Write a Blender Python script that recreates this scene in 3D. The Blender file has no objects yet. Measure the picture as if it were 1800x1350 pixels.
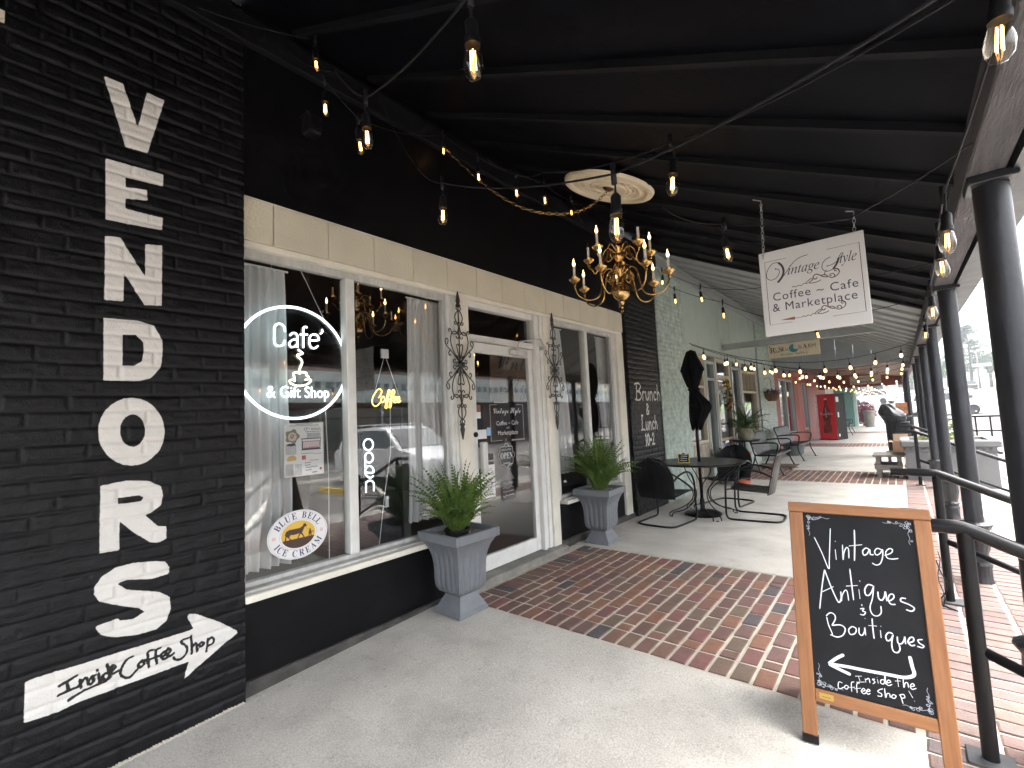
import bpy, math, random
import numpy as np
from mathutils import Vector, Matrix, Euler, noise as mnoise
random.seed(7); RNG = np.random.default_rng(7)
SC = bpy.context.scene; COL = SC.collection
R_ = math.radians
# ------------------------------------------------------------------ camera
CAMP = Vector((2.88, 0.0, 1.41))
def cam_axes():
    ya, pi_, ro = R_(-39.6189), R_(4.3667), R_(-2.7107)
    f = Vector((math.sin(ya)*math.cos(pi_), math.cos(ya)*math.cos(pi_), math.sin(pi_)))
    r = Vector((math.cos(ya), -math.sin(ya), 0)); u = r.cross(f)
    c, s = math.cos(ro), math.sin(ro)
    return r*c+u*s, u*c-r*s, f
cr, cu, cf = cam_axes()
cd = bpy.data.cameras.new('camera'); cd.sensor_width = 36; cd.lens = 817.92/1800*36
cd.clip_start = .05; cd.clip_end = 2000
cam = bpy.data.objects.new('camera', cd); COL.objects.link(cam)
cam.matrix_world = Matrix(((cr.x, cu.x, -cf.x, CAMP.x), (cr.y, cu.y, -cf.y, CAMP.y), (cr.z, cu.z, -cf.z, CAMP.z), (0, 0, 0, 1)))
SC.camera = cam
# ------------------------------------------------------------------ world, sun, exposure
SUN_EL, SUN_AZ = R_(66), R_(60)          # azimuth measured from +y towards +x
w = bpy.data.worlds.new('World'); SC.world = w; w.use_nodes = True
nt = w.node_tree; nt.nodes.clear()
sky = nt.nodes.new('ShaderNodeTexSky'); sky.sky_type = 'NISHITA'; sky.sun_disc = False
sky.sun_elevation = SUN_EL; sky.sun_rotation = SUN_AZ; sky.air_density = 1.0; sky.dust_density = 6.0; sky.ozone_density = .5
hs = nt.nodes.new('ShaderNodeHueSaturation'); hs.inputs['Saturation'].default_value = .30
bg = nt.nodes.new('ShaderNodeBackground'); bg.inputs['Strength'].default_value = .15
wo = nt.nodes.new('ShaderNodeOutputWorld')
nt.links.new(sky.outputs[0], hs.inputs['Color']); nt.links.new(hs.outputs[0], bg.inputs[0]); nt.links.new(bg.outputs[0], wo.inputs[0])
sl = bpy.data.lights.new('sun', 'SUN'); sl.energy = .5; sl.angle = R_(70); sl.color = (1, .985, .96)
so = bpy.data.objects.new('sun', sl); COL.objects.link(so)
sd = Vector((math.sin(SUN_AZ)*math.cos(SUN_EL), math.cos(SUN_AZ)*math.cos(SUN_EL), math.sin(SUN_EL)))
so.rotation_euler = sd.to_track_quat('Z', 'Y').to_euler(); so.location = (20, 10, 30)
vs = SC.view_settings; vs.view_transform = 'Standard'; vs.look = 'None'; vs.gamma = 1; vs.use_curve_mapping = False
vs.exposure = 3.05
SC.cycles.max_bounces = 10; SC.cycles.diffuse_bounces = 5; SC.cycles.glossy_bounces = 5; SC.cycles.transparent_max_bounces = 24
SC.cycles.transmission_bounces = 8; SC.cycles.caustics_reflective = False; SC.cycles.caustics_refractive = False
SC.cycles.sample_clamp_indirect = 4; SC.cycles.use_denoising = True
# ------------------------------------------------------------------ materials
MATS = {}
def _n(nt, t, **kw):
    n = nt.nodes.new(t)
    for k, v in kw.items():
        if k in n.inputs: n.inputs[k].default_value = v
        else: setattr(n, k, v)
    return n
def mat(name, col, rough=.5, metal=0., bump=0., bscale=60., var=0., vscale=4., spec=.5, col2=None, stretch=(1, 1, 1), attr=None,
        emit=None, estr=0., speck=0., coat=0., trans=0., alpha=1.):
    if name in MATS: return MATS[name]
    m = bpy.data.materials.new(name); m.use_nodes = True; t = m.node_tree; b = t.nodes['Principled BSDF']
    c4 = (*col, 1)
    b.inputs['Base Color'].default_value = c4; b.inputs['Roughness'].default_value = rough; b.inputs['Metallic'].default_value = metal
    b.inputs['Specular IOR Level'].default_value = spec; b.inputs['Coat Weight'].default_value = coat
    b.inputs['Transmission Weight'].default_value = trans; b.inputs['Alpha'].default_value = alpha
    L = t.links.new
    tc = _n(t, 'ShaderNodeTexCoord'); mp = _n(t, 'ShaderNodeMapping'); mp.inputs['Scale'].default_value = stretch
    L(tc.outputs['Object'], mp.inputs[0])
    src = None
    if attr:
        a = _n(t, 'ShaderNodeVertexColor'); a.layer_name = attr; src = a.outputs['Color']
    if var > 0 or col2:
        nz = _n(t, 'ShaderNodeTexNoise', Scale=vscale, Detail=7., Roughness=.6); L(mp.outputs[0], nz.inputs['Vector'])
        rp = _n(t, 'ShaderNodeValToRGB'); rp.color_ramp.elements[0].position = .32; rp.color_ramp.elements[1].position = .68
        lo = tuple(max(0, c*(1-var)) for c in col); hi = col2 or tuple(min(1, c*(1+var)) for c in col)
        if attr: lo, hi = (1-var,)*3, (1+var,)*3
        rp.color_ramp.elements[0].color = (*lo, 1); rp.color_ramp.elements[1].color = (*hi, 1)
        L(nz.outputs['Fac'], rp.inputs[0])
        if src:
            mx = _n(t, 'ShaderNodeMix', data_type='RGBA', blend_type='MULTIPLY'); mx.inputs[0].default_value = 1
            L(src, mx.inputs[6]); L(rp.outputs[0], mx.inputs[7]); src = mx.outputs[2]
        else: src = rp.outputs[0]
        rr = _n(t, 'ShaderNodeMapRange'); rr.inputs[3].default_value = max(0, rough-.1); rr.inputs[4].default_value = min(1, rough+.1)
        L(nz.outputs['Fac'], rr.inputs[0]); L(rr.outputs[0], b.inputs['Roughness'])
    if speck > 0:
        n2 = _n(t, 'ShaderNodeTexNoise', Scale=140., Detail=3.); L(tc.outputs['Object'], n2.inputs['Vector'])
        r2 = _n(t, 'ShaderNodeMapRange'); r2.inputs[1].default_value = .3; r2.inputs[2].default_value = .7; r2.inputs[3].default_value = 1-speck; r2.inputs[4].default_value = 1+speck
        L(n2.outputs['Fac'], r2.inputs[0])
        mx = _n(t, 'ShaderNodeMix', data_type='RGBA', blend_type='MULTIPLY'); mx.inputs[0].default_value = 1
        if src: L(src, mx.inputs[6])
        else: mx.inputs[6].default_value = c4
        L(r2.outputs[0], mx.inputs[7]); src = mx.outputs[2]
    if src: L(src, b.inputs['Base Color'])
    if bump > 0:
        nb = _n(t, 'ShaderNodeTexNoise', Scale=bscale, Detail=5.); L(mp.outputs[0], nb.inputs['Vector'])
        bp = _n(t, 'ShaderNodeBump', Strength=bump, Distance=.01); L(nb.outputs['Fac'], bp.inputs['Height']); L(bp.outputs[0], b.inputs['Normal'])
    if emit:
        b.inputs['Emission Color'].default_value = (*emit, 1); b.inputs['Emission Strength'].default_value = estr
    MATS[name] = m; return m
def glass(name, tint=(1, 1, 1), boost=1.0, rough=0.):
    """thin clear glass: see-through, with Fresnel reflection"""
    if name in MATS: return MATS[name]
    m = bpy.data.materials.new(name); m.use_nodes = True; t = m.node_tree; t.nodes.clear()
    o = _n(t, 'ShaderNodeOutputMaterial'); tr = _n(t, 'ShaderNodeBsdfTransparent'); tr.inputs[0].default_value = (*tint, 1)
    g = _n(t, 'ShaderNodeBsdfGlossy'); g.inputs['Roughness'].default_value = rough
    fr = _n(t, 'ShaderNodeLayerWeight', Blend=.5); pw = _n(t, 'ShaderNodeMath', operation='POWER'); pw.inputs[1].default_value = 5.; t.links.new(fr.outputs['Facing'], pw.inputs[0])
    sc_ = _n(t, 'ShaderNodeMath', operation='MULTIPLY_ADD'); sc_.inputs[1].default_value = .96; sc_.inputs[2].default_value = .04; t.links.new(pw.outputs[0], sc_.inputs[0])
    mu = _n(t, 'ShaderNodeMath', operation='MULTIPLY'); mu.inputs[1].default_value = boost; mu.use_clamp = True
    mx = _n(t, 'ShaderNodeMixShader'); L = t.links.new
    L(sc_.outputs[0], mu.inputs[0]); L(mu.outputs[0], mx.inputs[0]); L(tr.outputs[0], mx.inputs[1]); L(g.outputs[0], mx.inputs[2]); L(mx.outputs[0], o.inputs[0])
    MATS[name] = m; return m
def sheer(name, col, opac=.6):
    m = bpy.data.materials.new(name); m.use_nodes = True; t = m.node_tree; t.nodes.clear(); L = t.links.new
    o = _n(t, 'ShaderNodeOutputMaterial'); tr = _n(t, 'ShaderNodeBsdfTransparent'); d = _n(t, 'ShaderNodeBsdfDiffuse'); d.inputs[0].default_value = (*col, 1)
    tl = _n(t, 'ShaderNodeBsdfTranslucent'); tl.inputs[0].default_value = (*col, 1); a = _n(t, 'ShaderNodeMixShader'); a.inputs[0].default_value = .35
    x = _n(t, 'ShaderNodeMixShader'); x.inputs[0].default_value = opac
    L(d.outputs[0], a.inputs[1]); L(tl.outputs[0], a.inputs[2]); L(tr.outputs[0], x.inputs[1]); L(a.outputs[0], x.inputs[2]); L(x.outputs[0], o.inputs[0])
    return m
def leafmat(name, c1, c2):
    m = mat(name, c1, .5, col2=c2, vscale=9., spec=.3)
    t = m.node_tree; b = t.nodes['Principled BSDF']; L = t.links.new
    tl = _n(t, 'ShaderNodeBsdfTranslucent'); src = b.inputs['Base Color'].links[0].from_socket; L(src, tl.inputs[0])
    x = _n(t, 'ShaderNodeMixShader'); x.inputs[0].default_value = .3; o = t.nodes['Material Output']
    L(b.outputs[0], x.inputs[1]); L(tl.outputs[0], x.inputs[2]); L(x.outputs[0], o.inputs[0]); return m
# ------------------------------------------------------------------ objects
def root_of(o):
    while o.parent: o = o.parent
    return o
def tag(o, label=None, cat=None, group=None, kind=None):
    if label: o['label'] = label
    if cat: o['category'] = cat
    if group: o['group'] = group
    if kind: o['kind'] = kind
    return o
def thing(name, label, cat, loc=(0, 0, 0), rz=0., group=None):
    o = bpy.data.objects.new(name, None); COL.objects.link(o); o.location = loc; o.rotation_euler = (0, 0, rz); o.empty_display_size = .1
    return tag(o, label, cat, group)
def copy_tree(o, parent=None):
    c = o.copy(); COL.objects.link(c); c.parent = parent
    for ch in list(o.children): copy_tree(ch, c)
    return c
def catmull(pts, n=6, closed=False):
    P = [np.array(p, float) for p in pts]; N = len(P)
    if N < 3: return P
    out = []
    rng = range(N) if closed else range(N-1)
    for i in rng:
        if closed: p0, p1, p2, p3 = P[(i-1) % N], P[i], P[(i+1) % N], P[(i+2) % N]
        else: p0, p1, p2, p3 = P[max(i-1, 0)], P[i], P[i+1], P[min(i+2, N-1)]
        for k in range(n):
            t = k/n
            out.append(.5*((2*p1)+(-p0+p2)*t+(2*p0-5*p1+4*p2-p3)*t*t+(-p0+3*p1-3*p2+p3)*t**3))
    if not closed: out.append(P[-1])
    return out
class MB:
    def __init__(s): s.v = []; s.f = []; s.c = []; s.cc = None
    def add(s, vs, fs, col=None):
        o = len(s.v); s.v += [tuple(map(float, p)) for p in vs]; s.f += [tuple(i+o for i in f) for f in fs]
        s.c += [col or (1, 1, 1)]*len(vs); return s
    def hexa(s, p, col=None):   # 8 points: bottom 4 ccw, top 4
        return s.add(p, [(3, 2, 1, 0), (4, 5, 6, 7), (0, 1, 5, 4), (1, 2, 6, 5), (2, 3, 7, 6), (3, 0, 4, 7)], col)
    def box(s, x0, x1, y0, y1, z0, z1, col=None, bev=0.):
        if bev > 0:
            b = bev
            vs = []
            for z, i in ((z0, b), (z0+b, 0), (z1-b, 0), (z1, b)):
                for (x, y, sx, sy) in ((x0, y0, 1, 1), (x1, y0, -1, 1), (x1, y1, -1, -1), (x0, y1, 1, -1)):
                    # chamfer the vertical edge with two points per corner
                    if sx*sy > 0: a = [(x+sx*i, y+sy*(b+i)), (x+sx*(b+i), y+sy*i)]
                    else: a = [(x+sx*(b+i), y+sy*i), (x+sx*i, y+sy*(b+i))]
                    vs += [(q[0], q[1], z) for q in a]
            fs = [tuple(range(7, -1, -1)), tuple(range(24, 32))]
            for k in range(3):
                for i in range(8): fs.append((k*8+i, k*8+(i+1) % 8, k*8+8+(i+1) % 8, k*8+8+i))
            return s.add(vs, fs, col)
        return s.hexa([(x0, y0, z0), (x1, y0, z0), (x1, y1, z0), (x0, y1, z0), (x0, y0, z1), (x1, y0, z1), (x1, y1, z1), (x0, y1, z1)], col)
    def beam(s, a, b, w, h, up=(0, 0, 1), col=None):  # bar of rectangular section from a to b
        a, b = Vector(a), Vector(b); d = (b-a).normalized(); up = Vector(up); r = d.cross(up)
        if r.length < 1e-4: up = Vector((0, 1, 0)); r = d.cross(up)
        r.normalize(); u = r.cross(d); r = r*(w/2); u = u*(h/2)
        return s.hexa([a-r-u, a+r-u, b+r-u, b-r-u, a-r+u, a+r+u, b+r+u, b-r+u], col)
    def tube(s, pts, r, n=8, closed=False, col=None):
        P = [Vector(tuple(map(float, p))) for p in pts]; N = len(P)
        rs = r if hasattr(r, '__len__') else [r]*N
        vs = []; prev = None
        for i in range(N):
            if closed: d = P[(i+1) % N]-P[i-1]
            else: d = P[min(i+1, N-1)]-P[max(i-1, 0)]
            if d.length < 1e-9: d = Vector((0, 0, 1))
            d.normalize()
            if prev is None:
                x = d.cross(Vector((0, 0, 1)))
                if x.length < .05: x = d.cross(Vector((1, 0, 0)))
            else:
                x = prev-d*prev.dot(d)
                if x.length < 1e-6: x = d.cross(Vector((1, 0, 0)))
            x.normalize(); prev = x; y = d.cross(x)
            for k in range(n):
                a = 2*math.pi*k/n; vs.append(P[i]+(x*math.cos(a)+y*math.sin(a))*rs[i])
        fs = []
        M = N if closed else N-1
        for i in range(M):
            j = (i+1) % N
            for k in range(n): fs.append((i*n+k, i*n+(k+1) % n, j*n+(k+1) % n, j*n+k))
        if not closed: fs += [tuple(range(n-1, -1, -1)), tuple((N-1)*n+k for k in range(n))]
        return s.add(vs, fs, col)
    def lathe(s, prof, n=24, c=(0, 0, 0), axis='z', col=None, flute=0., nfl=0):
        vs = []
        for (r, z) in prof:
            for k in range(n):
                a = 2*math.pi*k/n; rr = r*(1+(flute*math.cos(a*nfl) if nfl else 0))
                p = (rr*math.cos(a), rr*math.sin(a), z)
                if axis == 'x': p = (p[2], p[0], p[1])
                if axis == 'y': p = (p[1], p[2], p[0])
                vs.append((p[0]+c[0], p[1]+c[1], p[2]+c[2]))
        fs = []
        for i in range(len(prof)-1):
            for k in range(n): fs.append((i*n+k, i*n+(k+1) % n, (i+1)*n+(k+1) % n, (i+1)*n+k))
        if prof[0][0] > 1e-4: fs.append(tuple(range(n-1, -1, -1)))
        if prof[-1][0] > 1e-4: fs.append(tuple((len(prof)-1)*n+k for k in range(n)))
        return s.add(vs, fs, col)
    def prism(s, poly, o, ux, uy, un, d0, d1, col=None):  # polygon (u,v) extruded along un from d0 to d1
        o, ux, uy, un = map(Vector, (o, ux, uy, un)); N = len(poly)
        vs = [o+ux*p[0]+uy*p[1]+un*d for d in (d0, d1) for p in poly]
        fs = [tuple(range(N-1, -1, -1)), tuple(range(N, 2*N))]+[(i, (i+1) % N, N+(i+1) % N, N+i) for i in range(N)]
        return s.add(vs, fs, col)
    def ribbon(s, pts, wd, o, ux, uy, un, d=0., n=5, closed=False, col=None):  # flat painted stroke
        o, ux, uy, un = map(Vector, (o, ux, uy, un))
        Q = catmull([tuple(p) for p in pts], n, closed); N = len(Q)
        vs = []
        for i in range(N):
            if closed: t = Q[(i+1) % N]-Q[i-1]
            else: t = Q[min(i+1, N-1)]-Q[max(i-1, 0)]
            L = math.hypot(*t) or 1; nx, ny = -t[1]/L, t[0]/L
            wv = (wd[0]+(wd[1]-wd[0])*i/(N-1)) if hasattr(wd, '__len__') else wd
            h = wv/2*(1 if closed or 0 < i < N-1 else .6)
            for sg in (1, -1):
                vs.append(o+ux*(Q[i][0]+nx*h*sg)+uy*(Q[i][1]+ny*h*sg)+un*d)
        fs = [(2*i, 2*i+1, 2*i+3, 2*i+2) for i in range(N-1)]
        if closed: fs.append((2*N-2, 2*N-1, 1, 0))
        return s.add(vs, fs, col)
    def text(s, body, size, o, ux, uy, un, d=.0008, align='CENTER', xs=1., shear=0., ext=0., col=None, spacing=1.):
        c = bpy.data.curves.new('lettering', 'FONT'); c.body = body; c.size = size; c.align_x = align; c.shear = shear; c.extrude = ext; c.space_character = spacing; c.resolution_u = 3
        ob = bpy.data.objects.new('lettering', c); me = bpy.data.meshes.new_from_object(ob)
        o, ux, uy, un = map(Vector, (o, ux, uy, un))
        vs = [o+ux*(v.co.x*xs)+uy*v.co.y+un*(v.co.z+d) for v in me.vertices]; fs = [tuple(p.vertices) for p in me.polygons]
        bpy.data.objects.remove(ob); bpy.data.curves.remove(c); bpy.data.meshes.remove(me)
        return s.add(vs, fs, col)
    def grid(s, P, col=None):  # P[i][j] points
        n, m = len(P), len(P[0])
        return s.add([q for r in P for q in r], [(i*m+j, (i+1)*m+j, (i+1)*m+j+1, i*m+j+1) for i in range(n-1) for j in range(m-1)], col)
    def build(s, name, material, parent=None, smooth=False, colattr=False, auto=None):
        me = bpy.data.meshes.new(name); vs = s.v
        if parent:
            rt = root_of(parent); Mi = rt.matrix_basis.inverted(); vs = [tuple(Mi @ Vector(v)) for v in vs]
        me.from_pydata(vs, [], s.f)
        if colattr:
            a = me.color_attributes.new('tone', 'FLOAT_COLOR', 'POINT'); arr = np.ones((len(vs), 4), np.float32); arr[:, :3] = s.c; a.data.foreach_set('color', arr.ravel())
        me.materials.append(material)
        if smooth:
            me.polygons.foreach_set('use_smooth', [True]*len(me.polygons))
            if auto: me.set_sharp_from_angle(angle=R_(auto))
        me.update()
        o = bpy.data.objects.new(name, me); COL.objects.link(o)
        if parent: o.parent = parent
        return o
X, Y, Z = (1, 0, 0), (0, 1, 0), (0, 0, 1)
FRONT = (X, Z, (0, -1, 0))          # lettering on a board that faces the walkway's near end
WALL = (Y, Z, X)                    # lettering on the shop wall, facing the street
def uni(s, U, l):
    return ''.join(chr(U+ord(c)-65) if 'A' <= c <= 'Z' else chr(l+ord(c)-97) if 'a' <= c <= 'z' else c for c in s)
def serif(s): return uni(s, 0x1D400, 0x1D41A)
def serif_it(s): return uni(s, 0x1D434, 0x1D44E)
def script(s): return uni(s, 0x1D4D0, 0x1D4EA)
# hand-lettering strokes: (along, up) in metres on the surface that carries them
LET = [[[0.432,3.196],[0.507,3.195],[0.568,2.989],[0.604,3.203],[0.68,3.199],[0.609,2.873],[0.52,2.87]],[[0.445,2.777],[0.677,2.784],[0.676,2.72],[0.522,2.709],[0.522,2.658],[0.61,2.675],[0.611,2.617],[0.523,2.602],[0.524,2.548],[0.677,2.547],[0.675,2.48],[0.45,2.469]],[[0.449,2.387],[0.506,2.395],[0.606,2.216],[0.605,2.388],[0.676,2.399],[0.676,2.08],[0.605,2.072],[0.522,2.221],[0.522,2.077],[0.451,2.073]],[[0.449,1.985],[0.583,1.989],[0.643,1.971],[0.678,1.906],[0.682,1.838],[0.675,1.761],[0.633,1.702],[0.586,1.687],[0.453,1.685]],[[0.694,1.432],[0.691,1.394],[0.681,1.358],[0.665,1.328],[0.643,1.303],[0.618,1.285],[0.591,1.276],[0.562,1.275],[0.534,1.282],[0.508,1.296],[0.484,1.318],[0.465,1.344],[0.45,1.376],[0.441,1.409],[0.438,1.445],[0.44,1.48],[0.448,1.513],[0.462,1.543],[0.481,1.568],[0.504,1.587],[0.53,1.6],[0.558,1.604],[0.587,1.6],[0.615,1.587],[0.641,1.567],[0.663,1.54],[0.679,1.507],[0.69,1.47]],[[0.45,1.194],[0.546,1.206],[0.632,1.192],[0.68,1.16],[0.69,1.114],[0.681,1.068],[0.642,1.036],[0.616,1.031],[0.67,0.966],[0.704,0.959],[0.704,0.898],[0.671,0.885],[0.641,0.894],[0.572,0.958],[0.521,1.019],[0.521,0.884],[0.451,0.888]],[[0.72,0.724],[0.666,0.719],[0.648,0.718],[0.552,0.74],[0.516,0.733],[0.553,0.695],[0.679,0.646],[0.721,0.609],[0.726,0.55],[0.71,0.499],[0.668,0.472],[0.599,0.473],[0.512,0.493],[0.465,0.519],[0.444,0.555],[0.444,0.568],[0.522,0.574],[0.529,0.562],[0.576,0.552],[0.621,0.571],[0.598,0.595],[0.5,0.645],[0.453,0.673],[0.435,0.711],[0.436,0.743],[0.461,0.782],[0.508,0.807],[0.573,0.812],[0.665,0.798],[0.701,0.786],[0.716,0.756]],[[0.225,0.42],[0.255,0.425],[0.804,0.415],[0.826,0.417],[0.797,0.483],[0.803,0.498],[0.836,0.487],[0.944,0.409],[1.028,0.333],[1.03,0.32],[0.965,0.287],[0.87,0.236],[0.805,0.198],[0.786,0.19],[0.804,0.263],[0.386,0.265],[0.316,0.253],[0.225,0.261]]]
HOLE = [[[0.521,1.912],[0.572,1.917],[0.601,1.883],[0.605,1.839],[0.597,1.786],[0.568,1.762],[0.522,1.76]],[[0.614,1.442],[0.612,1.417],[0.605,1.395],[0.594,1.378],[0.581,1.368],[0.566,1.365],[0.551,1.37],[0.537,1.382],[0.526,1.4],[0.519,1.422],[0.517,1.446],[0.519,1.47],[0.525,1.492],[0.535,1.509],[0.549,1.519],[0.564,1.523],[0.579,1.519],[0.593,1.507],[0.604,1.489],[0.612,1.467]],[[0.514,1.128],[0.592,1.129],[0.612,1.117],[0.604,1.099],[0.559,1.097],[0.515,1.1]]]
ATX = [[[0.328,0.359],[0.357,0.368],[0.386,0.378]],[[0.352,0.366],[0.358,0.327]],[[0.326,0.322],[0.358,0.327],[0.392,0.33]],[[0.394,0.358],[0.399,0.321]],[[0.4,0.34],[0.411,0.355],[0.419,0.349],[0.423,0.325]],[[0.445,0.353],[0.431,0.352],[0.441,0.332],[0.431,0.321],[0.427,0.325]],[[0.456,0.356],[0.461,0.322]],[[0.452,0.373],[0.453,0.37]],[[0.493,0.342],[0.475,0.345],[0.473,0.323],[0.488,0.319],[0.496,0.339],[0.485,0.385],[0.498,0.32]],[[0.498,0.348],[0.516,0.356],[0.506,0.37],[0.497,0.354],[0.504,0.335],[0.525,0.337]],[[0.359,0.287],[0.414,0.304],[0.482,0.311]],[[0.579,0.379],[0.555,0.373],[0.534,0.335],[0.542,0.305],[0.569,0.29],[0.597,0.315]],[[0.613,0.349],[0.599,0.334],[0.61,0.319],[0.624,0.33],[0.613,0.349]],[[0.658,0.378],[0.64,0.379],[0.636,0.353],[0.641,0.305]],[[0.622,0.344],[0.659,0.34]],[[0.687,0.377],[0.669,0.374],[0.667,0.347],[0.672,0.309]],[[0.659,0.342],[0.689,0.342]],[[0.691,0.33],[0.709,0.341],[0.699,0.355],[0.688,0.339],[0.7,0.318],[0.718,0.322]],[[0.709,0.334],[0.728,0.346],[0.717,0.362],[0.708,0.343],[0.723,0.323],[0.741,0.331]],[[0.803,0.379],[0.778,0.379],[0.773,0.368],[0.796,0.338],[0.793,0.307],[0.774,0.29],[0.752,0.293],[0.739,0.311]],[[0.815,0.387],[0.817,0.337],[0.818,0.295]],[[0.818,0.326],[0.832,0.342],[0.839,0.329],[0.842,0.297]],[[0.861,0.337],[0.849,0.331],[0.857,0.316],[0.872,0.325],[0.861,0.337]],[[0.888,0.343],[0.887,0.31],[0.883,0.28]],[[0.887,0.332],[0.906,0.344],[0.917,0.328],[0.911,0.312],[0.889,0.308]]]
CH = [[[0.0812,0.8337],[0.106,0.7694],[0.1269,0.704],[0.1316,0.7376],[0.1369,0.7908],[0.1455,0.8779]],[[0.1574,0.7889],[0.158,0.7454]],[[0.1593,0.8251],[0.1606,0.8226]],[[0.1855,0.8123],[0.1829,0.7487],[0.1883,0.7796],[0.1989,0.8016],[0.2058,0.7947],[0.2043,0.7575]],[[0.2332,0.8801],[0.2297,0.819],[0.2234,0.7498]],[[0.2084,0.8097],[0.256,0.8203]],[[0.2788,0.8034],[0.2678,0.808],[0.256,0.7947],[0.2582,0.778],[0.2701,0.7846],[0.2803,0.8036],[0.2814,0.7843],[0.2927,0.7841]],[[0.3199,0.8083],[0.3062,0.8109],[0.2965,0.7963],[0.3024,0.7836],[0.3158,0.7936],[0.3241,0.8088],[0.3221,0.7795],[0.3121,0.7516],[0.2975,0.743],[0.2841,0.7495]],[[0.3288,0.7853],[0.3518,0.7981],[0.3572,0.812],[0.3466,0.8148],[0.3342,0.7992],[0.3364,0.778],[0.353,0.7744],[0.3736,0.7795]],[[0.0819,0.531],[0.0889,0.5762],[0.0992,0.6377],[0.1111,0.6974]],[[0.1111,0.6974],[0.1196,0.6667],[0.1355,0.6138],[0.1532,0.5707],[0.1634,0.5892],[0.1639,0.616]],[[0.0921,0.6006],[0.1399,0.6323]],[[0.1654,0.6163],[0.1639,0.5768],[0.1688,0.6026],[0.1807,0.6238],[0.1876,0.6183],[0.19,0.5839]],[[0.2039,0.7149],[0.2057,0.6546],[0.2076,0.5887]],[[0.185,0.6413],[0.2262,0.6504]],[[0.2293,0.6352],[0.2304,0.5976]],[[0.2344,0.6716],[0.2362,0.6677]],[[0.279,0.658],[0.2624,0.6595],[0.2501,0.6386],[0.2518,0.6176],[0.2631,0.6187],[0.2744,0.6369],[0.2818,0.6585]],[[0.2818,0.6585],[0.2733,0.6084],[0.2617,0.57],[0.2678,0.5448],[0.2839,0.5415],[0.2975,0.5568],[0.2984,0.5824]],[[0.2937,0.6377],[0.2942,0.612],[0.3039,0.6057],[0.3141,0.6219],[0.3186,0.6419],[0.3206,0.6047]],[[0.3274,0.6059],[0.3434,0.6206],[0.3434,0.6349],[0.3325,0.6322],[0.3254,0.6135],[0.3319,0.5964],[0.3479,0.5977]],[[0.3833,0.626],[0.3689,0.625],[0.3664,0.6128],[0.3896,0.6053],[0.4058,0.5943],[0.3969,0.5811],[0.3792,0.5839]],[[0.2272,0.558],[0.2402,0.562],[0.2351,0.5514],[0.2446,0.5483],[0.238,0.5366],[0.2254,0.5366]],[[0.2344,0.5771],[0.2346,0.5707]],[[0.2405,0.5243],[0.2418,0.523]],[[0.1051,0.5036],[0.1103,0.4715],[0.1212,0.4377],[0.1128,0.4335]],[[0.1038,0.5066],[0.1191,0.5221],[0.1344,0.5175],[0.1361,0.4997],[0.1222,0.4723]],[[0.1222,0.4723],[0.1529,0.4802],[0.1687,0.4688],[0.1595,0.4427],[0.1382,0.4301],[0.115,0.434]],[[0.1943,0.4838],[0.1809,0.4681],[0.1852,0.4506],[0.2021,0.4582],[0.2072,0.4768],[0.1943,0.4838]],[[0.2176,0.4837],[0.2164,0.4612],[0.2257,0.4553],[0.2347,0.4714],[0.2374,0.4878],[0.2377,0.4578]],[[0.265,0.5283],[0.2643,0.4887],[0.2652,0.4513]],[[0.2501,0.4984],[0.2791,0.5019]],[[0.2887,0.4882],[0.2888,0.4595]],[[0.2915,0.5052],[0.2919,0.5022]],[[0.3281,0.4834],[0.3151,0.4852],[0.3043,0.469],[0.3082,0.4537],[0.3193,0.46],[0.3291,0.4805]],[[0.3291,0.4805],[0.3214,0.4467],[0.3235,0.4198],[0.3361,0.4159],[0.3457,0.4294],[0.3443,0.4488]],[[0.3417,0.4763],[0.3415,0.4534],[0.3524,0.4521],[0.3622,0.4679],[0.3654,0.4807],[0.3653,0.4534]],[[0.3755,0.4602],[0.391,0.4704],[0.391,0.4832],[0.3805,0.4794],[0.3738,0.4621],[0.3829,0.4521],[0.3947,0.457]],[[0.4196,0.4819],[0.4055,0.4773],[0.4093,0.4663],[0.421,0.46],[0.4153,0.452],[0.4006,0.4539]]]
CHA = [[[0.3739,0.412],[0.3779,0.376],[0.3818,0.3521],[0.3731,0.3397],[0.347,0.3293],[0.3019,0.3273],[0.2148,0.3235],[0.1588,0.322],[0.0992,0.3168]],[[0.0992,0.3168],[0.1275,0.3443],[0.1565,0.3662]],[[0.0992,0.3168],[0.1362,0.3054],[0.1743,0.2948]]]
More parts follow.
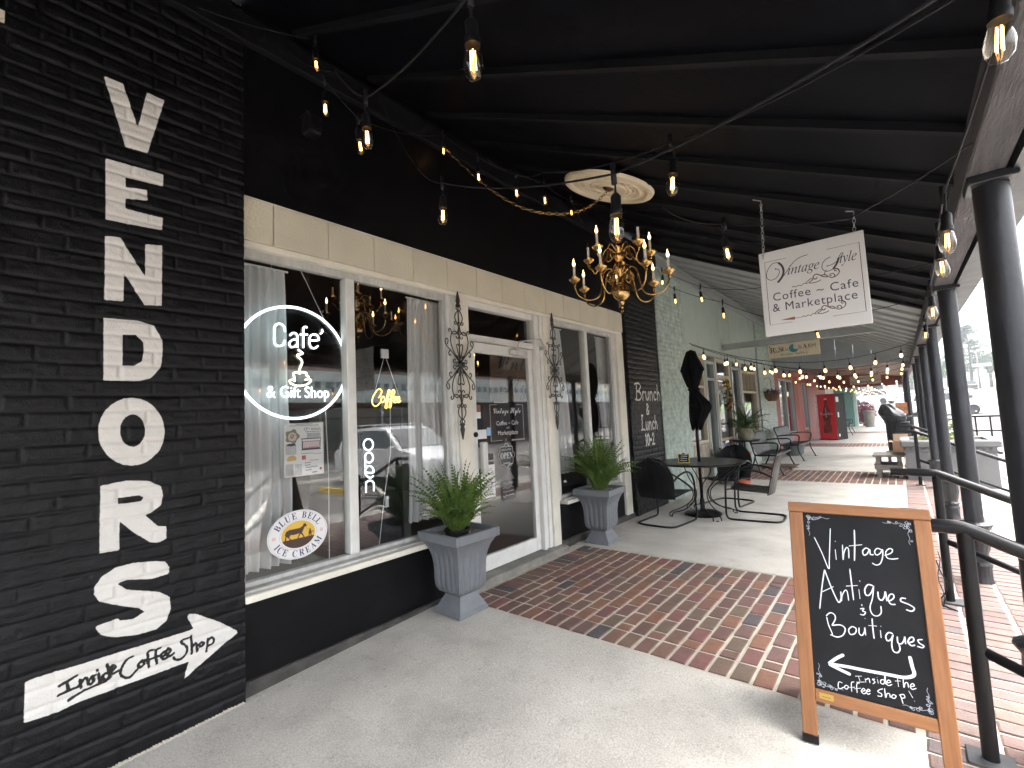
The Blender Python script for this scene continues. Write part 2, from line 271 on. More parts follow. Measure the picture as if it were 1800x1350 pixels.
CHS = [[[0.1888,0.2931],[0.2114,0.2989]],[[0.2001,0.296],[0.2042,0.2779]],[[0.1912,0.2715],[0.2193,0.2796]],[[0.2218,0.2932],[0.2233,0.2784]],[[0.2241,0.2885],[0.2343,0.2964],[0.237,0.2805]],[[0.2546,0.2987],[0.2464,0.2965],[0.2537,0.2887],[0.2463,0.28]],[[0.2628,0.3008],[0.2641,0.2862]],[[0.2621,0.3081],[0.2626,0.3068]],[[0.2855,0.3045],[0.2747,0.3017],[0.2724,0.2898],[0.283,0.2911],[0.2886,0.3239],[0.2881,0.2895]],[[0.2912,0.2948],[0.3048,0.3021],[0.2989,0.3079],[0.2898,0.2944],[0.297,0.2874],[0.3087,0.295]],[[0.3273,0.3227],[0.3282,0.2913]],[[0.3184,0.3093],[0.3367,0.3141]],[[0.3452,0.3237],[0.3447,0.2929],[0.3502,0.3104],[0.3579,0.3124],[0.3589,0.2967]],[[0.3643,0.301],[0.3774,0.3081],[0.3731,0.315],[0.3645,0.3033],[0.3698,0.2938],[0.3829,0.3009]],[[0.1431,0.2557],[0.131,0.2564],[0.1269,0.2398],[0.132,0.2311],[0.147,0.2413]],[[0.1548,0.2511],[0.1484,0.2417],[0.1557,0.236],[0.1629,0.2471],[0.1548,0.2511]],[[0.1842,0.2704],[0.174,0.2639],[0.1728,0.2315]],[[0.1655,0.2448],[0.1855,0.2517]],[[0.2022,0.2713],[0.192,0.2641],[0.1908,0.2318]],[[0.1822,0.2447],[0.2048,0.2531]],[[0.2081,0.2426],[0.2181,0.2491],[0.2131,0.2545],[0.2053,0.2418],[0.2129,0.2349],[0.2216,0.2418]],[[0.2232,0.2452],[0.2345,0.2513],[0.2295,0.2559],[0.2218,0.2448],[0.2266,0.2371],[0.2351,0.2425]],[[0.2772,0.2703],[0.2662,0.2644],[0.2601,0.2553],[0.2715,0.251],[0.2694,0.2415],[0.2574,0.2397]],[[0.2828,0.274],[0.2837,0.2411],[0.2889,0.2558],[0.2969,0.258],[0.2983,0.2452]],[[0.3085,0.259],[0.3024,0.2478],[0.3112,0.2458],[0.3172,0.2563],[0.3085,0.259]],[[0.3281,0.2644],[0.3324,0.2561],[0.3366,0.2342]],[[0.3292,0.2625],[0.3411,0.2679],[0.3439,0.2579],[0.3333,0.252]],[[0.3584,0.2849],[0.3686,0.2633]],[[0.3721,0.2543],[0.3732,0.2532]]]
NCAFE = [[[1.371,2.049],[1.368,2.079],[1.349,2.096],[1.326,2.095],[1.307,2.078],[1.304,2.051],[1.303,1.986],[1.308,1.963],[1.325,1.952],[1.344,1.954],[1.363,1.967],[1.37,1.993]],[[1.403,2.026],[1.417,2.044],[1.437,2.047],[1.452,2.031],[1.453,2.001],[1.452,1.953]],[[1.453,2.004],[1.429,2.005],[1.406,1.989],[1.399,1.969],[1.409,1.953],[1.429,1.955],[1.449,1.973]],[[1.519,2.094],[1.506,2.099],[1.494,2.084],[1.492,2.032],[1.491,1.954]],[[1.47,2.042],[1.522,2.047]],[[1.536,2.009],[1.596,2.016],[1.597,2.037],[1.583,2.053],[1.554,2.05],[1.536,2.027],[1.534,1.988],[1.546,1.962],[1.57,1.958],[1.594,1.977]],[[1.623,2.096],[1.627,2.079],[1.612,2.061]]]
NCUP = [[[1.456,1.94],[1.472,1.928],[1.486,1.916],[1.472,1.908],[1.455,1.906],[1.452,1.893],[1.472,1.877],[1.482,1.854],[1.471,1.826],[1.463,1.799],[1.464,1.775]],[[1.431,1.724],[1.427,1.757],[1.424,1.778],[1.444,1.787],[1.491,1.79],[1.51,1.784],[1.513,1.767],[1.524,1.761],[1.519,1.744],[1.501,1.74]],[[1.426,1.74],[1.4,1.732],[1.404,1.715],[1.436,1.7],[1.476,1.699],[1.518,1.712],[1.54,1.736],[1.531,1.744]]]
NCOF = [[[2.064,1.622],[2.077,1.635],[2.093,1.668],[2.084,1.687],[2.069,1.69],[2.047,1.673],[2.02,1.635],[2.008,1.603],[2.011,1.575],[2.029,1.56],[2.051,1.563],[2.081,1.59]],[[2.097,1.629],[2.086,1.609],[2.092,1.587],[2.109,1.59],[2.12,1.613],[2.109,1.632],[2.097,1.629]],[[2.119,1.603],[2.142,1.61],[2.159,1.649],[2.168,1.675],[2.158,1.685],[2.148,1.662],[2.139,1.623],[2.126,1.571],[2.121,1.548],[2.133,1.543],[2.141,1.571],[2.146,1.606]],[[2.146,1.61],[2.173,1.613],[2.19,1.63],[2.211,1.669],[2.203,1.686],[2.191,1.676],[2.178,1.636],[2.164,1.571],[2.156,1.551],[2.169,1.548],[2.178,1.58],[2.177,1.613]],[[2.181,1.603],[2.196,1.6],[2.217,1.61],[2.225,1.626],[2.213,1.633],[2.201,1.616],[2.204,1.587],[2.224,1.587]],[[2.224,1.593],[2.248,1.607],[2.257,1.623],[2.247,1.633],[2.235,1.617],[2.236,1.59],[2.252,1.587],[2.268,1.603]]]
NOPEN = [[[2.006,1.274],[2.003,1.258],[1.994,1.246],[1.981,1.238],[1.965,1.236],[1.95,1.24],[1.938,1.25],[1.93,1.264],[1.927,1.279],[1.931,1.295],[1.939,1.307],[1.952,1.315],[1.968,1.317],[1.983,1.313],[1.995,1.304],[2.004,1.29],[2.006,1.274]],[[2.004,1.178],[2.001,1.164],[1.993,1.153],[1.982,1.146],[1.969,1.145],[1.956,1.149],[1.945,1.158],[1.938,1.17],[1.936,1.185],[1.939,1.198],[1.946,1.21],[1.958,1.217],[1.971,1.218],[1.983,1.214],[1.994,1.205],[2.001,1.193],[2.004,1.178]],[[1.939,1.205],[1.937,1.111]],[[1.939,1.077],[2.002,1.07],[1.996,1.105],[1.965,1.121],[1.936,1.096],[1.941,1.059],[1.973,1.034],[2.004,1.045]],[[1.938,0.932],[1.94,1.01]],[[1.94,1.004],[1.972,1.015],[2.003,0.993],[2.003,0.934]]]
SGV = [[[2.3104,2.3439],[2.3283,2.3348],[2.3295,2.3112],[2.3079,2.2813],[2.2767,2.2739],[2.2536,2.2952],[2.2593,2.34],[2.2931,2.3834],[2.3287,2.3837]],[[2.3287,2.3837],[2.3491,2.3558],[2.3559,2.3164],[2.3429,2.2789],[2.3153,2.2475]],[[2.3153,2.2475],[2.359,2.2924],[2.4083,2.3552],[2.4495,2.3846],[2.5025,2.3933]]]
SGS = [[[2.599,2.2922],[2.6225,2.2951],[2.6502,2.3098],[2.6741,2.3336],[2.6874,2.3528],[2.6757,2.3532],[2.6617,2.3314]],[[2.6617,2.3314],[2.6515,2.2986],[2.6266,2.2639]],[[2.6266,2.2639],[2.5926,2.2585],[2.5719,2.2813],[2.5756,2.3153],[2.5969,2.3375],[2.6222,2.3457]],[[2.5935,2.2693],[2.5807,2.2504],[2.5825,2.2345]]]
# ------------------------------------------------------------------ palette
BLACKP = mat('black_paint', (.0035, .0035, .0042), .5, spec=.12, bump=.25, bscale=35, var=.35, vscale=6)
BLACKSAT = mat('black_paint_smooth', (.0033, .0033, .004), .45, spec=.14, bump=.12, bscale=18, var=.4, vscale=5)
BLACKRAFT = mat('black_rafter_paint', (.0062, .0066, .0082), .6, spec=.12, bump=.15, bscale=25, var=.35, vscale=3)
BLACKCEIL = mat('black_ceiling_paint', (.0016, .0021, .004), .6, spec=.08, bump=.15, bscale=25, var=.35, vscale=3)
BLACKMET = mat('black_metal', (.004, .004, .005), .34, spec=.25, var=.3, vscale=12, bump=.05, bscale=120)
COLMET = mat('black_column_paint', (.011, .012, .016), .36, spec=.45, var=.35, vscale=9, bump=.12, bscale=60)
CREAM = mat('cream_paint', (.58, .545, .43), .6, bump=.5, bscale=70, var=.06, vscale=3)
CREAMW = mat('cream_white_paint', (.70, .67, .58), .55, bump=.2, bscale=40, var=.08, vscale=6)
ALU = mat('weathered_aluminium', (.50, .50, .48), .45, metal=.25, var=.2, vscale=14, bump=.08, bscale=60, stretch=(1, 1, .3))
WHITEP = mat('white_door_paint', (.66, .66, .63), .5, var=.08, vscale=9, bump=.06, bscale=40)
GLASS = glass('window_glass', (.97, .98, .98), 2.0)
GLASSFAR = glass('far_window_glass', (.8, .85, .85), 1.2)
CONC = mat('concrete', (.45, .425, .38), .85, bump=.5, bscale=70, var=.2, vscale=2.2, speck=.22)
def stains(m):                               # blotches and small dark spots worn into the slab
    t = m.node_tree; b = t.nodes['Principled BSDF']; L = t.links.new; tc = _n(t, 'ShaderNodeTexCoord')
    for sc_, lo, hi, dk in ((6., .58, .70, .86), (23., .645, .70, .74), (1.1, .48, .74, .84)):
        src = b.inputs['Base Color'].links[0].from_socket; nz = _n(t, 'ShaderNodeTexNoise', Scale=sc_, Detail=4., Roughness=.65); L(tc.outputs['Object'], nz.inputs['Vector'])
        mr = _n(t, 'ShaderNodeMapRange'); mr.inputs[1].default_value = lo; mr.inputs[2].default_value = hi; mr.inputs[3].default_value = 1; mr.inputs[4].default_value = dk; L(nz.outputs['Fac'], mr.inputs[0])
        mx = _n(t, 'ShaderNodeMix', data_type='RGBA', blend_type='MULTIPLY'); mx.inputs[0].default_value = 1; L(src, mx.inputs[6]); L(mr.outputs[0], mx.inputs[7]); L(mx.outputs[2], b.inputs['Base Color'])
stains(CONC)
CONCD = mat('dark_concrete', (.20, .19, .17), .85, bump=.5, bscale=50, var=.3, vscale=5, speck=.2)
GREENP = mat('mint_paint', (.36, .43, .385), .6, bump=.15, bscale=30, var=.07, vscale=3)
GREYP = mat('grey_roof_paint', (.28, .30, .30), .6, bump=.15, bscale=20, var=.12, vscale=4)
REDP = mat('red_wall_paint', (.24, .06, .045), .6, bump=.2, bscale=30, var=.15, vscale=4)
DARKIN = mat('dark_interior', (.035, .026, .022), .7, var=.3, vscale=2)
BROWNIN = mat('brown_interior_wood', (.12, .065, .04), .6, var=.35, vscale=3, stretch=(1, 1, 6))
TEALP = mat('teal_paint', (.12, .24, .23), .55, var=.12, vscale=4)
# ------------------------------------------------------------------ brick relief
def vn(u, v, seed):
    r = np.random.default_rng(seed).random((257, 257)); iu = np.floor(u).astype(int); iv = np.floor(v).astype(int); fu = u-iu; fv = v-iv
    fu = fu*fu*(3-2*fu); fv = fv*fv*(3-2*fv); a = lambda i, j: r[i % 257, j % 257]
    return a(iu, iv)*(1-fu)*(1-fv)+a(iu+1, iv)*fu*(1-fv)+a(iu, iv+1)*(1-fu)*fv+a(iu+1, iv+1)*fu*fv
def hash2(a, b): 
    x = np.sin(a*127.1+b*311.7)*43758.5453; return x-np.floor(x)
def brick_h(u, v, BW=.212, BH=.0735, depth=.0068):
    vv = v+.014*(vn(u*3+9, v*2+7, 3)-.5); row = np.floor(vv/BH); fv = vv/BH-row
    off = np.where(row.astype(int) % 2 == 0, 0, .5)+(hash2(row, 1.)-.5)*.22
    uu = u/BW+off+.02*(vn(u*11, v*13, 5)-.5); colm = np.floor(uu); fu = uu-colm
    du = np.minimum(fu, 1-fu)*BW; dv = np.minimum(fv, 1-fv)*BH
    j = .0045+.004*hash2(colm, row); ss = lambda d, a: np.clip((d-a*.4)/(a*1.6), 0, 1)**.7
    weak = .35+.65*(hash2(colm+3, row+5) > .35)
    m = np.minimum(1-(1-ss(du, j))*weak, ss(dv, j))
    return depth*m+.004*(hash2(colm, row)-.5)*m+.0035*(vn(u*28, v*45, 8)-.5)+.002*(vn(u*90, v*110, 9)-.5)+.006*(vn(u*2.5, v*2.5, 10)-.5)
def sd_poly(Pu, Pv, poly):
    d = np.full(Pu.shape, 9.); ins = np.zeros(Pu.shape, bool); n = len(poly)
    for i in range(n):
        (x0, y0), (x1, y1) = poly[i], poly[(i+1) % n]; ex, ey = x1-x0, y1-y0; L = ex*ex+ey*ey+1e-12
        t = np.clip(((Pu-x0)*ex+(Pv-y0)*ey)/L, 0, 1); d = np.minimum(d, np.hypot(Pu-x0-t*ex, Pv-y0-t*ey))
        c = ((y0 > Pv) != (y1 > Pv)) & (Pu < (x1-x0)*(Pv-y0)/((y1-y0) if y1 != y0 else 1e-9)+x0); ins ^= c
    return np.where(ins, -d, d)
def sd_strokes(Pu, Pv, strokes, r, n=4):
    d = np.full(Pu.shape, 9.)
    for s in strokes:
        Q = catmull([tuple(p) for p in s], n)
        for i in range(len(Q)-1):
            (x0, y0), (x1, y1) = Q[i], Q[i+1]; ex, ey = x1-x0, y1-y0; L = ex*ex+ey*ey+1e-12
            t = np.clip(((Pu-x0)*ex+(Pv-y0)*ey)/L, 0, 1); d = np.minimum(d, np.hypot(Pu-x0-t*ex, Pv-y0-t*ey)-r)
    return d
def brick_mat(name, base, white=(.62, .60, .57), rough=.42):
    m = mat(name, base, rough, bump=.3, bscale=160, var=.35, vscale=8, spec=.2); t = m.node_tree; b = t.nodes['Principled BSDF']; L = t.links.new
    src = b.inputs['Base Color'].links[0].from_socket
    for at, colr in (('paint', white), ('ink', (.012, .012, .012))):
        a = _n(t, 'ShaderNodeAttribute'); a.attribute_name = at
        mr = _n(t, 'ShaderNodeMapRange'); mr.inputs[1].default_value = -.0012; mr.inputs[2].default_value = .0012; mr.inputs[3].default_value = 1; mr.inputs[4].default_value = 0
        nz = _n(t, 'ShaderNodeTexNoise', Scale=90., Detail=3.); tc = _n(t, 'ShaderNodeTexCoord'); L(tc.outputs['Object'], nz.inputs['Vector'])
        ad = _n(t, 'ShaderNodeMath', operation='MULTIPLY_ADD'); ad.inputs[1].default_value = .006; L(nz.outputs['Fac'], ad.inputs[0])
        sb = _n(t, 'ShaderNodeMath', operation='SUBTRACT'); sb.inputs[1].default_value = .003; L(a.outputs['Fac'], ad.inputs[2]); L(ad.outputs[0], sb.inputs[0]); L(sb.outputs[0], mr.inputs[0])
        mx = _n(t, 'ShaderNodeMix', data_type='RGBA'); L(mr.outputs[0], mx.inputs[0]); L(src, mx.inputs[6]); mx.inputs[7].default_value = (*colr, 1); src = mx.outputs[2]
    L(src, b.inputs['Base Color']); return m
def brick_relief(name, y0, y1, z0, z1, step, x0, material, parent, paint=None, ink=None):
    ny = int((y1-y0)/step)+2; nz = int((z1-z0)/step)+2
    u, v = np.meshgrid(np.linspace(y0, y1, ny), np.linspace(z0, z1, nz), indexing='ij')
    h = brick_h(u, v); co = np.stack([x0+h-.004, u, v], -1).reshape(-1, 3).astype(np.float32)
    i, j = np.meshgrid(np.arange(ny-1), np.arange(nz-1), indexing='ij'); a = (i*nz+j).ravel()
    q = np.stack([a, a+nz, a+nz+1, a+1], -1).astype(np.int32)
    me = bpy.data.meshes.new(name); me.vertices.add(len(co)); me.vertices.foreach_set('co', co.ravel()); me.loops.add(q.size); me.loops.foreach_set('vertex_index', q.ravel())
    me.polygons.add(len(q)); me.polygons.foreach_set('loop_start', np.arange(0, q.size, 4, dtype=np.int32)); me.update(calc_edges=True)
    me.polygons.foreach_set('use_smooth', np.ones(len(q), bool))
    for nm, fn in (('paint', paint), ('ink', ink)):
        at = me.attributes.new(nm, 'FLOAT', 'POINT'); val = fn(u, v) if fn else np.full(u.shape, 9.); at.data.foreach_set('value', val.ravel().astype(np.float32))
    me.materials.append(material); o = bpy.data.objects.new(name, me); COL.objects.link(o); o.parent = parent; return o
# ------------------------------------------------------------------ ground
def fz(y):                                  # the walkway falls slightly towards the viewer
    return 0. if y > 2.5 else -.04*(2.5-y)
g = MB()
ys = [-40, -10, 0, 10, 20, 30, 45, 60, 90, 120, 160, 220, 400, 900]
def sz(y): return -.3 if y < 30 else -.3+(y-30)*.036
g.grid([[(x, y, sz(y)-(.0 if x > -8 else 0)) for x in (-700, -60, -9, 4, 10, 24, 60, 200, 900)] for y in ys])
ASPH = mat('asphalt', (.13, .118, .108), .9, bump=.4, bscale=60, var=.18, vscale=.6, speck=.15)
tag(g.build('street', ASPH), kind='structure')
g = MB(); yy = [-6, 0, 1, 2, 2.5, 6, 10, 16, 26, 36, 50, 62]
for a, b in zip(yy[:-1], yy[1:]):
    g.hexa([(-.3, a, -.6), (3.56, a, -.6), (3.56, b, -.6), (-.3, b, -.6), (-.3, a, fz(a)-.006), (3.56, a, fz(a)-.006), (3.56, b, fz(b)-.006), (-.3, b, fz(b)-.006)])
MORT = mat('mortar', (.45, .41, .34), .9, bump=.5, bscale=120, var=.15, vscale=10, speck=.15)
tag(g.build('sidewalk_base', MORT), kind='structure')
bands = [(2.66, 4.475), (10.27, 12.05), (18.9, 20.5), (27.3, 28.8), (35.5, 37)]
g = MB()
def slab(x0, x1, y0, y1):
    n = max(1, int((y1-y0)/.6))
    for k in range(n):
        a = y0+(y1-y0)*k/n; b = y0+(y1-y0)*(k+1)/n
        g.hexa([(x0, a, fz(a)-.1), (x1, a, fz(a)-.1), (x1, b, fz(b)-.1), (x0, b, fz(b)-.1), (x0, a, fz(a)), (x1, a, fz(a)), (x1, b, fz(b)), (x0, b, fz(b))])
segs = [(-6, 2.645), (4.49, 6.62), (6.63, 8.5), (8.51, 10.255), (12.065, 15.02), (15.03, 18.885), (20.515, 23.9), (23.91, 27.285), (28.815, 32), (32.01, 35.485), (37.015, 45), (45.01, 62)]
for a, b in segs: slab(-.12, 2.822, a, b)
tag(g.build('sidewalk', CONC), kind='structure')
BRK = mat('clay_pavers', (1, 1, 1), .75, attr='tone', bump=.5, bscale=110, var=.16, vscale=14, speck=.16)
def brick_col():
    r = random.random()
    if r < .08: c = (.075, .062, .064)
    elif r < .24: c = (.19, .092, .06)
    elif r < .34: c = (.12, .066, .055)
    else: c = (.15+random.uniform(-.025, .025), .08+random.uniform(-.01, .012), .065)
    return c
g = MB()
def paver(x0, x1, y0, y1, dust=0.):
    j = .008; e = lambda: random.uniform(-.0028, .0028); z = random.uniform(-.002, .0025)
    p = [(x0+j+e(), y0+j+e()), (x1-j+e(), y0+j+e()), (x1-j+e(), y1-j+e()), (x0+j+e(), y1-j+e())]; c = brick_col(); c = tuple(q*(1-dust)+g_*dust for q, g_ in zip(c, (.16, .125, .115)))
    cx, cy = (x0+x1)/2, (y0+y1)/2
    g.add([(a, b, fz(b)-.012) for a, b in p]+[(a+(cx-a)*.03, b+(cy-b)*.03, fz(b)-.004+z) for a, b in p]+[(a+(cx-a)*.1, b+(cy-b)*.07, fz(b)+z) for a, b in p],
          [(8, 9, 10, 11)]+[(k*4+i, k*4+(i+1) % 4, k*4+4+(i+1) % 4, k*4+4+i) for k in (0, 1) for i in range(4)], c)
for bi, (a, b) in enumerate(bands):
    y = a+.205
    while y < b-.1: paver(.09, .31, y, y+.108); y += .108
    nx = 23; wx = (2.822-.31)/nx
    xs_ = [(.09, .2), (.2, .31)]+[(.31+wx*i, .31+wx*(i+1)) for i in range(nx)]
    for i, (x0, x1) in enumerate(xs_):
        paver(x0, x1, a, a+.203); paver(x0, x1, b-.203, b)
        if i < 2: continue
        y = a+.203; first = (.102 if i % 2 else .203)
        while y < b-.21:
            l = min(first, b-.203-y); paver(x0, x1, y, y+l); y += l; first = .203
        if b-.203-y > .02: paver(x0, x1, y, b-.203)
y = -1.5
while y < 40:
    for k in range(3): paver(2.836+.236*k, 2.836+.236*(k+1), y, y+.104, .5)
    y += .104
tag(g.build('brick_paving', BRK, colattr=True), kind='structure')
# kerb and lower landing beside the street
g = MB()
g.box(3.56, 3.72, -6, 62, -.6, -.02, bev=.015)
tag(g.build('kerb', MORT), kind='structure')
g = MB(); g.box(3.72, 5.1, -6, 62, -.6, -.17); g.box(3.72, 4.05, 1.5, 62, -.3, -.10)
tag(g.build('lower_pavement', mat('pale_concrete', (.27, .255, .235), .85, bump=.3, bscale=80, var=.15, vscale=1.5, speck=.1)), kind='structure')
g = MB()
for k in range(-4, 9): g.hexa([(5.4, k*3.0, -.31), (9.4, k*3.0+2.2, -.31), (9.4, k*3.0+2.34, -.31), (5.4, k*3.0+.14, -.31), (5.4, k*3.0, -.294), (9.4, k*3.0+2.2, -.294), (9.4, k*3.0+2.34, -.294), (5.4, k*3.0+.14, -.294)])
g.box(11.6, 11.75, -30, 30, -.31, -.294); g.box(12.0, 12.15, -30, 30, -.31, -.294)
tag(g.build('road_markings', mat('road_paint', (.62, .6, .52), .8, var=.2, vscale=6)), kind='structure')
g = MB(); g.grid([[(x, y, sz(y)+.01+.02*random.random()) for x in (14.5, 20, 30, 50, 90)] for y in (60.5, 80, 100, 119.5)]); g.grid([[(x, y, sz(y)+.02) for x in (-30, -10, 0, 8, 12, 16, 40, 80)] for y in (124, 140, 180, 260)])
tag(g.build('grass', mat('grass', (.10, .16, .045), .9, var=.4, vscale=.7, bump=1, bscale=8)), kind='stuff')
# ------------------------------------------------------------------ coffee shop
shop = thing('coffee_shop', 'black painted brick coffee shop with cream storefront, big windows and white VENDORS lettering', 'shop')
BRICKB = brick_mat('black_painted_brick', (.0042, .0042, .0052))
def vend(u, v):
    d = np.full(u.shape, 9.)
    for p in LET:
        a = np.array(p); m = (u > a[:, 0].min()-.05) & (u < a[:, 0].max()+.05) & (v > a[:, 1].min()-.05) & (v < a[:, 1].max()+.05)
        d[m] = np.minimum(d[m], sd_poly(u[m], v[m], p))
    for p in HOLE:
        a = np.array(p); m = (u > a[:, 0].min()-.05) & (u < a[:, 0].max()+.05) & (v > a[:, 1].min()-.05) & (v < a[:, 1].max()+.05)
        d[m] = np.maximum(d[m], -sd_poly(u[m], v[m], p))
    return d
def vink(u, v):
    d = np.full(u.shape, 9.); m = (v < .75) & (v > -.2); d[m] = sd_strokes(u[m], v[m], ATX, .0058); return d
brick_relief('brick_wall', -.05, 1.07, -.2, 4.0, .0066, 0., BRICKB, shop, vend, vink)
b = MB(); b.box(-.3, -.004, -6, -.05, -.3, 4.0); b.box(-.3, -.012, -.05, 1.07, -.3, 4.0); b.build('side_wall', BLACKP, shop)
for ya, za, zb_ in ((.098, 3.25, 3.29), (.105, 2.16, 2.38)): b = MB(); b.box(-.1, .03, -.6, ya, za, zb_); b.build('tan_trim', CREAM, shop)
b = MB(); rs = random.Random(5); y = -1.5
while y < 1.06:
    d_ = rs.uniform(.006, .02); w_ = rs.uniform(.005, .013); z_ = rs.uniform(.002, .006)
    b.hexa([(.0, y, fz(y)-.01), (w_+.004, y, fz(y)-.01), (w_, y+d_, fz(y+d_)-.01), (.0, y+d_, fz(y+d_)-.01), (.0, y, fz(y)+z_+.008), (w_, y, fz(y)+.002), (w_*.8, y+d_, fz(y+d_)+.002), (.0, y+d_, fz(y+d_)+z_)]); y += d_*.9
b.build('foot_grout', MORT, shop)
# stroke alphabet for the brunch lettering: drawn on the pier in white paint
def S_(txt, h, x0, z0, slant=0., wide=1.):
    G = {'B': (.62, [[(.05, 0), (.1, .5), (.12, 1)], [(-.08, .93), (.3, 1.0), (.55, .85), (.4, .6), (.15, .53)], [(.15, .53), (.5, .45), (.6, .2), (.35, .02), (-.06, .06)]]),
         'r': (.34, [[(.08, .5), (.1, 0)], [(.1, .35), (.2, .52), (.32, .48)]]), 'u': (.42, [[(.06, .52), (.08, .1), (.2, .02), (.33, .2)], [(.35, .52), (.36, .02)]]),
         'n': (.42, [[(.06, .52), (.07, 0)], [(.08, .35), (.2, .54), (.32, .4), (.34, 0)]]), 'c': (.38, [[(.34, .44), (.2, .54), (.06, .3), (.14, .04), (.34, .08)]]),
         'h': (.46, [[(.08, .95), (.08, 0)], [(.09, .35), (.22, .52), (.33, .38), (.38, 0)]]), 'L': (.55, [[(.12, 1), (.1, .5), (.08, .06)], [(-.02, .03), (.3, .06), (.5, .0)], [(.02, .95), (.24, .98)]]),
         '&': (.6, [[(.5, .02), (.15, .6), (.2, .9), (.38, .85), (.34, .62), (.08, .35), (.1, .06), (.3, .04), (.5, .35)]]), '1': (.3, [[(.08, .8), (.17, .98), (.16, 0)]]),
         '0': (.45, [[(.25, 1), (.08, .75), (.07, .25), (.22, 0), (.38, .25), (.38, .75), (.25, 1)]]), '-': (.35, [[(.04, .5), (.3, .5)], [(.05, .4), (.28, .4)]]), '2': (.5, [[(.06, .75), (.18, .98), (.38, .85), (.3, .5), (.05, .03)], [(.05, .03), (.5, .05)]])}
    out = []; x = x0
    for ch in txt:
        if ch == ' ': x += .3*h*wide; continue
        w_, st = G[ch]
        out += [[(x+(px*wide+slant*py)*h, z0+py*h) for px, py in s] for s in st]; x += (w_+.06)*h*wide
    return out
BR = S_('Brunch', .25, 6.25, 1.60, .02, 1.22)+S_('&', .17, 6.58, 1.39)+S_('Lunch', .22, 6.38, 1.165, .02, 1.05)+S_('10-2', .17, 6.47, .94, .02, 1.1)
def brp(u, v):
    d = np.full(u.shape, 9.); m = (v < 2) & (v > .8); d[m] = sd_strokes(u[m], v[m], BR, .0125); return d
brick_relief('brick_pier', 6.06, 7.16, -.2, 4.0, .0105, -.01, BRICKB, shop, brp)
b = MB(); b.box(-.4, -.03, 6.0, 7.16, -.3, 4.0); b.build('pier_core', BLACKP, shop)
b = MB(); b.box(-.3, -.035, 1.07, 6.0, 2.822, 4.25); b.build('upper_wall', BLACKSAT, shop)
b = MB(); s0 = 1.062; edges = [1.07]+[1.25+.362*k for k in range(13)]+[5.99]
for a, c in zip(edges[:-1], edges[1:]): b.box(-.2, -.02+random.uniform(-.0015, .0015), a+.002, c-.002, 2.556, 2.818, bev=.004)
b.build('fascia_panels', CREAM, shop)
b = MB(); b.box(-.19, -.035, 1.072, 5.985, 2.52, 2.5545, bev=.004); b.box(-.2, -.03, 1.07, 5.99, 2.8195, 2.829); b.build('fascia_trim', CREAMW, shop)
def pilaster(a, c, z0=.03):
    b = MB(); b.box(-.2, -.03, a, c, z0, 2.519, bev=.006); b.build('pilaster', CREAMW, shop)
pilaster(2.80, 2.95); pilaster(4.105, 4.235); pilaster(5.80, 5.985)
for a, c in ((1.07, 2.80), (4.235, 5.80)): b = MB(); b.box(-.2, -.062, a, c, -.2, .455); b.build('kick_panel', BLACKSAT, shop)
for a, c in ((1.07, 2.80), (4.235, 6.05)): b = MB(); b.box(-.19, -.028, a, c, -.2, fz(a)+.075, bev=.012); b.build('plinth', mat('black_plinth', (.045, .042, .038), .6, bump=.8, bscale=30, var=.5, vscale=9), shop)
b = MB(); b.box(-.2, .06, 2.80, 4.235, -.2, .056, bev=.012); b.build('threshold', CONCD, shop)
def window(y0, y1, mull, z0=.515, z1=2.52):
    fr = MB(); x0, x1 = -.135, -.085; t = .035
    fr.box(x0, x1, y0, y1, z1-.05, z1, bev=.004); fr.box(x0, x1, y0, y1, z0, z0+.03, bev=.004)
    fr.box(x0, x1, y0, y0+t, z0+.031, z1-.051, bev=.004); fr.box(x0, x1, y1-t, y1, z0+.031, z1-.051, bev=.004)
    f = fr.build('window', ALU, shop)
    m = MB(); m.box(x0-.01, x1+.022, mull-.034, mull+.034, z0+.031, z1-.051, bev=.006); m.build('mullion', WHITEP, f)
    p = MB(); p.box(-.113, -.109, y0+t, y1-t, z0+.031, z1-.051); p.build('pane', GLASS, f)
    s_ = MB(); s_.box(-.2, .012, y0-.0, y1+.0, .456, .4965, bev=.005); s_.build('sill', CREAMW, f)
    s2 = MB(); s2.box(-.13, -.03, y0, y1, .4975, .5145, bev=.003); s2.build('sill_track', ALU, f)
window(1.07, 2.72, 1.795); window(4.33, 5.74, 5.04)
for a, c in ((2.72, 2.757), (2.76, 2.797), (4.24, 4.283), (4.286, 4.328), (5.742, 5.77), (5.773, 5.798)): b = MB(); b.box(-.16, -.06+random.uniform(-.015, .01), a, c, .5, 2.518, bev=.004); b.build('window_jamb', WHITEP, shop)
# door and transom
b = MB(); x0, x1 = -.15, -.07
b.box(x0, x1, 2.952, 2.985, .03, 2.518, bev=.004); b.box(x0, x1+.03, 3.945, 3.985, .03, 2.518, bev=.004); b.box(x0, x1+.012, 3.988, 4.04, .03, 2.518, bev=.004); b.box(x0, x1+.02, 4.043, 4.102, .03, 2.518, bev=.004)
b.box(x0, x1+.004, 2.986, 3.944, 2.146, 2.205, bev=.004); b.box(x0, x1, 2.986, 3.944, 2.46, 2.518, bev=.004)
df = b.build('door_frame', WHITEP, shop)
p = MB(); p.box(-.112, -.108, 2.986, 3.944, 2.206, 2.459); p.build('transom_pane', GLASS, df)
d = MB(); d.box(-.13, -.085, 2.99, 3.062, .062, 2.14, bev=.004); d.box(-.13, -.085, 3.868, 3.94, .062, 2.14, bev=.004); d.box(-.129, -.086, 3.063, 3.867, 2.045, 2.139, bev=.004); d.box(-.129, -.086, 3.063, 3.867, .062, .195, bev=.004)
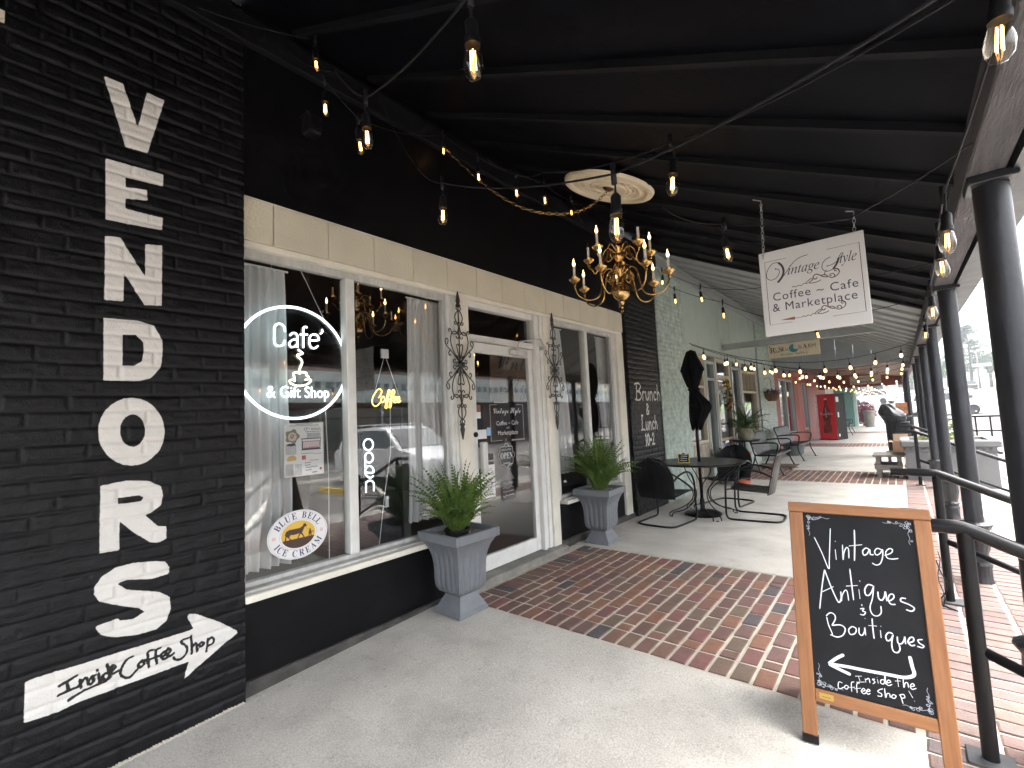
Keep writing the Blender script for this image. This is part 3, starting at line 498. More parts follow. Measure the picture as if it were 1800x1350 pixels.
door = d.build('door', WHITEP, shop)
p = MB(); p.box(-.110, -.106, 3.062, 3.868, .196, 2.044); p.build('pane', GLASS, door)
h = MB(); h.box(-.084, -.03, 3.07, 3.135, .93, 1.22, bev=.008); h.box(-.104, -.083, 3.05, 3.155, .98, 1.17, bev=.002); h.build('pull_handle', ALU, door)
k = MB(); k.lathe([(.0, .0), (.024, 0), (.024, .012), (.015, .014), (.015, .016), (0, .016)], 16, (-.0845, 3.03, 1.29), 'x'); k.build('lock', BLACKMET, door)
k = MB(); k.box(-.084, -.03, 3.55, 3.80, 2.05, 2.105, bev=.008); k.tube([(-.045, 3.62, 2.11), (.02, 3.60, 2.18), (.19, 3.72, 2.19)], .008); k.tube([(.19, 3.72, 2.19), (.0, 4.06, 2.165)], .009); k.tube([(-.06, 2.97, 2.155), (-.03, 3.55, 2.13)], .006); k.box(-.05, .0, 4.03, 4.09, 2.14, 2.18); k.build('closer', ALU, door)
WH = mat('white_lettering', (.55, .55, .54), .6)
k = MB(); U = WALL; gx = -.1055
def gp(y, z): return (gx, y, z)
k.text(script('Vintage Style'), .085, gp(3.51, 1.475), *U, xs=.82)
k.text('Coffee ~ Cafe', .06, gp(3.51, 1.36), *U, xs=.98); k.text('and', .03, gp(3.51, 1.325), *U); k.text('Marketplace', .062, gp(3.51, 1.265), *U, xs=1.0)
for pts in ([(3.26, 1.56), (3.36, 1.56)], [(3.26, 1.56), (3.26, 1.215), (3.42, 1.215)], [(3.66, 1.56), (3.76, 1.56), (3.76, 1.215)]): k.ribbon(pts, .006, (gx, 0, 0), *U, d=.001, n=1)
for cx_, cz_ in ((3.42, 1.575), (3.66, 1.20)):
    for i in range(7): k.ribbon([(cx_-.1+.03*i, cz_), (cx_-.085+.03*i, cz_+.014), (cx_-.07+.03*i, cz_)], .006, (gx, 0, 0), *U, d=.001, n=3)
k.build('window_lettering', WH, door)
# decals and notice on the door glass
for (y0, y1, z0, z1, c, tx, tc) in ((3.07, 3.13, 1.50, 1.56, (.16, .06, .04), None, 0), (3.07, 3.13, 1.435, 1.495, (.7, .7, .68), None, 0), (3.075, 3.20, 1.245, 1.33, (.7, .7, .72), 'HELP', (.1, .1, .4)), (3.205, 3.255, 1.27, 1.345, (.25, .45, .75), None, 0), (3.08, 3.215, 1.155, 1.2, (.03, .03, .03), 'CAMERA', (.6, .6, .6)),
                                (3.075, 3.28, 1.045, 1.10, (.03, .03, .035), 'CASHLESS', (.6, .6, .6)), (3.16, 3.28, .96, 1.02, (.03, .03, .03), 'CLOSED', (.5, .5, .5))):
    q = MB(); q.box(-.1058, -.105, y0, y1, z0, z1); o = q.build('decal', mat('decal_%d_%d' % (int(y0*1000), int(z0*1000)), c, .4), door)
# interior of the shop
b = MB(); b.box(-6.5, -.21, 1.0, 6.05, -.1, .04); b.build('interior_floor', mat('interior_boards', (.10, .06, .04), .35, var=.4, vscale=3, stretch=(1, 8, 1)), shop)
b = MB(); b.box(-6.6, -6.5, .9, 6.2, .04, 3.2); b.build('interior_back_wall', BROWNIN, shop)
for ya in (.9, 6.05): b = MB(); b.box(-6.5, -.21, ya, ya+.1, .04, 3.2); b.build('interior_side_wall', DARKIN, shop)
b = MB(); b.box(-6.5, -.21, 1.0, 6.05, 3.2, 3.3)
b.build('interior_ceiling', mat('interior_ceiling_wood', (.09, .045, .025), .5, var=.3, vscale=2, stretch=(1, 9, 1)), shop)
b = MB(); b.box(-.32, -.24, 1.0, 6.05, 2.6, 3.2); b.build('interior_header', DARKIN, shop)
# ------------------------------------------------------------------ porch roof of the coffee shop
def roof(name, label, y0, y1, mats, zw=3.97, slope=.4953, xe=3.165, first=None, pitch=.5545, beam_mat=None):
    r = thing(name, label, 'porch roof')
    zt = lambda x, dz=0.: zw-slope*x+dz
    b = MB(); b.hexa([(-.5, y0, zt(-.5, .06)), (3.38, y0, zt(3.38, .06)), (3.38, y1, zt(3.38, .06)), (-.5, y1, zt(-.5, .06)), (-.5, y0, zt(-.5, .12)), (3.38, y0, zt(3.38, .12)), (3.38, y1, zt(3.38, .12)), (-.5, y1, zt(-.5, .12))])
    b.build('roof_deck', mats[0], r)
    y = first
    while y < y1-.05:
        if y > y0+.02:
            b = MB(); b.hexa([(.052, y-.019, zt(.052, .02)), (xe, y-.019, zt(xe, .02)), (xe, y+.019, zt(xe, .02)), (.052, y+.019, zt(.052, .02)), (.052, y-.019, zt(.052, .06)), (xe, y-.019, zt(xe, .06)), (xe, y+.019, zt(xe, .06)), (.052, y+.019, zt(.052, .06))])
            b.build('rafter', mats[1], r)
        y += pitch
    b = MB(); b.box(.0, .05, y0, y1, 3.755, 3.93, bev=.004); b.build('ledger', mats[1], r)
    b = MB(); b.box(xe+.002, 3.285, y0, y1, 2.315, 2.47, bev=.006); b.build('eave_beam', beam_mat or mats[1], r)
    b = MB(); b.box(3.30, 3.33, y0, y1, 2.30, 2.45); b.box(3.335, 3.43, y0, y1, 2.31, 2.32); b.box(3.43, 3.44, y0, y1, 2.31, 2.42); b.tube([(3.44, y0, 2.43), (3.44, y1, 2.43)], .012, 6); b.build('gutter', COLMET, r)
    return r
WEATH = mat('weathered_beam_wood', (.075, .07, .075), .75, bump=.9, bscale=25, var=.4, vscale=5, stretch=(6, .6, 6))
roof('porch_roof', 'black sloping porch roof with thin rafters above the coffee shop walkway', -1.6, 7.2, (BLACKCEIL, BLACKRAFT), first=1.919-.5545*6, beam_mat=WEATH)
# columns along the walkway edge
def column(y, x=3.245, zt=2.3, label='', s=1.):
    t = thing('porch_column', label, 'column', (x, y, 0), 0, 'cast iron columns along the walkway edge')
    r = .0575*s
    b = MB(); b.lathe([(r*1.02, .44), (r, .5), (r, 1.45), (r*.985, 1.46), (r*.985, zt-.02)], 24, (x, y, 0)); b.build('shaft', COLMET, t, True, auto=35)
    b = MB(); b.lathe([(r*1.28, 0), (r*1.28, .012), (r*1.2, .02), (r*1.2, .115), (r*1.3, .125), (r*1.3, .14), (r*1.12, .15), (r*1.12, .165), (r*1.28, .175), (r*1.28, .19), (r*1.05, .2), (r*1.02, .215), (r*1.25, .25), (r*1.45, .33), (r*1.36, .395), (r*1.6, .415), (r*1.75, .43), (r*1.75, .44), (r*1.3, .452), (r*1.02, .46)], 48, (x, y, 0), flute=.03, nfl=16); b.build('pedestal', COLMET, t, True, auto=50)
    b = MB(); b.box(x-.075, x+.075, y-.085, y+.085, zt-.02, zt+.014, bev=.004); b.build('cap_plate', COLMET, t)
    return t
cl = ['thick black column nearest the viewer, cut off by the right edge', 'second black column beyond the nearest, with a dark urn-shaped base', 'third black column from the viewer, with worn urn base', 'fourth column with pale worn paint beside the concrete planter', 'fifth black column standing behind the concrete planter', 'sixth black column beyond the planter and trash can']
for y, l in zip((2.73, 5.1, 7.6, 10.1, 12.65, 15.2), cl): column(y, label=l)
# ------------------------------------------------------------------ lamps and light strings
WARM = (1., .56, .2)
FIL = mat('glowing_filament', (1, .6, .3), .5, emit=(1., .48, .11), estr=2.6)
GLOWBULB = mat('glowing_bulb', (1, .8, .5), .3, emit=(1., .60, .24), estr=.5)
BULB = glass('bulb_glass', (1., .93, .82), 1.6)
RUB = mat('black_rubber', (.006, .006, .007), .5, spec=.2)
def m_of(o): return o.data
_pb = MB(); _pb.lathe([(.0135, 0), (.0165, -.012), (.0205, -.03), (.0222, -.045), (.0195, -.062), (.012, -.074), (.0, -.078)], 16)
_bulb = _pb.build('bulb', BULB, None, True)
_pf = MB()
for a in range(4):
    c, s = math.cos(a*1.57)*.0045, math.sin(a*1.57)*.0045; _pf.tube([(c, s, -.012), (c*1.3, s*1.3, -.055)], .0012, 5)
_fil = _pf.build('filament', FIL, None)
_ps = MB(); _ps.lathe([(.017, -.002), (.017, .014), (.0145, .018), (.0145, .05), (.008, .058), (.004, .062)], 14); _ps.tube([(0, 0, .06), (.002, 0, .12)], .003, 6)
_sock = _ps.build('socket', RUB, None, True, auto=40)
for o in (_bulb, _fil, _sock): COL.objects.unlink(o)
_pg = MB(); _pg.lathe([(.012, 0), (.02, -.02), (.025, -.04), (.02, -.062), (0, -.075)], 10); _gb = _pg.build('bulb', GLOWBULB, None, True); COL.objects.unlink(_gb)
_ps = MB(); _ps.lathe([(.016, -.004), (.015, .045), (.004, .055)], 8); _ps.tube([(0, 0, .05), (0, 0, .12)], .004, 5); _gs = _ps.build('socket', RUB, None); COL.objects.unlink(_gs)
def sag_pts(a, b, sag, n=10):
    a, b = Vector(a), Vector(b)
    return [a.lerp(b, i/n)-Vector((0, 0, sag*4*(i/n)*(1-i/n))) for i in range(n+1)]
def put_bulb(t, p, plain=False, tilt=None):
    rt = t.matrix_basis.inverted(); e = tilt or (random.uniform(-.12, .12), random.uniform(-.12, .12), random.uniform(0, 6))
    b = (_gb if plain else _bulb).copy(); COL.objects.link(b); b.parent = t; b.location = rt @ Vector(p); b.rotation_euler = e
    for q in ((_gs,) if plain else (_sock, _fil)):
        s = q.copy(); COL.objects.link(s); s.parent = b
    return b
def light_string(label, nodes, sag=.03, plain=False, group=None, r=.0032, mid=()):
    p0 = Vector(nodes[0][:3]); t = thing('light_string', label, 'string lights', p0, 0, group)
    tops = [Vector(n[:3])+Vector((0, 0, .155 if n[3] else 0)) for n in nodes]; b = MB()
    for a, c in zip(tops[:-1], tops[1:]): b.tube(sag_pts(a, c, sag*(c-a).length), r, 6)
    for n, tp in zip(nodes, tops):
        if n[3]: b.tube([tp+Vector((0, 0, .03)), tp-Vector((0, 0, .03))], .008, 6)
    b.build('cable', RUB, t, True)
    for n in nodes:
        if n[3]: put_bulb(t, Vector(n[:3])+Vector((0, 0, .038)), plain)
    return t
NA = [(3.028, .921, 2.019, 0), (2.32, 1.165, 1.926, 1), (1.371, 1.393, 2.339, 1), (.851, 1.69, 2.884, 0), (.2, 1.9, 3.74, 0)]
NB = [(3.06, .996, 2.055, 0), (2.334, 1.604, 2.207, 1), (1.461, 2.075, 2.777, 0), (.689, 2.808, 3.38, 0), (.06, 3.2, 3.9, 0)]
NC = [(2.481, .742, 2.421, 0), (2.252, .681, 2.163, 1), (1.485, .93, 2.446, 1), (.967, 1.114, 3.09, 0), (.1, 1.3, 3.8, 0)]
ND = [(.1, .8, 3.75, 0), (.483, 1.274, 3.479, 1), (.825, 1.138, 2.979, 1), (.804, 1.338, 2.884, 1), (.099, 2.6, 3.70, 1), (.684, 2.383, 3.162, 1), (.743, 2.746, 3.151, 1), (.852, 2.968, 3.13, 1), (.45, 4.026, 3.5, 1), (.10, 4.9, 3.75, 0)]
NE = [(3.155, .6, 2.3, 0), (3.073, 1.166, 2.035, 1), (3.15, 1.3, 2.32, 0), (3.044, 2.039, 1.915, 1), (3.053, 2.475, 1.922, 1), (3.063, 3.45, 1.887, 1), (3.14, 4.4, 2.3, 0), (3.114, 5.605, 1.988, 1), (3.15, 6.3, 2.3, 0)]
NF = [(3.155, 2.26, 2.3, 0), (2.781, 2.317, 2.161, 0), (2.287, 2.428, 2.174, 1), (1.6, 3.473, 2.99, 0), (.3, 4.4, 3.78, 0)]
NG = [(.03, 7.3, 3.74, 0), (.946, 5.431, 2.709, 1), (1.453, 5.485, 2.454, 1), (1.976, 5.282, 2.301, 0), (2.337, 5.215, 2.064, 1), (3.16, 5.369, 2.31, 0)]
NH = [(.03, 7.34, 3.72, 0), (.833, 5.379, 2.951, 1), (1.247, 5.424, 2.667, 1), (1.976, 4.868, 2.544, 0), (3.155, 4.2, 2.33, 0)]
light_string('clear bulb string crossing in front of the chandelier to the black wall', NA)
light_string('dark cable with one clear bulb just beyond the round ceiling medallion', NB)
light_string('string with the large clear bulb nearest the viewer at top centre', NC)
light_string('string of small glowing bulbs looped along the ledger above the cream fascia', ND)
light_string('string of globe bulbs running along the weathered eave beam', NE)
light_string('cable with a single bulb hanging left of the white hanging sign', NF)
light_string('lower cable fanning out from the mint wall below the white sign', NG)
light_string('upper cable fanning out from the corner of the mint wall', NH)
def swag(label, a, b, n, sag, group):
    a, b = Vector(a), Vector(b); t = thing('light_string', label, 'string lights', a, 0, group); pts = sag_pts(a, b, sag, 20)
    m = MB(); m.tube(pts, .0055, 5); m.build('cable', RUB, t, True)
    for i in range(n):
        f = (i+.6)/n; p = a.lerp(b, f)-Vector((0, 0, sag*4*f*(1-f))); put_bulb(t, p-Vector((0, 0, .12)), True)
G1 = 'glowing bulb swags across the far walkway'
swag('nearest glowing bulb swag, from the mint shop window to the eave', (.08, 8.4, 2.62), (3.1, 10.0, 2.36), 9, .34, G1)
swag('second glowing bulb swag, sagging lower before the mint door', (.08, 8.5, 2.60), (3.1, 12.6, 2.34), 12, .36, G1)
swag('third glowing bulb swag, starting above the mint shop door', (.08, 10.6, 2.6), (3.1, 14.2, 2.34), 11, .3, G1)
swag('glowing bulb swag hanging just before the red storefront', (.08, 14.0, 2.62), (3.1, 16.4, 2.34), 10, .32, G1)
for i in range(9):
    y = 17.5+2.6*i
    swag('small glowing bulb swag of the distant row under the red roof', (.1, y, 2.42+fz(y)), (3.0, y+2.4, 2.25+fz(y)), 8, .22, 'distant glowing bulb swags under the red roof')
# brass chandelier under the porch
BRASS = mat('polished_brass', (.50, .32, .12), .2, metal=1., var=.2, vscale=10)
CANDLE = mat('candle_sleeve', (.7, .66, .6), .5)
FLAME = mat('flame_bulb', (1, .7, .35), .3, emit=(1., .52, .14), estr=2.)
FLAMEOFF = glass('unlit_flame_bulb', (.8, .8, .8), 1.5)
def chandelier(name, label, c, s=1., zchain=None, dark=()):
    t = thing(name, label, 'chandelier', c); cx, cy, cz = c; P_ = lambda r, z: (r*s, z*s)
    b = MB(); b.lathe([P_(*q) for q in ((0, -.155), (.006, -.15), (.013, -.135), (.008, -.12), (.02, -.105), (.024, -.09), (.014, -.085), (.045, -.065), (.068, -.04), (.076, 0), (.07, .03), (.05, .058), (.026, .07), (.03, .085), (.02, .1), (.028, .14), (.046, .19), (.05, .21), (.03, .24), (.024, .27), (.044, .3), (.046, .32), (.02, .345), (.026, .37), (.046, .40), (.04, .43), (.018, .45), (.03, .48), (.03, .49), (.012, .51), (.02, .54), (.012, .575), (0, .58))], 24, c)
    b.tube([(cx, cy+.018*s*math.cos(a), cz-.172*s+.018*s*math.sin(a)) for a in np.linspace(0, 6.28, 12)], .004*s, 5)
    b.build('stem', BRASS, t, True, auto=50)
    k = 0
    for (n, R0, zc, zlow, zs, ph) in ((7, .405, .115, -.055, .16, .3), (5, .285, .34, .22, .36, .75)):
        for i in range(n):
            a = ph+2*math.pi*i/n; ca, sa = math.cos(a), math.sin(a); q = lambda r, z: (cx+ca*r*s, cy+sa*r*s, cz+z*s)
            m = MB(); m.tube(catmull([q(.03, zs), q(.09, zs+.05), q(.14, zs+.02), q(.165, zs-.08), q(.2, zlow+.02), q(.29 if R0 > .3 else .23, zlow-.01), q(R0-.03, zlow+.035), q(R0, zc-.06), q(R0, zc-.02)], 5), .0068*s, 7)
            m.tube(catmull([q(.05, zs-.03), q(.1, zs-.07), q(.12, zs-.03), q(.095, zs-.005), q(.085, zs-.03)], 4), .004*s, 5)
            arm = m.build('arm', BRASS, t, True)
            m = MB(); e = q(R0, 0); m.lathe([(.004*s, (zc-.055)*s), (.014*s, (zc-.045)*s), (.008*s, (zc-.03)*s), (.022*s, (zc-.02)*s), (.046*s, zc*s), (.05*s, (zc+.008)*s), (.02*s, (zc+.006)*s), (.027*s, (zc+.03)*s), (.013*s, (zc+.03)*s), (.0, (zc+.03)*s)], 16, (e[0], e[1], cz)); m.build('cup', BRASS, arm, True, auto=50)
            m = MB(); m.lathe([(.011*s, (zc+.03)*s), (.0105*s, (zc+.125)*s), (0, (zc+.125)*s)], 10, (e[0], e[1], cz)); m.build('candle', CANDLE, arm, True, auto=50)
            m = MB(); m.lathe([(.006*s, (zc+.125)*s), (.012*s, (zc+.14)*s), (.012*s, (zc+.15)*s), (.005*s, (zc+.172)*s), (.001*s, (zc+.195)*s)], 10, (e[0], e[1], cz)); m.build('flame_bulb', FLAMEOFF if k in dark else FLAME, arm, True); k += 1
    if zchain:
        m = MB(); z = cz+.58*s; i = 0
        while z < zchain:
            w_ = .009; L_ = .02; pts = [(w_*math.cos(a), L_*math.sin(a)) for a in np.linspace(0, 2*math.pi, 10, endpoint=False)]
            m.tube([(cx+(p[0] if i % 2 else 0), cy+(0 if i % 2 else p[0]), z+L_+p[1]) for p in pts], .0025, 5, True); z += .032; i += 1
        m.build('chain', BRASS, t, True)
    return t


def camdir(px, py): return cr*((px-900)/817.92)+cu*((675-py)/817.92)+cf
_cz = CAMP+camdir(1092, 513)*3.95; CHP = (round(_cz.x, 3), round(_cz.y, 3), round(_cz.z, 3))
chandelier('chandelier', 'brass candle chandelier hanging under the porch roof below the round medallion', CHP, .97, 3.42, dark=(9, 11))
# plaster medallion: tilted with the rafters
md = thing('ceiling_medallion', 'round cream plaster medallion with embossed rings on the black ceiling', 'medallion')
b = MB(); b.lathe([(.05, .0), (.055, -.012), (.08, -.016), (.1, -.006), (.13, -.004), (.15, -.014), (.17, -.004), (.24, -.006), (.26, -.016), (.275, -.018), (.29, -.008), (.32, -.008), (.335, -.022), (.36, -.028), (.385, -.02), (.395, .006), (.0, .012)], 64)
for i in range(60):
    a = i*2*math.pi/60; b.lathe([(.0001, -.016), (.006, -.014), (.009, -.006)], 6, (.3*math.cos(a), .3*math.sin(a), 0))
for i in range(28):
    a = i*2*math.pi/28
    for r0, r1 in ((.175, .235),):
        b.tube([((r0+(r1-r0)*f)*math.cos(a+.11*math.sin(f*3)), (r0+(r1-r0)*f)*math.sin(a+.11*math.sin(f*3)), -.009) for f in (0, .3, .6, 1)], .006, 5)
b.build('disc', mat('cream_plaster', (.62, .54, .40), .65, bump=.3, bscale=40, var=.08, vscale=6), md, True, auto=40)
b = MB(); b.lathe([(.0, -.03), (.03, -.028), (.048, -.016), (.05, 0)], 20); b.build('canopy_cap', mat('bronze', (.10, .06, .035), .35, metal=.8), md, True)
md.location = (1.085, 3.62, 3.395); md.rotation_euler = (0, R_(19), 0)
b = MB(); tr = [(.10, 2.6, 3.74), (.35, 2.78, 3.4), (.62, 2.95, 3.15), (.88, 3.12, 3.06), (1.05, 3.3, 3.12), (1.10, 3.6, 3.36)]
for i, p in enumerate(catmull(tr, 9)[:-1]):
    q = catmull(tr, 9)[i+1]; d = Vector(q)-Vector(p); L_ = d.length*.62; d.normalize(); sx = d.cross(Vector((0, 0, 1))).normalized(); sx = sx if i % 2 else d.cross(sx); m_ = (Vector(p)+Vector(q))/2
    b.tube([m_+d*L_*math.cos(a)+sx*.011*math.sin(a) for a in np.linspace(0, 2*math.pi, 10, endpoint=False)], .0025, 5, True)
tag(b.build('swag_chain', BRASS, None, True), 'brass chain swagged from the wall ledger to the plaster medallion', 'chain')
# small black wall speaker
sp = thing('wall_speaker', 'small black speaker bracketed high on the black wall above the window', 'speaker', (.12, 1.42, 3.2))
b = MB(); b.box(.09, .19, 1.38, 1.47, 3.28, 3.40, bev=.012); b.build('housing', RUB, sp); b = MB(); b.tube([(.0, 1.42, 3.46), (.1, 1.42, 3.46), (.13, 1.42, 3.40)], .008); b.build('bracket', BLACKMET, sp)
b = MB(); b.lathe([(0, .0), (.03, 0), (.034, .006), (.034, .012)], 16, (.187, 1.425, 3.34), 'x'); b.build('grille', BLACKSAT, sp)
# neon signs behind the big window
NEONW = mat('white_neon', (1, 1, 1), .4, emit=(.85, .95, 1.), estr=.6); NEONY = mat('yellow_neon', (1, .8, .3), .4, emit=(1., .66, .12), estr=.5); NEONWW = mat('warm_white_neon', (1, 1, 1), .4, emit=(1., .92, .66), estr=.55)
ACR = glass('clear_acrylic', (.95, .97, .97), .7); CORD = mat('white_cord', (.6, .6, .6), .5)
def strokes3(b, T, x, r, **k):
    for s in T: b.tube([(x, p[0], p[1]) for p in catmull([tuple(q) for q in s], 5)], r, 6, **k)
ns = thing('neon_sign', 'round white neon cafe sign with a coffee cup hung inside the window', 'neon sign', (-.16, 1.43, 1.48))
yc, zc, rr = 1.435, 1.852, .368
b = MB(); b.tube([(-.15, yc+rr*math.cos(a), zc+rr*math.sin(a)) for a in np.linspace(0, 2*math.pi, 72, endpoint=False)], .0085, 7, True); b.build('ring_tube', NEONW, ns, True)
b = MB(); b.lathe([(0, -.166), (rr+.012, -.166), (rr+.012, -.160), (0, -.160)], 64, (0, yc, zc), 'x'); b.build('backing', ACR, ns)
b = MB(); strokes3(b, NCAFE, -.15, .0058); b.build('lettering', NEONW, ns, True)
b = MB(); b.text('& Gift Shop', .108, (-.152, 1.463, 1.62), *WALL, xs=.82, ext=.001); b.build('gift_lettering', NEONW, ns)
b = MB(); strokes3(b, NCUP, -.15, .006); b.build('coffee_cup', NEONWW, ns, True)
b = MB(); b.tube([(-.15, 1.22, 2.14), (-.15, 1.30, 2.52)], .002, 5); b.tube([(-.15, 1.66, 2.13), (-.15, 1.46, 2.52)], .002, 5); b.tube([(-.15, 1.64, 1.54), (-.15, 1.655, 1.1), (-.15, 1.65, .53)], .003, 5); b.build('cord', CORD, ns)
nc = thing('neon_sign', 'small yellow neon Coffee script sign hung by white cords', 'neon sign', (-.15, 2.13, 1.55))
b = MB(); strokes3(b, NCOF, -.146, .0042); b.build('lettering', NEONY, nc, True)
b = MB(); b.prism([(2.02, 1.58), (2.06, 1.72), (2.24, 1.73), (2.28, 1.60), (2.15, 1.53)], (-.158, 0, 0), *WALL, 0, .004); b.build('backing', ACR, nc)
b = MB(); b.tube([(-.15, 2.04, 1.68), (-.15, 2.125, 1.94)], .0022, 5); b.tube([(-.15, 2.25, 1.65), (-.15, 2.14, 1.94)], .0022, 5); b.tube([(-.15, 2.17, 1.54), (-.15, 2.16, 1.2), (-.15, 2.09, .85), (-.15, 2.04, .53)], .003, 5); b.box(-.155, -.14, 2.10, 2.125, .8, .88); b.box(-.16, -.145, 2.10, 2.165, 1.93, 2.0); b.build('cord', CORD, nc)
no = thing('neon_sign', 'white neon open sign with letters stacked down beside the mullion', 'neon sign', (-.15, 1.91, .94))
b = MB(); strokes3(b, NOPEN, -.146, .005); b.build('lettering', NEONW, no, True); b = MB(); b.box(-.165, -.155, 1.895, 1.925, .9, 1.36); b.build('backing', BLACKSAT, no)
# printed poster and oval sticker
PAPER = mat('paper', (.70, .69, .68), .6); INK = mat('dark_ink', (.05, .05, .07), .6); NAVY = mat('navy_ink', (.025, .025, .12), .6)
po = thing('poster', 'white event poster with small print taped inside the window', 'poster', (-.115, 1.34, 1.11))
PX = -.1165; b = MB(); b.box(PX-.0006, PX, 1.342, 1.604, 1.112, 1.452); b.build('sheet', PAPER, po)
b = MB(); pt = (PX, 0, 0); d_ = .0006
def tx(b, s, y, z, sz, al='LEFT', xs=1.): b.text(s, sz, (PX, y, z), *WALL, d=d_, align=al, xs=xs)
tx(b, '15', 1.468, 1.402, .03, xs=.9); tx(b, 'TH', 1.492, 1.412, .014); tx(b, 'ANNUAL', 1.518, 1.402, .0245, xs=.72)
b.build('heading', NAVY, po)
b = MB(); rnd = random.Random(3)
def line(y0, y1, z, h=.0035): 
    y = y0
    while y < y1: l = rnd.uniform(.004, .014); b.box(PX, PX+d_, y, min(y+l, y1), z, z+h); y += l+.003
line(1.42, 1.53, 1.443, .004); line(1.375, 1.57, 1.434, .003); line(1.48, 1.59, 1.392)
for i in range(5): line(1.49+.005*(i % 2), 1.585, 1.381-.0065*i, .0034)
for i in range(10): line(1.352, 1.42, 1.315-.0068*i, .003)
for i in range(13): line(1.352, 1.40, 1.19-.0055*i, .0024); 
for i in range(13): line(1.412, 1.455, 1.187-.0055*i, .0024)
line(1.45, 1.53, 1.252, .004); line(1.53, 1.595, 1.246, .003); line(1.51, 1.57, 1.205); 
for y, z in ((1.475, 1.19), (1.475, 1.175), (1.48, 1.16), (1.48, 1.143), (1.52, 1.162)): line(y, y+.04, z, .005)
b.prism([(1.447, 1.352), (1.59, 1.352), (1.585, 1.345), (1.582, 1.28), (1.59, 1.275), (1.45, 1.275), (1.456, 1.28), (1.456, 1.345)], pt, *WALL, 0, .0004); b.build('small_print', INK, po)
b = MB(); b.prism([(1.463, 1.33), (1.576, 1.33), (1.576, 1.287), (1.463, 1.287)], pt, *WALL, 0, .0008); b.build('picture', mat('pink_print', (.62, .48, .50), .6), po)
b = MB(); b.prism([(1.46, 1.346), (1.58, 1.346), (1.58, 1.333), (1.46, 1.333)], pt, *WALL, 0, .0008); b.build('banner_print', PAPER, po)
b = MB()
for i in range(9): b.prism([(1.47+.011*i, 1.288), (1.478+.011*i, 1.288), (1.474+.011*i, 1.288+.004+.008*rnd.random())], pt, *WALL, 0, .001)
b.build('crowd_print', INK, po)
el = lambda c, rx, rz, n=28: [(c[0]+rx*math.cos(i*2*math.pi/n), c[1]+rz*math.sin(i*2*math.pi/n)) for i in range(n)]
b = MB(); b.prism([(1.395+(.043+.006*math.cos(5*a))*math.cos(a), 1.368+(.043+.006*math.cos(5*a))*math.sin(a)) for a in np.linspace(0, 6.28, 40)], pt, *WALL, 0, .0006); b.build('badge', mat('olive_print', (.22, .24, .12), .6), po)
b = MB(); b.prism(el((1.395, 1.366), .028, .028), pt, *WALL, 0, .0009); b.build('badge_centre', mat('pale_pink_print', (.6, .45, .42), .6), po)
b = MB(); b.ribbon([(1.385, 1.355), (1.40, 1.365), (1.405, 1.375), (1.393, 1.38), (1.384, 1.368), (1.398, 1.358)], .004, pt, *WALL, d=.0012); b.prism(el((1.388, 1.345-.03), .03, .009), pt, *WALL, 0, .0007); b.build('badge_scroll', INK, po)
b = MB(); b.prism([(1.363, 1.212), (1.418, 1.215), (1.42, 1.235), (1.40, 1.25), (1.375, 1.245), (1.36, 1.23)], pt, *WALL, 0, .0006); b.build('gold_print', mat('gold_print', (.55, .36, .12), .6), po)
b = MB(); b.prism([(1.455, 1.242), (1.482, 1.242), (1.482, 1.215), (1.455, 1.215)], pt, *WALL, 0, .0006); b.prism(el((1.582, 1.148), .009, .009), pt, *WALL, 0, .0006); b.prism(el((1.54, 1.128), .02, .004), pt, *WALL, 0, .0006); b.build('red_print', mat('red_print', (.45, .08, .07), .6), po)
ov = thing('oval_sticker', 'white oval ice cream sticker with a brown cow on yellow in the window', 'sticker', (-.115, 1.42, .6))
oc = (1.424, .752); pt = (-.107, 0, 0)
b = MB(); b.prism(el(oc, .192, .150, 64), pt, *WALL, -.0012, 0); b.build('disc', mat('sticker_white', (.72, .72, .72), .4), ov)
b = MB()
for rx, rz, w_ in ((.184, .142, .0016), (.118, .092, .0016)): b.ribbon(el(oc, rx, rz, 64), w_, pt, *WALL, d=.0004, n=1, closed=True)
b.build('outline', mat('grey_ink', (.3, .32, .36), .5), ov)
b = MB(); b.prism(el(oc, .108, .083, 48), pt, *WALL, 0, .0004); b.build('field', mat('sticker_yellow', (.66, .42, .06), .4), ov)
b = MB(); b.prism([(oc[0]+.108*math.cos(a), oc[1]+.083*math.sin(a)) for a in np.linspace(math.pi+.30, 2*math.pi-.30, 30)], pt, *WALL, 0, .0009)
cow = [(.0, 0), (.006, .032), (.002, .04), (.01, .062), (.03, .07), (.10, .07), (.122, .082), (.128, .098), (.134, .094), (.14, .098), (.141, .09), (.15, .08), (.146, .073), (.134, .072), (.126, .055), (.116, .036), (.128, .012), (.131, 0), (.125, 0), (.12, .012), (.106, .03), (.092, .008), (.09, -.001), (.083, 0), (.088, .014), (.098, .034), (.06, .03), (.04, .034), (.03, .02), (.044, 0), (.036, 0), (.022, .018), (.012, .026), (.01, 0)]
b.prism([(oc[0]-.088+p[0]*.95, oc[1]-.026+p[1]*.9) for p in cow], pt, *WALL, 0, .0012)
girl = [(0, 0), (.005, .02), (.0, .022), (.006, .034), (.004, .04), (.01, .05), (.009, .058), (.014, .06), (.018, .055), (.016, .048), (.024, .04), (.022, .034), (.028, .022), (.022, .02), (.026, 0), (.021, 0), (.014, .018), (.006, 0)]
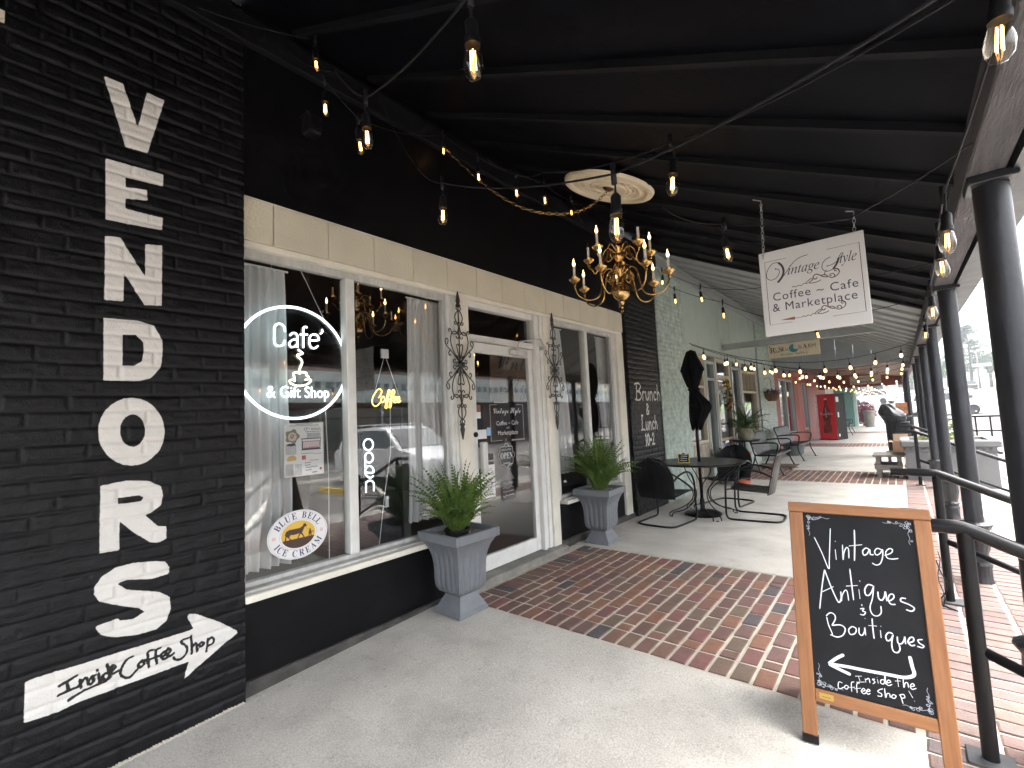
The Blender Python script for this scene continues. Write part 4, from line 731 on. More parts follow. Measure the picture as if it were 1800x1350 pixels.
b.prism([(oc[0]+.062+p[0]*.9, oc[1]-.026+p[1]*.85) for p in girl], pt, *WALL, 0, .0012); b.prism(el((oc[0]+.093, oc[1]), .006, .004, 10), pt, *WALL, 0, .0012); b.ribbon([(oc[0]+.048, oc[1]+.036), (oc[0]+.056, oc[1]+.02), (oc[0]+.066, oc[1]+.016)], .0012, pt, *WALL, d=.0012)
b.build('silhouette', mat('sticker_brown', (.05, .022, .015), .5), ov)
b = MB()
def arc_text(s, a0, a1, rx, rz, inward):
    cs = [0]; wd = {'I': .55, ' ': .55, 'L': .9, 'E': .9, 'M': 1.25, 'B': 1, 'U': 1.1, 'C': 1.05, 'R': 1.05, 'A': 1.1}
    for ch in s: cs.append(cs[-1]+wd.get(ch, 1))
    for i, ch in enumerate(s):
        if ch == ' ': continue
        a = a0+(a1-a0)*((cs[i]+cs[i+1])/2/cs[-1]); tx_, tz = -rx*math.sin(a), rz*math.cos(a); L_ = math.hypot(tx_, tz); tx_, tz = tx_/L_, tz/L_
        if not inward: ux, uy = Vector((0, -tx_, -tz)), Vector((0, -tz, tx_)) if False else Vector((0, tz, -tx_))*-1
        else: ux, uy = Vector((0, tx_, tz)), Vector((0, -tz, tx_))
        if not inward: uy = Vector((0, tz, -tx_))
        p = Vector((pt[0], oc[0]+rx*math.cos(a), oc[1]+rz*math.sin(a)))
        if inward: uy = Vector((0, -tz, tx_))
        b.text(serif(ch), .058, p-uy*.019, ux, uy, X, d=.0006, xs=.82)
arc_text('BLUE BELL', R_(158), R_(22), .150, .117, False); arc_text('ICE CREAM', R_(202), R_(338), .150, .117, True)
b.build('lettering', NAVY, ov)
b = MB()
for sg in (-1, 1): b.ribbon([(oc[0]+sg*.152-.008, oc[1]-.008), (oc[0]+sg*.152+.008, oc[1]-.008), (oc[0]+sg*.152+.008, oc[1]+.008), (oc[0]+sg*.152-.008, oc[1]+.008)], .003, pt, *WALL, d=.0004, n=1, closed=True); b.prism(el((oc[0]+sg*.152, oc[1]), .003, .003, 8), pt, *WALL, 0, .0006)
b.build('ornament', mat('red_ink', (.5, .12, .12), .5), ov)
# sheer curtains
SHEER = sheer('sheer_voile', (.92, .92, .92), .92)
def curtain(label, y0t, y1t, y0b, y1b, zb, seed, x=-.23):
    t = thing('curtain', label, 'curtain', (x, (y0t+y1t)/2, zb)); rs = random.Random(seed); ph = [rs.uniform(0, 6) for _ in range(4)]; P_ = []
    for i in range(25):
        f = i/24; z = 2.47+(zb-2.47)*f; row = []
        for j in range(81):
            g_ = j/80; y = (y0t+(y0b-y0t)*f**.8)*(1-g_)+(y1t+(y1b-y1t)*f**.8)*g_
            row.append((x+(.012+.022*f)*(math.sin(g_*48+ph[0]+math.sin(f*3+ph[1])*.8)+.5*math.sin(g_*29+ph[2]+f*2)), y+.012*f*math.sin(f*9+ph[3]), z))
        P_.append(row)
    m = MB(); m.grid(P_); m.build('drape', SHEER, t, True)
    m = MB(); m.tube([(x, y0t-.02, 2.475), (x, y1t+.02, 2.475)], .008, 6); m.build('rod', WHITEP, t)
curtain('long white sheer curtain behind the round neon sign', 1.02, 1.41, .98, 1.46, .56, 1); curtain('white sheer curtain at the right side of the big window', 2.43, 2.80, 2.37, 2.78, .62, 2)
curtain('narrow white sheer curtain beside the scrollwork right of the door', 4.43, 4.72, 4.43, 4.88, .75, 3); curtain('white sheer curtain at the far edge of the second window', 5.57, 6.01, 5.68, 6.02, .6, 4)
# hung open sign and note sign on the door glass
os_ = thing('door_sign', 'clear scalloped OPEN sign hanging on the glass door', 'sign', (-.1, 3.47, .9)); pt = (-.10, 0, 0)
sc = [(3.465+(.125+.012*math.cos(8*a))*math.cos(a)*.92, 1.065+(.105+.01*math.cos(8*a))*math.sin(a)) for a in np.linspace(0, 2*math.pi, 64, endpoint=False)]
b = MB(); b.prism(sc, pt, *WALL, -.003, 0); b.build('plate', glass('smoky_acrylic', (.55, .57, .6), 1.), os_)
b = MB(); b.ribbon(sc, .005, pt, *WALL, d=.0006, n=1, closed=True); b.text(serif('OPEN'), .085, (pt[0], 3.465, 1.035), *WALL, xs=.78); b.text("COME IN WE'RE", .021, (pt[0], 3.465, 1.112), *WALL)
for zz in (.985, 1.145):
    for i in range(6): b.ribbon([(3.415+.016*i, zz), (3.424+.016*i, zz+.012), (3.432+.016*i, zz)], .003, pt, *WALL, d=.0006, n=3)
b.build('lettering', WH, os_); b = MB(); b.tube([(-.1, 3.44, 1.16), (-.1, 3.47, 1.23), (-.1, 3.50, 1.16)], .0015, 5); b.build('cord', CORD, os_)
ds = thing('door_sign', 'small clear hanging plaque with white hours lettering below the OPEN sign', 'sign', (-.1, 3.47, .66)); b = MB(); b.box(-.103, -.1, 3.37, 3.58, .64, .83); b.build('plate', glass('smoky_acrylic'), ds)
b = MB(); b.tube([(-.1, 3.39, .83), (-.1, 3.47, .955), (-.1, 3.56, .83)], .0015, 5); b.build('cord', CORD, ds)
b = MB(); rnd = random.Random(8)
for i in range(4): b.ribbon([(3.39+.016*j, .80-.04*i+rnd.uniform(-.008, .008)) for j in range(11)], .003, (-.0999, 0, 0), *WALL, d=.0006)
b.build('lettering', WH, ds)
nt_ = thing('paper_notice', 'white PUBLIC RESTROOM notice sheet taped low on the glass door', 'notice', (-.1, 3.16, .72)); b = MB(); b.box(-.1052, -.1046, 3.10, 3.29, .70, 1.0); b.build('sheet', PAPER, nt_)
b = MB(); b.text('PUBLIC', .036, (-.1046, 3.20, .945), *WALL); b.text('RESTROOM', .028, (-.1046, 3.20, .905), *WALL)
pt_ = PX; PX = -.1046
for z, a, c in ((.86, 3.13, 3.26), (.84, 3.15, 3.25), (.83, 3.12, 3.27), (.815, 3.14, 3.26), (.765, 3.13, 3.26), (.75, 3.14, 3.25)): line(a, c, z, .006)
b.build('lettering', INK, nt_); PX = pt_
# things inside the shop
chandelier('chandelier', 'dim brass chandelier hanging inside the shop behind the big window', (-1.5, 2.75, 2.45), .9, 3.15, dark=(1, 3, 4, 6, 8, 10))
chandelier('chandelier', 'small lit chandelier deep inside the shop seen through the door', (-2.3, 5.1, 2.15), .6, 3.15, dark=(2, 5))
bn = thing('hanging_banner', 'brown banner with black Vintage Style script inside above the door', 'banner', (-1.2, 5.2, 1.7)); b = MB(); b.box(-1.22, -1.2, 4.50, 5.98, 1.66, 2.42); b.build('board', mat('brown_banner', (.24, .16, .11), .7), bn)
for s_, z_, y_ in (('Vintage', 2.10, .36), ('Style', 1.78, .36)): b = MB(); b.text(script(s_), y_, (-1.2, 4.56 if s_[0] == 'V' else 4.72, z_), *WALL, align='LEFT'); b.build('lettering', INK, bn)
cb = thing('display_cabinet', 'grey green arched cabinet standing inside the shop behind the neon Coffee sign', 'cabinet', (-1.9, 2.9, .04)); CG = mat('cabinet_paint', (.17, .19, .17), .5, var=.15)
b = MB(); b.box(-2.2, -1.8, 2.35, 2.45, .04, 1.5); b.box(-2.2, -1.8, 3.5, 3.6, .04, 1.5); b.box(-2.25, -1.75, 2.3, 3.65, 1.5, 1.62, bev=.02); b.box(-2.2, -1.85, 2.45, 3.5, .04, .5)
ar = [(2.45, 1.5), (3.5, 1.5), (3.5, 1.2)]+[(2.975+.525*math.cos(a), 1.15+.25*math.sin(a)) for a in np.linspace(0, math.pi, 16)]+[(2.45, 1.2)]
b.prism(ar, (-1.84, 0, 0), *WALL, 0, .03); b.box(-2.2, -2.17, 2.45, 3.5, .5, 1.5); b.build('carcass', CG, cb); b = MB(); b.box(-2.16, -1.85, 2.452, 3.498, .9, .93); b.build('shelf', CG, cb)
tb = thing('draped_table', 'dark cloth covered table inside the big window', 'table', (-.9, 2.3, .04)); b = MB(); b.lathe([(.42, .04), (.40, .5), (.38, .82), (.36, .84), (0, .84)], 28, (-.95, 2.35, 0), flute=.03, nfl=9); b.build('cloth', mat('black_cloth', (.012, .012, .014), .9), tb, True, auto=50)
# ------------------------------------------------------------------ hanging shop sign
SIGNW = mat('sign_white', (.72, .72, .71), .35, var=.05, vscale=3); STEEL = mat('galvanised_steel', (.45, .45, .46), .4, metal=.8, var=.2, vscale=20)
hs_ = thing('hanging_sign', 'square white sign reading Vintage Style Coffee Cafe and Marketplace hung on chains', 'sign', (2.506, 3.55, 1.9)); sy = 3.55
b = MB(); b.box(2.214, 2.798, sy, sy+.02, 1.892, 2.472, bev=.003); b.build('board', SIGNW, hs_)
so_ = (0, sy, 0); b = MB()
for s in SGV[:1]+SGV[2:]+SGS[:1]+SGS[2:]: b.ribbon(s, .0042, so_, *FRONT, d=.0008)
b.ribbon(SGV[1], .013, so_, *FRONT, d=.0009); b.ribbon(SGS[1], .011, so_, *FRONT, d=.0009); b.prism(el(SGV[0][0], .005, .005, 12), so_, *FRONT, 0, .001); b.prism(el(SGS[0][0], .004, .004, 12), so_, *FRONT, 0, .001)
b.text(serif_it('intage'), .088, (2.377, sy, 2.288), *FRONT, align='LEFT', xs=.84, shear=.15, d=.0008); b.text(serif_it('tyle'), .088, (2.664, sy, 2.295), *FRONT, align='LEFT', xs=.74, shear=.15, d=.0008)
b.text('Coffee ~ Cafe', .078, (2.513, sy, 2.127), *FRONT, xs=.94, spacing=1.12, d=.0008); b.text('& Marketplace', .078, (2.505, sy, 2.054), *FRONT, xs=.93, spacing=1.1, d=.0008)
for x_, z_ in ((2.30, 2.127), (2.262, 2.054)): pass
b.build('lettering', INK, hs_)
b = MB(); BRN = mat('brown_ink', (.10, .05, .04), .5); RUST = mat('rust_ink', (.28, .10, .06), .5)
for s in ([(2.248, 2.403), (2.38, 2.403)], [(2.604, 2.399), (2.771, 2.399), (2.771, 1.967), (2.602, 1.967)], [(2.248, 2.403), (2.248, 1.968), (2.381, 1.968)]): b.ribbon(s, .004, so_, *FRONT, d=.0007, n=1)
b.build('border', BRN, hs_); b = MB()
def flourish(b, x0, x1, z):
    w_ = x1-x0; f = lambda *p: [(x0+w_*a, z+w_*c) for a, c in p]
    for s, wd in ((f((0, 0), (.04, .03), (.08, 0), (.14, .03), (.2, .01), (.26, .05), (.34, .02)), .004), (f((.3, .05), (.4, .13), (.45, .1), (.36, .04), (.5, .02), (.62, .06)), .005), (f((.55, .14), (.5, .1), (.46, .16), (.52, .22), (.6, .18), (.68, .12), (.76, .1)), .006), (f((.62, .16), (.7, .17), (.78, .1), (.84, .06), (.9, .1), (.86, .16), (.8, .14), (.84, .1)), .005), (f((.88, .06), (.97, .12), (.99, .2), (.93, .26), (.9, .22), (.95, .2)), .005), (f((.9, .28), (.98, .24), (1., .16)), .004)):
        b.ribbon(s, wd, so_, *FRONT, d=.0008)
flourish(b, 2.396, 2.66, 2.196); flourish(b, 2.437, 2.676, 1.99); b.build('flourish', BRN, hs_)
b = MB(); b.prism([(2.312, 1.991), (2.396, 1.981), (2.396, 2.001)], so_, *FRONT, 0, .001); b.prism([(2.396, 1.9895), (2.437, 1.9895), (2.437, 1.9925), (2.396, 1.9925)], so_, *FRONT, 0, .001); b.build('arrow', RUST, hs_)
def chain(b, p, q, lw=.008, ll=.016, r=.0022):
    p, q = Vector(p), Vector(q); d = (q-p); n = max(2, int(d.length/(ll*1.5))); d = d/n; dn = d.normalized(); s1 = dn.cross(Vector((.3, 1, .2))).normalized(); s2 = dn.cross(s1)
    for i in range(n):
        m = p+d*(i+.5); s = s1 if i % 2 else s2; b.tube([m+dn*ll*math.cos(a)+s*lw*math.sin(a) for a in np.linspace(0, 2*math.pi, 10, endpoint=False)], r, 5, True)
b = MB(); chain(b, (2.243, sy+.01, 2.43), (2.258, sy, 2.82)); chain(b, (2.243, sy-.012, 2.43), (2.243, sy+.01, 2.50)); b.tube([(2.21, sy, 2.865), (2.258, sy, 2.84), (2.258, sy, 2.80)], .004, 6); b.build('chain', STEEL, hs_)
b = MB(); chain(b, (2.752, sy+.01, 2.45), (2.76, sy, 2.58)); b.tube([(2.72, sy, 2.612), (2.76, sy, 2.60), (2.76, sy, 2.57)], .004, 6); b.build('chain', STEEL, hs_)
# ------------------------------------------------------------------ sandwich board
OAK = mat('oiled_oak', (.31, .135, .048), .42, col2=(.22, .085, .028), vscale=5, stretch=(14, 14, 1.1), bump=.12, bscale=16); OAKH = mat('oiled_oak_crosswise', (.31, .135, .048), .42, col2=(.23, .09, .03), vscale=5, stretch=(1.1, 14, 14), bump=.12, bscale=16)
SLATE = mat('chalkboard', (.011, .0115, .013), .5, var=.25, vscale=4, spec=.15); CHALK = mat('chalk_marker', (.72, .76, .80), .7); BRASSP = mat('brass_plate', (.45, .30, .06), .35, metal=.7)
ab = thing('sandwich_board', 'oak framed chalk sandwich board reading Vintage Antiques and Boutiques', 'sign')
F0 = ((0, 0, 0), X, Z, (0, -1, 0))
def part(name, m, fn, par=ab, **k): b = MB(); fn(b); return b.build(name, m, par, **k)
fr_ = part('front_frame', OAK, lambda b: (b.box(-.012, .042, -.012, .012, .028, .94, bev=.003), b.box(.436, .49, -.012, .012, .028, .94, bev=.003)))
part('rail', OAKH, lambda b: b.box(-.014, .492, -.013, .013, .9405, .985, bev=.003), fr_); part('rail', OAKH, lambda b: b.box(.0425, .4355, -.011, .011, .163, .2105, bev=.003), fr_)
part('rubber_foot', RUB, lambda b: b.box(-.014, .044, -.014, .014, 0, .03), fr_); part('rubber_foot', RUB, lambda b: b.box(.434, .492, -.014, .014, 0, .03), fr_)
part('plate', BRASSP, lambda b: b.box(.058, .108, -.0125, -.0112, .178, .2), fr_); part('plate_print', INK, lambda b: b.box(.068, .098, -.0129, -.0126, .186, .1885), fr_)
pn = part('chalk_panel', SLATE, lambda b: b.box(.0425, .4355, -.003, .004, .211, .94))
oo = (0, -.003, 0)
def chalk(b):
    for s in CH: b.ribbon(s, random.uniform(.0036, .0049), oo, *FRONT, d=.0006)
    for s in CHA: b.ribbon(s, .0115, oo, *FRONT, d=.0006)
    for s in CHS: b.ribbon(s, .003, oo, *FRONT, d=.0006)
part('chalk_writing', CHALK, chalk, pn)
def corner(b):
    rs = random.Random(4)
    for (cx_, cz_, sx, sz_) in ((.055, .928, 1, -1), (.424, .928, -1, -1), (.055, .222, 1, 1), (.424, .222, -1, 1)):
        for k in range(16):
            a = k/15; L_ = .085*(1-.1*rs.random()); horiz = k % 2
            for t in (rs.random()*.9,):
                px, pz = (t*L_, rs.random()*.018*(1.2-t)) if horiz else (rs.random()*.018*(1.2-t), t*L_)
                r0 = .0035+.006*rs.random()*(1.1-t)
                sp_ = [(cx_+sx*(px+r0*(1-.05*i)*math.cos(i*.9)), cz_+sz_*(pz+r0*(1-.05*i)*math.sin(i*.9)*.8)) for i in range(9)]
                b.ribbon(sp_, .0014, oo, *FRONT, d=.0005, n=3)
        b.ribbon([(cx_+sx*t*.09, cz_+sz_*(.004+.006*abs(math.sin(t*9)))) for t in np.linspace(0, 1, 12)], .0014, oo, *FRONT, d=.0005, n=2)
        b.ribbon([(cx_+sx*(.004+.006*abs(math.sin(t*9))), cz_+sz_*t*.09) for t in np.linspace(0, 1, 12)], .0014, oo, *FRONT, d=.0005, n=2)
part('corner_ornament', mat('grey_print', (.42, .45, .5), .6), corner, pn)
ang = R_(24)
def bk(p): c, s = math.cos(ang), math.sin(ang); y, z = p[1]-.0, p[2]-.975; return (p[0], .018+y*c-z*s, .975+y*s+z*c)
def back(b):
    for x0, x1, z0, z1 in ((-.01, .042, .03, .97), (.436, .488, .03, .97), (.042, .436, .16, .21)): b.hexa([bk(q) for q in ((x0, -.011, z0), (x1, -.011, z0), (x1, .011, z0), (x0, .011, z0), (x0, -.011, z1), (x1, -.011, z1), (x1, .011, z1), (x0, .011, z1))])
bf = part('back_frame', OAK, back); part('chalk_panel', SLATE, lambda b: b.hexa([bk(q) for q in ((.042, -.004, .21), (.436, -.004, .21), (.436, .003, .21), (.042, .003, .21), (.042, -.004, .96), (.436, -.004, .96), (.436, .003, .96), (.042, .003, .96))]))
part('hinge', STEEL, lambda b: (b.box(.03, .08, -.012, .03, .9855, .9885), b.box(.40, .45, -.012, .03, .9855, .9885)))
ab.location = (2.456, 2.362, fz(2.36)); ab.rotation_euler = (R_(-12), 0, R_(3.1))
# ------------------------------------------------------------------ planters with ferns
STONE = mat('grey_resin_planter', (.14, .15, .164), .6, bump=.25, bscale=90, var=.12, vscale=6, speck=.12)
def planter(loc, label, rz):
    t = thing('planter', label, 'planter', group='square grey urn planters by the door')
    prof = [(.140, 0), (.140, .028), (.132, .034), (.132, .04), (.085, .125), (.083, .135), (.115, .155), (.132, .185), (.138, .23), (.138, .30), (.141, .36), (.15, .42), (.168, .475), (.195, .52), (.205, .532)]
    b = MB(); N = 30; rows = []
    for k, (h, z) in enumerate(prof):
        rib = max(0, min(1, (z-.15)/.03))*max(0, min(1, (.53-z)/.05)); row = []
        for s in range(4):
            for i in range(N):
                f = -1+2*i/N; o = .010*rib*(abs(math.sin((f+1)*math.pi*2.5))**.6-.9); c_ = h+o if abs(f) < .999 else h
                p = (f*h, -c_); a = s*math.pi/2; row.append((p[0]*math.cos(a)-p[1]*math.sin(a), p[0]*math.sin(a)+p[1]*math.cos(a), z))
        rows.append(row)
    n = len(rows[0]); b.add([q for r in rows for q in r], [(k*n+i, k*n+(i+1) % n, (k+1)*n+(i+1) % n, (k+1)*n+i) for k in range(len(rows)-1) for i in range(n)]+[tuple(range(n-1, -1, -1))])
    b.build('urn', STONE, t, True, auto=40)
    b = MB(); o_, i_ = .222, .19
    for (a0, a1, b0, b1) in ((-o_, o_, -o_, -i_), (-o_, o_, i_, o_), (-o_, -i_, -i_+.0005, i_-.0005), (i_, o_, -i_+.0005, i_-.0005)): b.box(a0, a1, b0, b1, .534, .60, bev=.004)
    b.build('rim', STONE, t)
    b = MB(); b.box(-.1899, .1899, -.1899, .1899, .535, .562)
    for i in range(40): r = random.uniform(.012, .028); b.lathe([(0, -r*.5), (r, -r*.2), (r*.9, r*.3), (0, r*.55)], 6, (random.uniform(-.165, .165), random.uniform(-.165, .165), .566))
    b.build('soil', mat('soil_and_stones', (.09, .075, .06), .9, col2=(.3, .27, .22), vscale=25, bump=.6, bscale=60), t, True, auto=30)
    t.location = loc; t.rotation_euler = (0, 0, rz); return t
planter((.215, 2.50, fz(2.5)), 'grey urn planter left of the glass door, nearer the viewer', R_(-2)); planter((.19, 4.71, 0), 'grey urn planter right of the glass door, in front of the second window', R_(3))
FERN = leafmat('fern_green', (.03, .09, .012), (.17, .27, .06)); FERND = leafmat('fern_dark', (.028, .07, .016), (.06, .12, .025)); STEM = mat('fern_stem', (.12, .13, .03), .6)
def fern(label, loc, n, hgt, spread, seed, material, pot=False, leaf=.03, upright=.55, extra=(), cat='plant'):
    rs = random.Random(seed); t = thing('fern', label, cat); L = MB(); S = MB()
    def frond(az, ln, lean, droop):
        d = Vector((math.cos(az), math.sin(az), 0)); side = Vector((-math.sin(az), math.cos(az), 0)); p = Vector((rs.uniform(-.05, .05), rs.uniform(-.05, .05), 0)); pts = []; el_ = math.pi/2-lean; tw = rs.uniform(-.9, .9)
        N = 22
        for i in range(N+1):
            pts.append(p.copy()); f = i/N; e = el_-droop*f**1.6; p = p+(d*math.cos(e)+Vector((0, 0, 1))*math.sin(e)+side*tw*.18*f)*(ln/N)
        S.tube(pts[::2], [.0022*(1-.7*i/len(pts[::2])) for i in range(len(pts[::2]))], 4)
        for i in range(2, N):
            f = i/N; w_ = leaf*(min(1, f*4)*(1-f**2.2)+.12)*rs.uniform(.8, 1.15)
            tg = (pts[i+1]-pts[i-1]).normalized(); up = side.cross(tg).normalized()
            sd_ = (side*math.cos(tw)+up*math.sin(tw)).normalized()
            for sg in (-1, 1):
                o = pts[i]; tip = o+sd_*sg*w_*1.1+tg*w_*.3+up*rs.uniform(-.35, .2)*w_; hw = tg*(ln/N*.36); mid = o.lerp(tip, .5)+up*.12*w_
                L.add([o-hw*.6, o+hw*.6, mid+hw, tip, mid-hw], [(0, 1, 2, 4), (4, 2, 3)])
    for i in range(n):
        az = rs.uniform(0, 2*math.pi); k = rs.random(); frond(az, hgt*(.6+.5*rs.random()), .04+upright*k*spread, (.25+1.3*k)*spread)
    for az, ln, lean, droop in extra: frond(az, ln, lean, droop)
    L.build('fronds', material, t); S.build('stems', STEM, t)
    if pot: b = MB(); b.lathe([(.075, -.05), (.09, .05), (.096, .05), (.096, .065), (.085, .065), (.07, .03), (0, .03)], 20, (.06, -.06, 0)); b.build('nursery_pot', RUB, t, True, auto=40)
    t.location = loc; return t
fern('green fern with a long stray frond in the planter left of the door', (.20, 2.50, .555), 150, .54, .95, 3, FERN, True, extra=[(R_(215), .36, .8, .5), (R_(250), .34, .7, 1.), (R_(20), .4, .7, .6)])
fern('bright green bushy fern in the planter right of the door', (.19, 4.71, .56), 165, .62, .95, 5, FERN, leaf=.033, upright=.6, extra=[(R_(75), .52, .9, .7), (R_(60), .48, .8, .9)])
# ------------------------------------------------------------------ wrought iron ornaments on the pilasters
IRON = mat('wrought_iron', (.010, .009, .009), .45, bump=.2, bscale=90)
ST_ = [([(.115, .275), (.124, .29), (.112, .303), (.096, .29), (.086, .264), (.05, .262), (.018, .285), (.005, .33)]), [(.012, .262), (.05, .287), (.09, .262), (.104, .2), (.085, .13), (.045, .07), (.008, .03)], [(.145, .165), (.133, .198), (.15, .216), (.168, .19), (.15, .15), (.1, .11), (.05, .06), (.01, .02)], [(.098, .108), (.115, .115), (.131, .09), (.12, .07), (.106, .083)], [(.005, .05), (.03, .13), (.036, .165), (.022, .177), (.01, .162)],
       [(.0, .25), (.018, .225), (.034, .23), (.036, .245)], [(.002, .33), (.03, .37), (.045, .41), (.03, .45), (.004, .475)], [(.0, .375), (.03, .35), (.047, .352), (.05, .367), (.036, .375)], [(.004, .475), (.022, .482), (.028, .497), (.016, .504)], [(0, 0), (.04, .022), (.07, .008), (.082, .028), (.066, .044), (.055, .03)], [(.0, .01), (.03, .045), (.05, .06), (.038, .076), (.024, .06)], [(.0, .0), (.035, .012), (.05, .0)]]
def scroll(label, y, zc, hh, x=-.01):
    t = thing('iron_scrollwork', label, 'wall ornament', (x, y, zc-hh), group='wrought iron scroll ornaments beside the door'); k = hh/.645
    b = MB(); b.tube([(x, y, zc-.56*k), (x, y, zc+.56*k)], .0055, 6); b.build('spine', IRON, t, True)
    for nm, sgw in (('upper_scroll', 1), ('lower_scroll', -1)):
        b = MB()
        for s in ST_:
            for su in (-1, 1): b.tube([(x+.004, y+su*p[0]*k, zc+sgw*p[1]*k) for p in catmull(s, 5)], .0046, 6)
        b.build(nm, IRON, t, True)
        b = MB(); b.prism([(0, .645*k), (.022*k, .56*k), (.013*k, .535*k), (.028*k, .515*k), (.014*k, .505*k), (-.014*k, .505*k), (-.028*k, .515*k), (-.013*k, .535*k), (-.022*k, .56*k)], (x-.006, y, zc), Y, (0, 0, sgw), X, 0, .014); b.build('spear', IRON, t)
    b = MB(); b.lathe([(.0, .028), (.012, .024), (.018, .014), (.03, .01), (.034, 0)], 14, (x, y, zc), 'x', flute=.15, nfl=7); b.build('rosette', IRON, t, True)
scroll('black iron scroll ornament on the pilaster left of the door', 2.80, 1.905, .645); scroll('black iron scroll ornament on the narrow pilaster right of the door', 4.235, 1.925, .645)
# ------------------------------------------------------------------ patio set
tx_, ty_ = .70, 6.58
pt_t = thing('patio_table', 'round black metal patio table with curved wire legs and a centre pole', 'table', (tx_, ty_, 0))
b = MB(); b.lathe([(0, .69), (.56, .692), (.575, .70), (.575, .715), (.565, .72), (.5, .716), (.03, .716), (.028, .70)], 56, (tx_, ty_, 0)); b.build('tabletop', BLACKMET, pt_t, True, auto=30)
for k in range(4):
    a = R_(40)+k*math.pi/2; b = MB()
    for da in (-.12, .12):
        q = lambda r, z, w_=0: (tx_+r*math.cos(a+da*(1 if r > .3 else 2.2)), ty_+r*math.sin(a+da*(1 if r > .3 else 2.2)), z)
        b.tube(catmull([q(.5, .69), q(.44, .6), q(.24, .45), q(.12, .33), q(.13, .2), q(.26, .1), q(.40, .06), q(.44, .03), q(.44, .006)], 5), .0075, 6)
    b.lathe([(.018, 0), (.016, .008), (0, .01)], 10, (tx_+.44*math.cos(a), ty_+.44*math.sin(a), 0)); b.build('leg', BLACKMET, pt_t, True)
um = thing('umbrella', 'folded black patio umbrella tied at the waist standing through the table', 'umbrella', (tx_, ty_, 0))
b = MB(); b.tube([(tx_, ty_, .03), (tx_, ty_, 2.26)], .021, 12); b.build('pole', BLACKMET, um, True)
b = MB(); b.lathe([(.0, 0), (.235, 0), (.24, .02), (.2, .045), (.05, .06), (.03, .07), (.03, .20), (.026, .21)], 32, (tx_, ty_, 0.002)); b.build('base', BLACKMET, um, True, auto=40)
CLOTH = mat('black_canvas', (.004, .004, .005), .9, spec=.05, bump=.5, bscale=14, stretch=(1, 1, .25), var=.3, vscale=6)
prof = [(2.255, .02, 0), (2.24, .065, 0), (2.15, .095, .0), (2.03, .14, .01), (1.975, .16, .012), (1.95, .145, .005), (1.85, .115, 0), (1.76, .085, -.005), (1.715, .060, 0), (1.68, .066, .004), (1.60, .105, .03), (1.53, .14, .058), (1.47, .155, .07), (1.43, .15, .066), (1.34, .125, .04), (1.25, .095, .015), (1.19, .072, 0), (1.17, .06, 0)]
rows = []
for z, r, sh in prof:
    row = []
    for i in range(64):
        a = 2*math.pi*i/64; fold = 1+.085*math.sin(a*7+z*2.2)*(0.3 if r < .08 else 1)+.09*math.sin(a*3+z*5)+.05*math.sin(a*13+z*11); rr2 = r*fold*.92
        row.append((tx_+rr2*math.cos(a)+sh, ty_+rr2*math.sin(a)-sh*.2, z+(.035*math.sin(a*8+1) if z < 1.25 else 0)))
    row.append(row[0]); rows.append(row)
b = MB(); b.grid(rows); b.build('canopy', CLOTH, um, True)
b = MB(); b.tube([(tx_+.07*math.cos(a), ty_+.07*math.sin(a), 1.71+.01*math.sin(a)) for a in np.linspace(0, 2*math.pi, 24, endpoint=False)], .012, 6, True); b.build('tie', CLOTH, um, True)
tc_ = thing('table_sign', 'small yellow edged chalk card standing on the patio table', 'sign', (.60, 6.28, .72)); uxs = Vector((.93, .36, 0)).normalized(); uys = Vector((-.12, .3, .95)).normalized(); uns = uxs.cross(uys)
sh_ = [(-.075, .005), (-.035, .0), (0, .008), (.035, 0), (.075, .005), (.068, .05), (.078, .10), (.07, .135), (.04, .125), (0, .15), (-.04, .125), (-.07, .135), (-.078, .1), (-.068, .05)]
b = MB(); b.prism(sh_, (.60, 6.28, .721), uxs, uys, uns, -.006, 0); b.build('edge', mat('yellow_paint', (.6, .45, .06), .5), tc_)
b = MB(); b.prism([(p[0]*.86, .01+p[1]*.86) for p in sh_], (.60, 6.28, .721), uxs, uys, uns, 0, .0015); b.build('face', SLATE, tc_); b = MB()
for i in range(4): b.ribbon([(-.045+.012*j+.004*i, .035+.026*i+random.uniform(-.004, .004)) for j in range(8)], .005, (.60, 6.28, .721), uxs, uys, uns, d=.002)
b.build('writing', CHALK, tc_)
